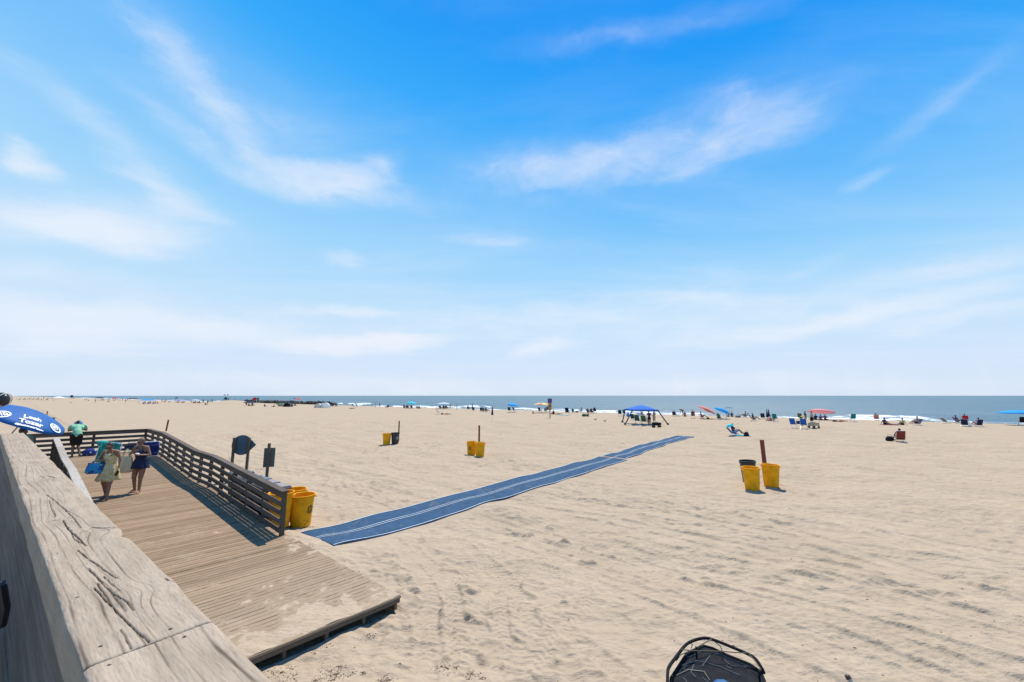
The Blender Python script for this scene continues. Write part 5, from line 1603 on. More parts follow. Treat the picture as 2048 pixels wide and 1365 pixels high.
# bags on the platform beside the railing
def soft_bag(name, label, px, py, m_, sx_, sy_, sz_, rz=0.0, on=None, ghost=None):
    p = DG(px, py) if on is None else on
    r_ = empty(name, p, rz, label, 'bag')
    m1 = MB(); m1.ball((0, 0, sz_ * .5), (sx_ / 2, sy_ / 2, sz_ * .52), 10); m1.caps((-sx_ * .3, 0, sz_ * .3), (sx_ * .3, 0, sz_ * .3), sz_ * .32, sz_ * .32); m1.caps((-sx_ * .28, 0, sz_ * .75), (sx_ * .28, 0, sz_ * .75), sz_ * .2, sz_ * .2)
    remesh(m1, 'bag_body', m_, .02, r_, 3)
    m1 = MB(); m1.tube([(-sx_ * .25, 0, sz_ * .9), (-sx_ * .15, 0, sz_ * 1.25), (sx_ * .15, 0, sz_ * 1.25), (sx_ * .25, 0, sz_ * .9)], .012, 6); m1.build('bag_handle', NAVYC, r_, True)
    return r_
PRT = spotted('navy_floral', (.02, .03, .12), (.03, .05, .25), (.45, .55, .8), 12)
soft_bag('beach_bag', 'navy printed bag on the platform between the leaning man and the woman in yellow', 178, 912, PRT, .50, .25, .32, .4)
soft_bag('cooler_bag', 'royal blue cooler bag by the platform railing behind the woman in navy', 262, 900, RBLUE, .55, .3, .34, R(46))

# ------------------------------------------------------------------ quad bike
QB = mat('quad_blue', (0.015, 0.085, 0.22), 0.35, 0.1, 0.08, 5); QK = mat('quad_black', (0.016, 0.017, 0.02), 0.8, 0, 0.25, 14, 0.2, 0.04)
QG = mat('quad_grey', (0.055, 0.06, 0.065), 0.45)
RZ = 0.95
Ltip, Rtip = G(1403, 1279, RZ), G(1502, 1313, RZ)
Lb, Rb = G(1335, 1347, RZ), G(1530, 1352, RZ)
c0 = (Ltip + Rtip) / 2
fwd = Vector((0.30, 0.954, 0)).normalized()
QA = math.atan2(fwd.y, fwd.x) - math.pi / 2
qc = (Lb + Rb) / 2; qb = empty('quad_bike', (qc.x, qc.y, float(sand_z(qc.x, qc.y - .5)[0])), QA, 'blue and black quad bike with a tube framed rack at the bottom of the picture', 'quad bike')
Qi = Matrix.Rotation(-QA, 3, 'Z')
def q_(px, py, z):
    v = G(px, py, z) - qb.location; v = Qi @ v; return Vector((v.x, v.y, z - qb.location.z))
z_ = RZ
hoop = [q_(1335, 1400, z_ - .04), q_(1335, 1352, z_), q_(1336, 1336, z_), q_(1353, 1313, z_), q_(1374, 1286, z_), q_(1404, 1276, z_), q_(1424, 1278, z_), q_(1498, 1309, z_), q_(1512, 1318, z_ - .01), q_(1524, 1337, z_ - .04), q_(1528, 1346, z_ - .10)]
def chaikin(P, n=2):
    for _ in range(n):
        Q = [P[0]]
        for a, b in zip(P[:-1], P[1:]): Q += [a.lerp(b, .22), a.lerp(b, .78)]
        P = Q + [P[-1]]
    return P
hoop = chaikin(hoop)
m1 = MB(); m1.tube(hoop, .0145, 10); m1.build('rack_hoop', QK, qb, True)
zd = z_ - .10
deck_px = [(1338, 1400), (1342, 1358), (1360, 1330), (1372, 1311), (1408, 1293), (1426, 1298), (1455, 1312), (1500, 1330), (1522, 1345), (1530, 1365), (1535, 1400)]
dk = [q_(a, b, zd) for a, b in deck_px]
m1 = MB(); n_ = len(dk); m1.add([v - Vector((0, 0, .05)) for v in dk] + dk, [tuple(range(n_))[::-1], tuple(range(n_, 2 * n_))] + [(k, (k + 1) % n_, n_ + (k + 1) % n_, n_ + k) for k in range(n_)])
o = m1.build('rack_deck', QK, qb); bb = o.modifiers.new('b', 'BEVEL'); bb.width = .012; bb.segments = 2
m1 = MB(); m1.tube([v + Vector((0, 0, .004)) for v in dk], .013, 7); m1.build('deck_rim', QK, qb, True)
def rib_(pts, r_=.006, nm='deck_rib', mt=QG, up=.004):
    m1 = MB(); m1.tube([q_(a, b, zd + up) for a, b in pts], r_, 6); m1.build(nm, mt, qb, True)
for pts in ([(1375, 1316), (1410, 1301), (1440, 1310), (1500, 1336)], [(1362, 1332), (1395, 1322), (1440, 1334), (1480, 1352)], [(1352, 1352), (1376, 1340), (1408, 1344), (1420, 1362)], [(1388, 1330), (1382, 1345), (1392, 1356)], [(1420, 1312), (1404, 1334)], [(1448, 1320), (1462, 1332), (1474, 1334)],
            [(1366, 1356), (1376, 1368)], [(1405, 1356), (1418, 1366), (1416, 1380)]):
    rib_(pts)
for pts in ([(1366, 1341), (1372, 1334)], [(1452, 1334), (1464, 1339)], [(1486, 1330), (1494, 1336)], [(1440, 1308), (1446, 1311)]):
    rib_(pts, .014, 'slot', BLACK, -.002)
STRAP = mat('bungee_cord', (0.10, 0.075, 0.04), 0.7, 0, 0.6, 120)
for pts, zz in (([(1360, 1299), (1385, 1302), (1440, 1303), (1494, 1307)], z_), ([(1424, 1278), (1392, 1296), (1360, 1311)], z_), ([(1498, 1309), (1510, 1322), (1522, 1340)], z_ + .012)):
    m1 = MB(); m1.tube([q_(a, b, zz + .012 - .02 * math.sin(math.pi * k / (len(pts) - 1))) for k, (a, b) in enumerate(pts)], .005, 6); m1.build('bungee_cord', STRAP, qb, True)
for (a, b), (c, d) in (((1380, 1284), (1382, 1297)), ((1357, 1306), (1352, 1322)), ((1430, 1284), (1444, 1302))):
    m1 = MB(); m1.tube([q_(a, b, z_), q_((a + c) / 2 + 4, (b + d) / 2, z_ - .02), q_(c, d, z_ - .03)], .005, 6); m1.build('hook', BLKMET, qb, True)
for (a, b) in ((1345, 1352), (1392, 1294), (1518, 1342)):
    m1 = MB(); p_ = q_(a, b, z_); m1.tube([p_, p_ - Vector((0, 0, .12))], .010, 8); m1.build('rack_post', QK, qb, True)
# body behind (towards the viewer, below the frame)
ctr = q_(1440, 1380, zd)
X0, Y0 = ctr.x + .05, ctr.y - .03
def sub(m_, nm, balls, vox=.02):
    m1 = MB()
    for b in balls: m1.caps(*b)
    return remesh(m1, nm, m_, vox, qb, 3)
hz = lambda z: z - qb.location.z
sub(QB, 'hood', [((X0 - .02, Y0 + .0, hz(.82)), (X0 - .02, Y0 - .40, hz(.90)), .13, .12), ((X0 - .18, Y0 + .02, hz(.77)), (X0 + .16, Y0 + .02, hz(.77)), .11, .11)], .016)
for s_ in (-1, 1):
    sub(QB, 'fender', [((X0 + s_ * .38, Y0 + .02, hz(.68)), (X0 + s_ * .44, Y0 - .32, hz(.66)), .10, .10), ((X0 + s_ * .3, Y0 - .1, hz(.74)), (X0 + s_ * .48, Y0 - .1, hz(.70)), .08, .08)], .016)
    for y in (-.1, -1.35):
        m1 = MB(); M_ = Matrix.Translation((X0 + s_ * .44, Y0 + y, hz(.30))) @ Matrix.Rotation(math.pi / 2, 4, 'Y')
        m1.lathe([(.12, -.11), (.24, -.12), (.29, -.10), (.305, 0), (.29, .10), (.24, .12), (.12, .11)], 28, M_)
        for k in range(20):
            a = k * math.pi / 10; m1.box((X0 + s_ * .44 + (.05 if k % 2 else -.05), Y0 + y + .30 * math.cos(a), hz(.30) + .30 * math.sin(a)), (.09, .03, .02), (a + math.pi / 2, 0, 0))
        w_ = m1.build('tyre', BLACK, qb, True)
        m1 = MB(); m1.lathe([(.001, .02), (.05, .03), (.11, .06), (.125, .10), (.125, -.10)], 20, M_ @ (Matrix.Rotation(math.pi, 4, 'X') if s_ < 0 else Matrix())); m1.build('rim', QG, w_, True)
sub(QK, 'seat', [((X0, Y0 - .45, hz(.86)), (X0, Y0 - 1.1, hz(.84)), .13, .15)])
sub(QK, 'chassis', [((X0, Y0 + .1, hz(.5)), (X0, Y0 - 1.4, hz(.5)), .17, .17), ((X0 - .35, Y0 - .1, hz(.35)), (X0 + .35, Y0 - .1, hz(.35)), .05, .05), ((X0 - .35, Y0 - 1.35, hz(.35)), (X0 + .35, Y0 - 1.35, hz(.35)), .05, .05)])
m1 = MB(); m1.tube([(X0 - .36, Y0 - .52, hz(1.10)), (X0 - .2, Y0 - .42, hz(1.13)), (X0, Y0 - .38, hz(1.06)), (X0 + .2, Y0 - .42, hz(1.13)), (X0 + .36, Y0 - .52, hz(1.10))], .014, 8); m1.build('handlebar', BLKMET, qb, True)
# pale handle at the bottom edge
hp0 = G(1692, 1349, 1.05); hp1 = G(1716, 1384, 0.95)
root = empty('tool_handle', gz(hp1), 0, 'dark tipped pale round handle poking into the bottom edge right of the quad bike', 'handle')
d = (hp1 - hp0).normalized(); l0 = root.location
m1 = MB(); m1.tube([hp0 + d * .035 - l0, hp0 + d * .14 - l0], [.021, .019], 12); m1.build('grip', mat('pale_grip', (.42, .38, .30), .6), root, True)
m1 = MB(); m1.tube([hp0 - l0, hp0 + d * .008 - l0, hp0 + d * .034 - l0], [.012, .022, .024], 12); m1.build('end_cap', mat('dark_cap_end', (.07, .045, .03), .5), root, True)
m1 = MB(); m1.tube([hp0 + d * .14 - l0, hp0 + d * .30 - l0, Vector((hp1.x + .25, hp1.y - .2, l0.z)) - l0], [.022, .02, .018], 12); m1.build('shaft', mat('violet_shaft', (.05, .03, .06), .4), root, True)
# ------------------------------------------------------------------ beach crowd
def GS(px, py):
    h = 0.0
    for _ in range(12):
        p = G(px, py, h)
        h = max(float(sand_base(np.array([p.x]), np.array([p.y]))[0]), -2.5)
    p = G(px, py, h); return gz(p)
SEA_F = R(142)
_cache = {}
def inst(key, fn, name, m_, root):
    """share one mesh per shape, its material set on the object"""
    if key not in _cache:
        o = fn(); _cache[key] = o.data; o.data.materials.clear(); o.data.materials.append(m_)
        bpy.data.objects.remove(o)
    o = link(name, _cache[key], root)
    o.material_slots[0].link = 'OBJECT'; o.material_slots[0].material = m_
    return o
def far_body(P, key, top, bottom, sk, root, hair=HAIR_D, fem=True):
    def f():
        mb, HM, hp = body_mb(P, 1, fem, False, False); return remesh(mb, 'b', sk, .024, None, 1)
    inst(key + 'b' + str(fem), f, 'body', sk, root)
    def h():
        mb, HM, hp = body_mb(P, 1, fem, False, False); return remesh(hair_mb(HM, hp, 'short'), 'h', hair, .022, None, 1)
    inst(key + 'h', h, 'hair', hair, root)
    if top:
        def t_():
            g = lambda n: V3(P[n]); mb = MB(); mb.caps(g('waist'), g('chest'), .125, .13, 12); mb.caps(g('chest') + (g('shL') - g('chest')) * .5, g('chest') + (g('shR') - g('chest')) * .5, .11, .11, 12)
            for s_ in 'LR': mb.caps(g('sh' + s_), g('sh' + s_).lerp(g('el' + s_), .45), .062, .06)
            return remesh(mb, 't', C_(top), .026, None, 1)
        inst(key + 't', t_, 'shirt', C_(top), root)
    if bottom:
        def b_():
            g = lambda n: V3(P[n]); mb = MB(); mb.caps(g('pel'), g('waist').lerp(g('pel'), .5), .13, .12, 12)
            for s_ in 'LR': mb.caps(g('hip' + s_), g('hip' + s_).lerp(g('knee' + s_), .5), .112, .095)
            return remesh(mb, 's', C_(bottom), .026, None, 1)
        inst(key + 's', b_, 'shorts', C_(bottom), root)
SIT = pose(pel=(0, 0, .13), hipL=(.088, 0, .12), hipR=(-.088, 0, .12), waist=(0, .06, .28), chest=(0, .12, .46), neck=(0, .14, .64), head=(0, .12, .77), shL=(.165, .13, .58), shR=(-.165, .13, .58),
           kneeL=(.13, -.40, .36), kneeR=(-.13, -.38, .34), ankL=(.12, -.70, .05), ankR=(-.12, -.72, .05), toeL=(.13, -.86, .08), toeR=(-.13, -.88, .08), elL=(.26, .0, .42), elR=(-.26, .0, .42), wrL=(.22, -.22, .40), wrR=(-.22, -.22, .40))
GSIT = pose(pel=(0, 0, .11), hipL=(.088, 0, .10), hipR=(-.088, 0, .10), waist=(0, .03, .24), chest=(0, .04, .42), neck=(0, .02, .60), head=(0, -.02, .73), shL=(.165, .03, .54), shR=(-.165, .03, .54),
            kneeL=(.12, -.36, .36), kneeR=(-.10, -.45, .14), ankL=(.12, -.60, .05), ankR=(-.08, -.84, .06), toeL=(.13, -.76, .05), toeR=(-.08, -.92, .15), elL=(.25, .12, .30), elR=(-.24, -.08, .34), wrL=(.26, .22, .06), wrR=(-.12, -.30, .38))
LIE = pose(pel=(0, 0, .11), hipL=(.088, -.05, .10), hipR=(-.088, -.05, .10), waist=(0, .14, .11), chest=(0, .32, .12), neck=(0, .50, .13), head=(0, .62, .17), shL=(.17, .45, .12), shR=(-.17, .45, .12), look=(0, -.35, .9),
           kneeL=(.11, -.47, .10), kneeR=(-.11, -.47, .14), ankL=(.12, -.88, .07), ankR=(-.12, -.88, .07), toeL=(.15, -.93, .2), toeR=(-.15, -.93, .2), elL=(.30, .25, .06), elR=(-.30, .25, .06), wrL=(.30, .0, .05), wrR=(-.30, .0, .05))
STAND = pose(ankL=(.11, -.08, .07), kneeL=(.10, -.06, .46), ankR=(-.10, .08, .08), elL=(.25, .04, 1.10), wrL=(.24, -.10, .90), elR=(-.26, .02, 1.12), wrR=(-.15, -.20, 1.12))
BEND = pose(pel=(0, .05, .90), waist=(0, -.04, .98), chest=(0, -.20, 1.06), neck=(0, -.36, 1.10), head=(0, -.46, 1.10), look=(0, -.7, -.6), shL=(.165, -.30, 1.06), shR=(-.165, -.30, 1.06), elL=(.20, -.34, .80), elR=(-.2, -.34, .80), wrL=(.12, -.42, .60), wrR=(-.12, -.42, .60))
POSES = {'sit': SIT, 'gsit': GSIT, 'lie': LIE, 'stand': STAND, 'bend': BEND}
_pn = [0]
def folk(kind, px, py, rz, top, bottom, label, group=None, sk=SK1, hair=HAIR_D, s_=1.0, loc=None, lift=0.0, fem=True):
    p = GS(px, py) if loc is None else loc
    root = empty('person', p + Vector((0, 0, lift)), rz, label, 'person', group); pscale(root, s_)
    far_body(POSES[kind], kind, top, bottom, sk, root, hair, fem); return root
def beach_chair(px, py, rz, colr, label, group=None, sit=None, high=False, recl=0.42, loc=None, frame=None, canopy=None, s_=1.0):
    """low folding chair; sit = (top, bottom, label[, skin]) puts a person in it"""
    p = GS(px, py) if loc is None else loc
    root = empty('beach_chair', p, rz, label, 'beach chair', group); pscale(root, s_)
    sh = .42 if high else .20
    fm = frame or ALU; m_ = C_(colr)
    def fr():
        m1 = MB()
        for q in (-1, 1):
            m1.tube([(q * .28, -.30, 0), (q * .28, .12, sh + .22)], .013, 6); m1.tube([(q * .28, .32, 0), (q * .28, -.22, sh + .02)], .013, 6)
            m1.tube([(q * .27, .14, sh - .02), (q * .27, .14 + .72 * math.sin(recl), sh + .72 * math.cos(recl))], .013, 6)
        m1.tube([(-.27, .14 + .72 * math.sin(recl), sh + .72 * math.cos(recl)), (.27, .14 + .72 * math.sin(recl), sh + .72 * math.cos(recl))], .013, 6)
        m1.tube([(-.28, -.30, .013), (.28, -.30, .013)], .013, 6); m1.tube([(-.28, .32, .013), (.28, .32, .013)], .013, 6)
        return m1.build('f', fm, None, True)
    def st():
        m1 = MB(); m1.add([(-.27, -.26, sh + .01), (.27, -.26, sh + .01), (.27, -.05, sh - .02), (-.27, -.05, sh - .02), (.27, .15, sh - .01), (-.27, .15, sh - .01)], [(0, 1, 2, 3), (3, 2, 4, 5)])
        o = m1.build('s', m_); s2 = o.modifiers.new('s', 'SOLIDIFY'); s2.thickness = .012; return bake(o)
    def bk_():
        m1 = MB(); n = 6; vs = []
        for i in range(n + 1):
            f = i / n; L_ = .72 * f; dp = .03 * math.sin(math.pi * f)
            for q in (-.265, 0, .265): vs.append((q, .14 + L_ * math.sin(recl) + dp * (1 if q == 0 else .6), sh + L_ * math.cos(recl)))
        fs = [(i * 3 + j, i * 3 + j + 1, (i + 1) * 3 + j + 1, (i + 1) * 3 + j) for i in range(n) for j in range(2)]
        m1.add(vs, fs); o = m1.build('b', m_, None, 'all'); s2 = o.modifiers.new('s', 'SOLIDIFY'); s2.thickness = .012; return bake(o)
    k = f'{high}{recl}'
    inst('cf' + k, fr, 'frame', fm, root); inst('cs' + k, st, 'seat', m_, root); inst('cb' + k, bk_, 'backrest', m_, root)
    for q in (-1, 1):
        def ar():
            m1 = MB(); m1.box((0, 0, 0), (.05, .40, .018)); return m1.build('a', fm)
        a = inst('arm', ar, 'armrest', fm, root); a.location = (q * .29, .02, sh + .22)
    if canopy:
        m1 = MB(); m1.lathe([(.30, 0), (.26, .10), (.15, .17), (.001, .19)], 14, Matrix.Translation((0, .34, sh + .62)) @ Matrix.Rotation(-.3, 4, 'X')); m1.build('sun_shade', C_(canopy), root, 'all')
    if sit:
        top, bot, lab = sit[:3]; sk = sit[3] if len(sit) > 3 else SK1
        folk('sit', 0, 0, rz, top, bot, lab, None, sk, loc=p + Vector((0, 0, (sh - .02) * s_)))
    return root
def bake(o):
    dg = bpy.context.evaluated_depsgraph_get(); me = bpy.data.meshes.new_from_object(o.evaluated_get(dg)); bpy.data.objects.remove(o); return link('x', me)
def umbrella(px, py, py_top, rad, colr, label, group=None, tilt=(0, 0), colr2=None, h=None, hh=0.3, pole=None):
    """py: where the pole meets the sand, py_top: crown"""
    p = GS(px, py)
    if h is None: h = EYE - (py_top - 791.5) / FPX * p.y - p.z
    h = max(0.8, h)
    ax = Vector((tilt[0], tilt[1], 1)).normalized(); M_ = umb_frame(ax).to_4x4()
    root = empty('beach_umbrella', p, 0, label, 'umbrella', group)
    L_ = h / ax.z - hh * .8
    T = Matrix.Translation(ax * L_) @ M_
    m_ = C_(colr, .3); mats = [m_, C_(colr2, .3)] if colr2 else m_
    o = canopy_mesh(rad, hh, 8, 3, 4, mi2=1 if colr2 else None).build('canopy', mats, root, 'all'); o.matrix_local = T
    m1 = MB(); m1.tube([Vector((0, 0, -.1)), ax * (L_ + hh + .05)], .018, 7); m1.build('pole', pole or ALU, root, True)
    for k in range(8):
        a = k * math.pi / 4; m1 = MB(); m1.tube([(0, 0, -.02), (rad * .9 * math.cos(a), rad * .9 * math.sin(a), dome(.9 * rad, rad, hh) - .02)], .006, 4); o = m1.build('rib', BLKMET, root); o.matrix_local = T
    return root
def closed_umbrella(px, py, py_top, colr, label, group=None):
    p = GS(px, py); h = max(1.4, EYE - (py_top - 791.5) / FPX * p.y - p.z)
    root = empty('closed_umbrella', p, 0, label, 'umbrella', group)
    m1 = MB(); m1.tube([(0, 0, -.1), (0, 0, h)], .02, 8); m1.build('pole', ALU, root, True)
    m1 = MB(); n = 24; prof = [(.02, h - .02), (.06, h - .35), (.10, h - .8), (.14, h - 1.2), (.13, h - 1.28), (.04, h - 1.3)]
    m1.lathe(prof, n); 
    vs = []
    for v in m1.v:
        a = math.atan2(v[1], v[0]); k = 1 + .22 * math.sin(8 * a); vs.append((v[0] * k, v[1] * k, v[2]))
    m1.v = vs; m1.build('canopy', C_(colr), root, 'all'); return root
def lump(name, px, py, sx_, sy_, sz_, colr, label, cat, group=None, rz=0.0, handle=True, box=False):
    p = GS(px, py); root = empty(name, p, rz, label, cat, group)
    if box:
        m1 = MB(); m1.box((0, 0, sz_ * .45), (sx_, sy_, sz_ * .9)); o = m1.build('body', C_(colr), root); bb = o.modifiers.new('b', 'BEVEL'); bb.width = .02; bb.segments = 2
        m1 = MB(); m1.box((0, 0, sz_ * .95), (sx_ * 1.04, sy_ * 1.04, sz_ * .12)); m1.build('lid', C_('white' if colr != 'white' else 'grey'), root)
    else:
        def f():
            m1 = MB(); m1.ball((0, 0, .45), (.5, .5, .5), 8); m1.caps((-.3, 0, .3), (.3, 0, .3), .28, .28, 8); m1.caps((-.2, 0, .7), (.25, 0, .7), .22, .22, 8); return remesh(m1, 'l', C_(colr), .09, None, 1)
        o = inst('lump', f, 'body', C_(colr), root); o.scale = (sx_, sy_, sz_)
    if handle:
        m1 = MB(); m1.tube([(-sx_ * .25, 0, sz_ * .8), (-sx_ * .2, 0, sz_ * 1.2), (sx_ * .2, 0, sz_ * 1.2), (sx_ * .25, 0, sz_ * .8)], .012, 5); m1.build('handle', C_('dark'), root)
    return root
def towel(px, py, colr, label, rz=0, w_=.9, l_=1.7):
    p = GS(px, py); m1 = MB(); n = 12; vs = []
    for i in range(n + 1):
        for j in range(7):
            x, y = (j / 6 - .5) * w_, (i / n - .5) * l_
            vs.append((x, y, .035 + .012 * math.sin(x * 9 + y * 3) + .01 * math.sin(y * 7)))
    m1.add(vs, [(i * 7 + j, i * 7 + j + 1, (i + 1) * 7 + j + 1, (i + 1) * 7 + j) for i in range(n) for j in range(6)])
    o = m1.build('beach_towel', C_(colr), None, 'all', p); o.rotation_euler = (0, 0, rz); o.modifiers.new('s', 'SOLIDIFY').thickness = .01; return tag(o, label, 'towel')
def gull(px, py, rz, label):
    p = GS(px, py); root = empty('gull', p, rz, label, 'gull', 'gulls on the sand')
    m1 = MB(); m1.ball((0, 0, .20), (.075, .17, .075), 8, rot=(R(12), 0, 0)); m1.caps((0, -.12, .24), (0, -.17, .33), .04, .03); m1.ball((0, -.19, .35), (.035, .045, .035), 7); m1.caps((0, .12, .20), (0, .27, .20), .04, .012)
    remesh(m1, 'body', mat('gull_feather', (.32, .32, .33), .7, 0, .3, 20), .018, root, 1)
    m1 = MB(); m1.caps((0, -.22, .345), (0, -.28, .335), .011, .005, 6); m1.build('beak', mat('beak', (.4, .25, .05), .5), root)
    for q in (-1, 1):
        m1 = MB(); m1.tube([(q * .03, 0, .16), (q * .03, .01, .0)], .006, 5); m1.build('leg', mat('beak', (.4, .25, .05)), root)
        m1 = MB(); m1.ball((q * .065, .04, .22), (.018, .17, .055), 7, rot=(R(8), 0, 0)); m1.build('wing', mat('gull_wing', (.13, .135, .15), .7), root, True)
    return root
F = SEA_F
# --- right hand side
towel(1484, 872, 'turq', 'turquoise towel on the sand in front of the blue reclining chair with a sunshade', R(70), .8, 1.3)
beach_chair(1469, 871, R(85), 'blue', 'blue reclining chair with a turquoise sunshade, closest to the mat end', None, ('navy', 'blue', 'person reclining in the blue chair with a turquoise sunshade'), recl=.75, canopy='turq')
lump('beach_bag', 1493, 873, .42, .35, .45, 'black', 'black bag at the foot end of the turquoise towel', 'bag')
beach_chair(1800, 883, F + .25, 'brick', 'low brick red chair alone on the near sand at right', None, ('dark', 'dark', 'person in a dark cap seen from behind in the brick red chair at right', SK3), recl=.35)
lump('beach_bag', 1780, 882, .62, .35, .42, 'black', 'wide black bag beside the lone brick red chair', 'bag')
beach_chair(1588, 856, F - .3, 'blue', 'empty royal blue high chair left of the standing pair', None, high=True)
beach_chair(1608, 857, F, 'blue', 'royal blue high chair in front of the bending woman', None, high=True)
lump('cooler', 1597, 848, .4, .3, .4, 'navy', 'small navy cooler behind the two royal blue chairs', 'cooler', box=True)
folk('bend', 1604, 852, R(60), 'yellow', 'black', 'woman with a yellow top bending over the royal blue chair', hair=HAIR_B)
folk('stand', 1612, 850, R(250), 'black', 'black', 'person in black standing behind the royal blue chair', s_=1.0)
folk('stand', 1625, 853, R(200), None, 'black', 'woman in a black swimsuit standing over the beach cart', sk=SK2, hair=HAIR_B, s_=1.06)
def cart_b(px, py, rz, colr, label, cat='cart'):
    p = GS(px, py); root = empty('beach_cart', p, rz, label, cat)
    m1 = MB()
    for q in (-.25, .25): m1.box((0, q, .42), (.9, .02, .3))
    for q in (-.45, .45): m1.box((q, 0, .42), (.02, .5, .3))
    m1.box((0, 0, .28), (.9, .5, .02)); m1.build('basket', C_(colr), root)
    for x in (-.33, .33):
        for y in (-.27, .27):
            m1 = MB(); m1.tube([(x, y - .03, .13), (x, y + .03, .13)], .13, 12); m1.build('wheel', BLACK, root, True)
    m1 = MB(); m1.tube([(.45, 0, .3), (.85, 0, .85)], .015, 6); m1.tube([(.85, -.1, .85), (.85, .1, .85)], .015, 6); m1.build('handle', BLKMET, root)
    lump_ = MB(); lump_.ball((-.1, 0, .6), (.3, .2, .14), 8); lump_.build('load', C_('beige'), root, True); return root
cart_b(1628, 857, R(10), 'beige', 'folding beach cart loaded with beige things behind the woman in black')
umbrella(1643, 840, 819, 1.75, 'pink', 'faded pink umbrella tilted over the pair near the water', tilt=(.12, .1), hh=.42)
folk('gsit', 1632, 840, F + .3, 'dark', 'dark', 'seated figure at the left under the faded pink umbrella', sk=SK3)
folk('gsit', 1642, 841, F, 'purple', 'dark', 'seated figure in the middle under the faded pink umbrella')
folk('gsit', 1651, 841, F - .3, 'maroon', 'dark', 'seated figure at the right under the faded pink umbrella')
beach_chair(1600, 838, F, 'olive', 'olive chair by the water behind the bending woman')
folk('lie', 1681, 844, R(95), None, 'red', 'person lying flat on the sand beside the teal chair', sk=SK1)
lump('beach_bag', 1669, 844, .5, .3, .22, 'black', 'small dark bag by the head of the lying person near the teal chair', 'bag')
beach_chair(1706, 844, F + .3, 'teal', 'teal high chair standing alone by the water', high=True)
beach_chair(1735, 838, R(200), 'deepteal', 'dark chair with winged sides at the waterline', high=True)
beach_chair(1753, 841, F, 'coral', 'peach coloured low chair seen from behind at the waterline', None, ('coral', 'dark', 'person in the peach coloured low chair at the waterline'))
towel(1780, 850.5, 'maroon', 'dark red towel under the pair sitting side by side on the sand', R(80), .9, 1.8)
folk('gsit', 1770, 850, R(85), 'dark', 'black', 'person in dark top sitting on the dark red towel, leaning back', s_=1.05)
folk('gsit', 1806, 850.5, R(265), 'lime', 'navy', 'person in a yellow green shirt sitting on the sand facing left')
beach_chair(1834, 851, R(270), 'navy', 'navy reclining chair to the right of the yellow green shirt', None, (None, 'navy', 'person stretched out in the navy reclining chair at right'), recl=.7)
beach_chair(1894, 847, R(90), 'grey', 'pale grey reclining chair close to the surf', recl=.8)
beach_chair(1916, 847, R(60), 'purple', 'purple low chair beside the pale grey recliner', None, ('purple', 'dark', 'person in the purple low chair by the surf'))
beach_chair(1931, 848, F, 'red', 'crimson high backed chair facing the surf', None, ('red', 'dark', 'person whose head shows above the crimson chair'), high=True)
beach_chair(1930, 853.5, F - .2, 'navy', 'navy chair right behind the crimson one')
lump('beach_bag', 1941, 854, .35, .3, .35, 'white', 'white and dark bag between the navy chair and the blue shirted person', 'bag')
beach_chair(1957, 854, F + .4, 'navy', 'dark blue chair of the person in the pale blue shirt', None, ('lilac', 'navy', 'person in a pale blue shirt with knees up at far right'))
umbrella(2038, 851, 821, 1.7, 'sky', 'bright blue umbrella cut by the right edge', hh=.35)
beach_chair(2046, 852, F, 'black', 'black chair cut by the right edge under the bright blue umbrella', high=True)
# --- closed umbrellas and group right of the tent
for x, lb in ((1535, 'left one of two closed navy umbrellas standing together'), (1538.6, 'right one of two closed navy umbrellas standing together')):
    closed_umbrella(x, 838, 817.5, 'navy', lb, 'two closed umbrellas side by side')
beach_chair(1508, 842.5, R(75), 'black', 'black chair of the person stretching towards the right', None, ('dark', 'navy', 'reclining person with legs stretched out left of the closed umbrellas'), recl=.6)
beach_chair(1526, 838, F, 'dark', 'dark chair left of the two closed umbrellas')
folk('gsit', 1541, 842, F + .8, 'white', 'pink', 'person in white sitting below the two closed umbrellas')
folk('gsit', 1547, 842.5, R(250), 'red', 'pink', 'person in red with a pale towel beside the teal chair')
beach_chair(1551, 843.5, F - .2, 'teal', 'teal chair right of the two closed umbrellas', high=True)
umbrella(1438, 838, 818, 1.15, 'sky', 'tilted bright blue umbrella right of the tent', tilt=(.45, -.05), hh=.35)
folk('sit', 1436, 837, F, 'white', 'grey', 'person in white sitting behind the tilted bright blue umbrella')
beach_chair(1441, 839.5, R(110), 'green', 'green low chair under the tilted bright blue umbrella')
beach_chair(1450, 839.5, R(230), 'white', 'white low chair under the tilted bright blue umbrella')
umbrella(1459, 831, 815, 1.15, 'green', 'flat dark green umbrella on a thin pole', hh=.12)
for k, (x, lb) in enumerate(((1456, 'seated figure left of the thin pole of the dark green umbrella'), (1464, 'seated figure right of the thin pole of the dark green umbrella'))):
    folk('gsit', x, 834, F, 'dark', 'dark', lb, sk=SK3)
lump('beach_bag', 1476, 835.5, .9, .5, .4, 'grey', 'grey heap of bags right of the dark green umbrella', 'bag')
beach_chair(1490, 836, R(255), 'dark', 'dark reclining chair near the surf, facing left', None, ('grey', 'navy', 'person lying back in the dark recliner near the surf'), recl=.7)
umbrella(1405, 838, 816.5, 1.35, 'pink', 'tilted coral pink umbrella with a dark edge', tilt=(.5, -.1), hh=.35, colr2='coral')
beach_chair(1404, 837.5, R(75), 'red', 'dark red reclining chair under the tilted coral pink umbrella', None, ('maroon', 'maroon', 'person reclining under the tilted coral pink umbrella'), recl=.6)
lump('beach_bag', 1416, 838.5, .4, .3, .25, 'black', 'dark bag at the foot of the dark red recliner', 'bag')
beach_chair(1386, 837.5, R(330), 'red', 'dark red high chair turned towards the viewer', None, ('maroon', 'black', 'person in maroon sitting with elbows out in the dark red high chair', SK3), high=True)
beach_chair(1349, 833, F, 'dark', 'dark chair at the left of the group right of the tent', None, ('grey', 'dark', 'person with a grey top in the dark chair right of the tent'))
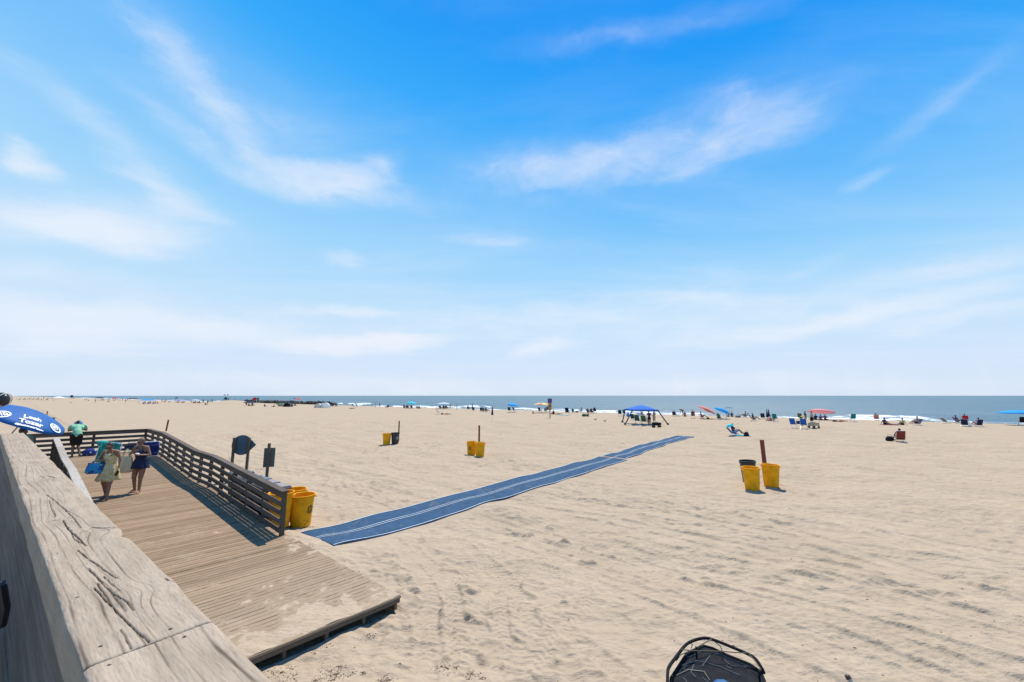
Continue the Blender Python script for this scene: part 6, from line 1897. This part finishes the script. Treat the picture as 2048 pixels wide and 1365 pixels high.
beach_chair(1356, 833.5, R(250), 'navy', 'navy reclining chair in the group right of the tent', recl=.65)
folk('bend', 1366, 832, R(250), 'brown', 'brown', 'tanned person bending over in the group right of the tent', sk=SK3)
folk('gsit', 1370, 833.5, F, 'maroon', 'red', 'person in maroon sitting on the sand right of the bending one', sk=SK3)
# --- the tent
tp = GS(1291, 850); half = 1.55
tent = empty('beach_tent', tp, 0, 'royal blue beach canopy tent with four splayed legs', 'tent')
sc_px = FPX / tp.y
hz_t = lambda py: EYE - (py - 791.5) / FPX * tp.y - tp.z
e_ = hz_t(819.0); tc_ = hz_t(810.5)
TA = 0.02; ct, st_ = math.cos(TA), math.sin(TA)
def rt(x, y): return (x * ct - y * st_, x * st_ + y * ct)
hw_ = 24.5 / sc_px
yo = hw_
mb = MB(); n_ = 12; vs = []
for i in range(n_ + 1):
    for j in range(n_ + 1):
        u_, v_ = i / n_ * 2 - 1, j / n_ * 2 - 1
        m_ = max(abs(u_), abs(v_)); z = tc_ + (e_ - tc_) * m_ ** 1.35 - .05 * (1 - abs(abs(u_) - abs(v_))) * m_
        x, y = rt(u_ * hw_, v_ * hw_); vs.append((x, y + yo, z))
mb.add(vs, [(i * (n_ + 1) + j, i * (n_ + 1) + j + 1, (i + 1) * (n_ + 1) + j + 1, (i + 1) * (n_ + 1) + j) for i in range(n_) for j in range(n_)])
cn_ = [rt(a * hw_, b * hw_) for a, b in ((-1, -1), (1, -1), (1, 1), (-1, 1))]
mb.build('canopy', C_('blue', .35), tent, 'all')
for k in range(4):
    a, b = cn_[k], cn_[(k + 1) % 4]; m1 = MB(); m1.add([(a[0], a[1] + yo, e_), (b[0], b[1] + yo, e_), (b[0], b[1] + yo, e_ - .18), (a[0], a[1] + yo, e_ - .18)], [(0, 1, 2, 3)]); m1.build('valance', C_('blue', .35), tent)
    s_ = 1.55 if a[1] < 0 else 1.25
    f = (a[0] * (1.72 if a[1] < 0 else 1.15), yo + a[1] * (1.15 if a[1] < 0 else 1.5), 0.0)
    m1 = MB(); m1.tube([(a[0], a[1] + yo, e_ - .02), f], .07, 7); m1.build('leg', C_('navy'), tent, True)
    m1 = MB(); m1.ball((f[0], f[1], .08), (.16, .14, .11), 8); m1.build('sand_bag', C_('dark'), tent, True)
def near_t(dx, dy): return gz(tp + Vector((dx, dy, 0)))
pxm = 1 / sc_px
lump('beach_bag', 1256, 834, .45, .35, .75, 'sky', 'bright blue bag hanging by the left leg of the tent', 'bag')
for (x, y, cc, lb, st2) in ((1276, 850, 'deepteal', 'dark green high chair at the left inside the tent', None), (1289, 851, 'green', 'green high chair in the middle of the tent', ('beige', 'dark', 'person with a beige top in the green chair inside the tent'))):
    beach_chair(x, y, F, cc, lb, None, st2, high=True, s_=1.1)
beach_chair(1266, 840, F, 'navy', 'low navy chair behind the left leg of the tent'); 
beach_chair(1240, 833, R(350), 'black', 'black high chair left of the tent, near the water', high=True)
beach_chair(1249, 831.5, F, 'teal', 'dark teal chair between the black chair and the tent', high=True)
folk('stand', 1299, 851, R(170), 'navy', 'navy', 'person in navy standing in the tent', s_=1.06)
folk('stand', 1309, 848, R(210), 'beige', 'beige', 'person in beige standing at the right side of the tent', s_=1.06)
folk('stand', 1284, 838, R(140), 'white', 'grey', 'person in white standing beyond the tent', s_=1.0)
cart_b(1313, 854.5, R(0), 'black', 'black wagon parked at the right front of the tent')
lump('cooler', 1277, 832, .7, .4, .45, 'white', 'white cooler beyond the left half of the tent', 'cooler', box=True)
# --- centre
gull(1191, 842, R(100), 'gull on the sand, left of the two left of the tent'); gull(1210, 844.5, R(100), 'gull on the sand, nearer to the tent of the two')
sp = GS(1100, 836); sgn = empty('warning_post', sp, 0, 'tall post with purple and gold boards at the end of the beach', 'sign'); H_ = EYE - (797 - 791.5) / FPX * sp.y - sp.z
m1 = MB(); m1.box((0, 0, H_ / 2), (.12, .12, H_)); m1.build('post', BRN_P, sgn)
for q, (z, cc) in enumerate(((H_ - .35, 'purple'), (H_ - 1.05, 'orange'), (H_ - 1.65, 'orange'))):
    m1 = MB()
    if q == 0: m1.box((0, -.09, z), (.68, .03, .62))
    else: m1.lathe([(.001, -.015), (.30, -.015), (.30, .015), (.001, .015)], 20, Matrix.Translation((0, -.09, z)) @ Matrix.Rotation(math.pi / 2, 4, 'X'))
    m1.build('sign_board', C_(cc) if q == 0 else mat('gold_board', (.38, .20, .03), .5), sgn)
for q in range(2):
    m1 = MB(); m1.box((0, -.09, H_ - .70 - .62 * q), (.60, .03, .12)); m1.build('crossbar', mat('maroon_board', (.18, .04, .03), .5), sgn)
umbrella(1084, 826, 806.5, 1.75, 'yellow', 'pale yellow and pink umbrella left of the tall post', hh=.4, colr2='pink')
beach_chair(1080, 826, F, 'dark', 'dark chair under the pale yellow umbrella', high=True); beach_chair(1091, 824, F + .4, 'grey', 'small grey chair right of the pale yellow umbrella pole')
beach_chair(1096, 824, F, 'purple', 'purple high chair just left of the tall post', None, ('navy', 'navy', 'person in the purple chair left of the tall post'), high=True)
folk('gsit', 1066, 828, F, 'pink', 'grey', 'small pale figure on the sand left of the yellow umbrella', s_=.75, sk=SK2)
folk('gsit', 1107, 829, R(300), 'black', 'black', 'dark clothed person sitting right of the tall post', sk=SK3)
folk('lie', 1116, 829.5, R(90), None, 'maroon', 'person lying on the sand right of the tall post')
towel(1125, 831.5, 'turq', 'turquoise towel left of the tall dark chair', R(85), .9, 1.7)
beach_chair(1135, 831, R(10), 'black', 'tall black folding chair standing on its own', high=True, s_=1.25)
beach_chair(1147, 826, F, 'teal', 'teal chair right of the tall black one'); lump('beach_bag', 1154, 825.5, .6, .35, .3, 'black', 'black bag right of the teal chair', 'bag')
beach_chair(1162, 825, R(260), 'dark', 'dark reclining chair beyond the black bag', None, ('dark', 'white', 'person with a pale towel in the dark recliner'), recl=.6)
lump('beach_bag', 1168, 833.5, .7, .5, .5, 'green', 'dark green heap left of the person in pale green', 'bag'); folk('gsit', 1176, 833.5, R(260), 'olive', 'dark', 'person in pale green sitting near the gulls')
for k, (x, cc, lb) in enumerate(((1177, 'grey', 'leftmost of three people beyond the pale green sitter'), (1184, 'dark', 'middle one of three people beyond the pale green sitter'), (1190, 'navy', 'rightmost of three people beyond the pale green sitter'))):
    beach_chair(x, 827, F + (k - 1) * .3, 'dark', lb.replace('people', 'chairs'), None, (cc, 'dark', lb), high=k == 2)
umbrella(1024, 825, 807, 1.15, 'sky', 'small bright blue umbrella left of centre, facing the water', hh=.35, tilt=(.1, -.2))
beach_chair(1019, 825, F + .3, 'black', 'left black chair under the small bright blue umbrella', high=True); beach_chair(1029, 825, F - .3, 'navy', 'right dark chair under the small bright blue umbrella', high=True)
closed_umbrella(984.5, 843, 811.5, 'navy', 'closed navy umbrella standing alone nearest the viewer')
closed_umbrella(944.5, 822, 806, 'navy', 'closed navy umbrella standing among chairs near the surf')
for k, (x, y, cc, lb) in enumerate(((937, 820, 'dark', 'dark chair left of the closed umbrella near the surf'), (947, 822, 'black', 'black chair right of the closed umbrella near the surf'), (963, 823.5, 'dark', 'leftmost dark chair of the trio left of the lone closed umbrella'),
                                    (968, 824, 'deepteal', 'middle teal chair of the trio left of the lone closed umbrella'), (973, 824.5, 'black', 'rightmost dark chair of the trio left of the lone closed umbrella'))):
    beach_chair(x, y, F + random.uniform(-.5, .5), cc, lb, None, ('dark', 'dark', 'person in the ' + lb) if k % 2 == 0 else None)
beach_chair(877, 829.5, R(110), 'blue', 'blue chair alone on the open sand left of centre', None, high=True, recl=.42); folk('lie', 893, 829.5, R(95), None, 'red', 'person sunbathing flat right of the lone blue chair')
lump('beach_bag', 884, 829.5, .45, .3, .25, 'black', 'small black bag between the lone blue chair and the sunbather', 'bag')
folk('stand', 900, 819, F, None, 'beige', 'person standing near the surf beside the white parasol', sk=SK2); folk('stand', 914, 819.5, F + 2, None, 'orange', 'person standing in the shallows right of the white parasol', sk=SK2, s_=.9)
# four legged white parasol
wp = GS(887, 818); wc = empty('white_parasol', wp, 0, 'white four legged sun canopy with a centre pole near the surf', 'canopy'); H_ = EYE - (804.5 - 791.5) / FPX * wp.y - wp.z
m1 = MB(); hwp = 12.5 * wp.y / FPX
m1.add([(-hwp, -hwp, H_ - .45), (hwp, -hwp, H_ - .45), (hwp, hwp, H_ - .45), (-hwp, hwp, H_ - .45), (0, 0, H_)], [(0, 1, 4), (1, 2, 4), (2, 3, 4), (3, 0, 4)]); o = m1.build('canopy', C_('pale', .35), wc); o.modifiers.new('s', 'SOLIDIFY').thickness = .02
for a, b in ((-1, -1), (1, -1), (1, 1), (-1, 1), (0, 0)):
    m1 = MB(); m1.tube([(a * hwp * .97, b * hwp * .97, 0), (a * hwp * .97, b * hwp * .97, H_ - .45 if a else H_)], .03 if a else .05, 6); m1.build('pole', ALU if a else C_('dark'), wc)
for k, (x, cc) in enumerate(((881, 'dark'), (888, 'maroon'), (893, 'dark'))):
    beach_chair(x, 818.5, F, cc, ('leftmost', 'middle', 'rightmost')[k] + ' chair under the white four legged canopy', None, ('dark', 'dark', ('leftmost', 'middle', 'rightmost')[k] + ' person under the white four legged canopy'))
umbrella(822, 817, 804, 1.5, 'turq', 'turquoise umbrella at the breakers left of centre', hh=.5)
for k, (x, cc) in enumerate(((809, 'dark'), (815, 'black'), (823, 'brown'))):
    beach_chair(x, 817.5, F + k * .3, cc, ('leftmost', 'middle', 'rightmost')[k] + ' dark chair below the turquoise umbrella', None, ('dark', 'dark', ('leftmost', 'middle', 'rightmost')[k] + ' person below the turquoise umbrella', SK3))
folk('gsit', 834, 817.5, F, 'dark', 'dark', 'left one of two small figures right of the turquoise umbrella'); folk('gsit', 838, 817.5, F, 'dark', 'dark', 'right one of two small figures right of the turquoise umbrella')
beach_chair(775, 816.5, R(250), 'black', 'dark recliner on the sand left of the turquoise umbrella', None, ('dark', 'dark', 'person in the dark recliner left of the turquoise umbrella', SK3), recl=.7)
folk('stand', 751, 815, F, None, 'orange', 'wader at the left in the shallow surf, left of the dark recliner', s_=.9, sk=SK2); folk('stand', 759, 815, F, None, 'navy', 'wader at the right in the shallow surf, left of the dark recliner', s_=.9, sk=SK2)
folk('lie', 703, 818, R(95), None, 'black', 'tanned person lying on the sand right of the jetty', sk=SK1)
beach_chair(707, 815, F, 'deepteal', 'left dark chair by the water right of the jetty', high=True); beach_chair(714, 815, F, 'black', 'right dark chair by the water right of the jetty', high=True)
# --- left of centre, by the jetty
def far_group(x0, x1, y, n, label, cols, kinds=('chair', 'sit', 'stand')):
    for k in range(n):
        x = x0 + (x1 - x0) * (k + random.uniform(.2, .8)) / n; yy = y + random.uniform(-.5, .5)
        kd = kinds[k % len(kinds)]; cc = cols[k % len(cols)]
        if kd == 'chair': beach_chair(x, yy, F + random.uniform(-.6, .6), cc, f'dark chair {label}', f'chairs {label}', high=True)
        elif kd == 'sit': folk('gsit', x, yy, F + random.uniform(-.6, .6), cc, 'dark', f'person sitting {label}', f'people sitting {label}', sk=SK3)
        else: folk('stand', x, yy, F + random.uniform(-1, 1), cc, 'dark', f'person standing {label}', f'people standing {label}')
far_group(632, 655, 815, 5, 'by the pale sun shelter in front of the jetty end', ['grey', 'brown', 'orange', 'dark'], ('sit', 'chair'))
def shelter(px, py, w_, h_, colr, label, group=None):
    p = GS(px, py); root = empty('sun_shelter', p, 0, label, 'sun shelter', group)
    m1 = MB(); n = 10; vs = []
    for i in range(n + 1):
        a = math.pi * i / n
        for y in (-.7, .7): vs.append((w_ / 2 * math.cos(a), y, h_ * math.sin(a) ** .8))
    m1.add(vs, [(2 * i, 2 * i + 1, 2 * i + 3, 2 * i + 2) for i in range(n)]); m1.add([vs[2 * i + 1] for i in range(n + 1)], [tuple(range(n + 1))]); m1.build('shell', C_(colr, .3), root)
    for y in (-.7,):
        m1 = MB(); m1.tube([vs[2 * i] for i in range(n + 1)], .03, 5); m1.build('hoop', ALU, root)
    return root
shelter(650, 816, 2.6, 1.5, 'pale', 'pale blue dome shelter on the sand in front of the jetty end'); shelter(637, 816, 2.0, 1.2, 'white', 'white dome shelter left of the pale blue one')
far_group(658, 673, 813, 3, 'right of the pale dome shelter', ['navy', 'dark', 'teal'], ('sit',))
far_group(570, 592, 812.5, 6, 'with the dark tents in front of the jetty', ['dark', 'black', 'white', 'navy'], ('chair', 'sit'))
shelter(576, 814, 2.4, 1.25, 'dark', 'black tent among people in front of the jetty')
umbrella(561, 813, 806.5, 1.6, 'green', 'grey green umbrella in front of the jetty', hh=.45); far_group(556, 566, 813, 3, 'under the grey green umbrella', ['dark', 'grey'], ('sit',))
folk('gsit', 529, 813.5, F, 'brown', 'dark', 'lone figure sitting left of the grey green umbrella', sk=SK3); folk('gsit', 548, 814.5, R(300), 'beige', 'dark', 'lone leaning figure nearest the grey green umbrella')
umbrella(499, 812, 803.5, 2.0, 'navy', 'navy umbrella at the foot of the sand mound', hh=.5); far_group(492, 508, 812, 5, 'at the navy umbrella below the sand mound', ['black', 'dark', 'white'], ('chair', 'sit'))
def flag(px, py, pytop, colr, label, w_=1.5):
    p = GS(px, py); H_ = EYE - (pytop - 791.5) / FPX * p.y - p.z; root = empty('flag', p, 0, label, 'flag')
    m1 = MB(); m1.tube([(0, 0, 0), (0, 0, H_)], .05, 6); m1.build('pole', ALU, root)
    m1 = MB(); n = 8; vs = []
    for i in range(n + 1):
        for z in (H_, H_ - w_ * .66): vs.append((-w_ * i / n, .12 * math.sin(i * 1.2), z - .03 * i))
    m1.add(vs, [(2 * i, 2 * i + 1, 2 * i + 3, 2 * i + 2) for i in range(n)]); m1.build('cloth', C_(colr, .3), root, 'all')
flag(512.5, 807, 795, 'red', 'red flag flying beyond the sand mound', 1.6); flag(518, 807, 795.5, 'green', 'green flag right beside the red one beyond the sand mound', 1.1)
flag(590, 808, 796, 'green', 'green flag above the middle of the jetty', 1.1); flag(599, 810, 795, 'pink', 'pinkish red flag above the jetty', 1.5)
# jetty of dark boulders
j0 = G(498, 807.5); j0 = gz(j0)
jr = empty('rock_jetty', j0, 0, 'long low jetty of dark boulders running out from the sand into the sea', 'jetty')
ROCK = mat('dark_rock', (0.045, 0.04, 0.038), 0.85, 0, 0.35, 1.5, 0.6, 0.4, 3)
r3 = random.Random(2)
rock_me = []
for k in range(5):
    m1 = MB(); m1.ball((0, 0, 0), 1.0, 6); vs = [Vector(v) * (1 + r3.uniform(-.22, .22)) for v in m1.v]; m1.v = [tuple(v) for v in vs]; o = m1.build('rock', ROCK); rock_me.append(o.data); bpy.data.objects.remove(o)
A0, A1 = G(500, 807.5), G(668, 810.5, -1.3) + NRM * 0
dirj = (A1 - A0); dirj.z = 0
for k in range(230):
    f = r3.random(); p = A0 + dirj * f + Vector((r3.uniform(-2.2, 2.2), r3.uniform(-2.2, 2.2), 0))
    zb = float(sand_base(np.array([p.x]), np.array([p.y]))[0]); top = 1.0 * (1 - max(0, (f - .9) / .1) * .8) + r3.uniform(-.3, .25)
    o = link('rock', rock_me[k % 5], jr); s_ = r3.uniform(.5, .95); o.location = Vector((p.x, p.y, max(zb, -1.5) * .6 + top - .9 * s_)) - j0
    o.scale = (s_ * r3.uniform(.9, 1.4), s_, s_ * .85); o.rotation_euler = (r3.uniform(0, 3), r3.uniform(0, 3), r3.uniform(0, 3))
# lifeguard stand on the mound
lg = gz(G(452, 807)); 
lgp = empty('lifeguard_stand', lg, 0, 'dark lifeguard chair with two small flags on the sand mound', 'lifeguard stand'); H_ = EYE - (795.5 - 791.5) / FPX * lg.y - lg.z
H_ = max(H_, 1.8)
for a, b in ((-1, -1), (1, -1), (1, 1), (-1, 1)):
    m1 = MB(); m1.tube([(a * 1.0, b * 1.0, 0), (a * .45, b * .45, H_)], .08, 6); m1.build('leg', C_('dark'), lgp)
m1 = MB(); m1.box((0, 0, H_ * .62), (1.3, 1.1, .12)); m1.build('platform', C_('dark'), lgp); m1 = MB(); m1.box((0, -.5, H_ * .85), (1.2, .1, .8)); m1.build('backrest', C_('dark'), lgp)
m1 = MB(); m1.box((.1, .2, H_ * .35), (1.6, .5, .5)); m1.build('rescue_board', C_('dark'), lgp)
for q in (-1, 1):
    m1 = MB(); m1.tube([(q * .55, 0, H_), (q * .75, 0, H_ + 1.5)], .03, 5); m1.add([(q * .75, 0, H_ + 1.5), (q * .75, 0, H_ + 1.1), (q * .75 - .7, .1, H_ + .95), (q * .75 - .7, .1, H_ + 1.3)], [(0, 1, 2, 3)]); m1.build('small_flag', C_('dark'), lgp)
folk('sit', 0, 0, F, 'dark', 'dark', 'lifeguard sitting on the dark chair on the sand mound', loc=lg + Vector((0, 0, H_ * .64)), s_=1.1)
folk('stand', 467.5, 806, F, 'dark', 'dark', 'lone figure on the right slope of the sand mound', loc=gz(G(468, 807)), s_=.9)
# --- far left crowd
umbrella(390, 806.5, 799.5, 2.2, 'pale', 'pale blue umbrella left of the sand mound', hh=.6); far_group(382, 402, 807, 7, 'around the pale blue umbrella left of the mound', ['dark', 'maroon', 'black'], ('chair', 'sit', 'sit'))
umbrella(360, 806, 800, 2.4, 'lilac', 'lilac umbrella in the crowd left of the mound', hh=.6); far_group(350, 372, 806, 7, 'around the lilac umbrella left of the mound', ['dark', 'brown', 'navy'], ('chair', 'sit', 'stand'))
far_group(404, 428, 807, 8, 'just left of the sand mound', ['dark', 'maroon', 'black', 'teal'], ('stand', 'chair', 'sit'))
flag(355, 806, 794, 'grey', 'small grey flag left of the lilac umbrella', 1.3)
# turquoise canopy
kp = GS(295, 808); kc = empty('sun_canopy', kp, 0, 'bright turquoise canopy over a group at the far left', 'canopy'); H_ = EYE - (799 - 791.5) / FPX * kp.y - kp.z; hwk = 11 * kp.y / FPX
m1 = MB(); m1.add([(-hwk, -1.6, H_ - .5), (hwk, -1.6, H_ - .5), (hwk, 1.6, H_ - .5), (-hwk, 1.6, H_ - .5), (-hwk * .8, 0, H_), (hwk * .8, 0, H_)], [(0, 1, 5, 4), (2, 3, 4, 5), (0, 4, 3), (1, 2, 5)]); m1.build('canopy', C_('sky', .35), kc)
for a in (-1, 1):
    for b in (-1, 1): m1 = MB(); m1.tube([(a * hwk * .97, b * 1.5, 0), (a * hwk * .97, b * 1.5, H_ - .5)], .05, 6); m1.build('pole', ALU, kc)
far_group(285, 316, 808, 10, 'below the bright turquoise canopy', ['navy', 'dark', 'teal', 'orange', 'sky'], ('sit', 'chair', 'chair'))
far_group(320, 340, 805, 4, 'right of the bright turquoise canopy', ['dark', 'brown'], ('stand', 'sit'))
pp = GS(275.5, 808); m1 = MB(); H_ = EYE - (793 - 791.5) / FPX * pp.y - pp.z; m1.tube([(0, 0, 0), (0, 0, H_)], .07, 7); m1.box((0, 0, H_ * .72), (.5, .1, .25)); o = m1.build('post', ALU, None, False, pp); tag(o, 'thin tall pole left of the bright turquoise canopy', 'post')
umbrella(266, 802, 796.5, 3.0, 'dark', 'dark umbrella far off between the thin pole and the red umbrella', hh=.7)
umbrella(229, 802, 795.5, 1.5, 'red', 'small red umbrella at the far left waterline', hh=.9); umbrella(209, 801.5, 796.5, 2.0, 'pale', 'small pale umbrella at the far left waterline', hh=.7)
umbrella(199, 801.5, 795, 3.2, 'dark', 'small dark umbrella left of the pale one', hh=.7); umbrella(116, 801, 796.5, 3.4, 'white', 'small white umbrella beside the far left sand mound', hh=1.0)
far_group(166, 180, 802, 3, 'on the right slope of the far left mound', ['dark', 'teal', 'brown'], ('sit', 'stand'))
far_group(196, 262, 801.3, 16, 'along the far waterline right of the far left mound', ['dark', 'black', 'maroon', 'navy'], ('chair', 'sit', 'stand'))
far_group(32, 112, 800.2, 26, 'along the most distant waterline at the far left', ['dark', 'black', 'navy', 'grey'], ('chair', 'sit', 'stand'))
folk('stand', 190, 806, F, 'black', 'black', 'dark clothed person walking alone on the far left sand', s_=1.05); folk('lie', 141, 806, R(90), 'white', 'dark', 'person lying in the sand before the far left mound')
folk('gsit', 216, 804.5, F, 'dark', 'dark', 'dark seated person right of the walker on the far left sand'); folk('stand', 251, 805.5, F, 'grey', 'dark', 'grey clothed person standing alone left of the thin pole', s_=.95); folk('stand', 22, 806, F, 'dark', 'dark', 'small dark figure above the seals of the blue umbrella')
sb = gz(G(143, 800.5)); root = empty('lifeguard_stand', sb, 0, 'dark lifeguard structure on top of the far left mound', 'lifeguard stand')
m1 = MB(); m1.box((0, 0, 1.2), (2.6, 1.4, .3)); m1.build('platform', C_('dark'), root); m1 = MB(); m1.box((-.2, 0, 2.0), (1.2, .9, 1.3)); m1.build('cabin', C_('dark'), root)
for a in (-1, 1):
    for b in (-1, 1): m1 = MB(); m1.tube([(a * 1.1, b * .6, -.5), (a * .8, b * .5, 1.2)], .12, 6); m1.build('leg', C_('dark'), root)
# seaweed and bark litter by the end of the ramp
def litter():
    mb = MB(); q = random.Random(8)
    spots = [(560, 1335, 26), (640, 1285, 14), (600, 1352, 18), (700, 1330, 16), (655, 1345, 20), (740, 1265, 8), (905, 1335, 14), (930, 1355, 12), (520, 1322, 14), (770, 1350, 20), (625, 1105, 4), (618, 1052, 6)]
    for px, py, n in spots:
        for c_ in range(max(1, n // 2)):
            cx_, cy_ = px + q.gauss(0, 24 if n > 8 else 5), py + q.gauss(0, 8 if n > 8 else 2)
            sp_ = q.uniform(.01, .07)
            for k in range(q.randint(3, 22)):
                p = G(cx_, cy_) + Vector((q.gauss(0, sp_), q.gauss(0, sp_ * .7), 0))
                t_, w_ = tw(p)
                if w_ > -0.05 and t_ > t_end - .08: continue
                p = gz(p, .003); L_ = q.uniform(.004, .022); w2_ = q.uniform(.002, .005)
                mb.box(p, (L_, w2_, .004), (q.uniform(-.4, .4), q.uniform(-.4, .4), q.uniform(0, 3.14)))
    for k in range(110):
        x_, y_ = q.uniform(450, 2040), q.uniform(960, 1362); p = G(x_, y_); t_, w_ = tw(p)
        if w_ > -0.05 and t_ > t_end - .08: continue
        p = gz(p, .004); mb.box(p, (q.uniform(.008, .04), q.uniform(.005, .012), .006), (q.uniform(-.3, .3), q.uniform(-.3, .3), q.uniform(0, 3)))
    tag(mb.build('beach_litter', mat('bark_litter', (.06, .04, .028), .9, 0, .5, 30)), 'dark scraps of seaweed and bark scattered on the sand by the ramp', 'litter', kind='stuff')
litter()
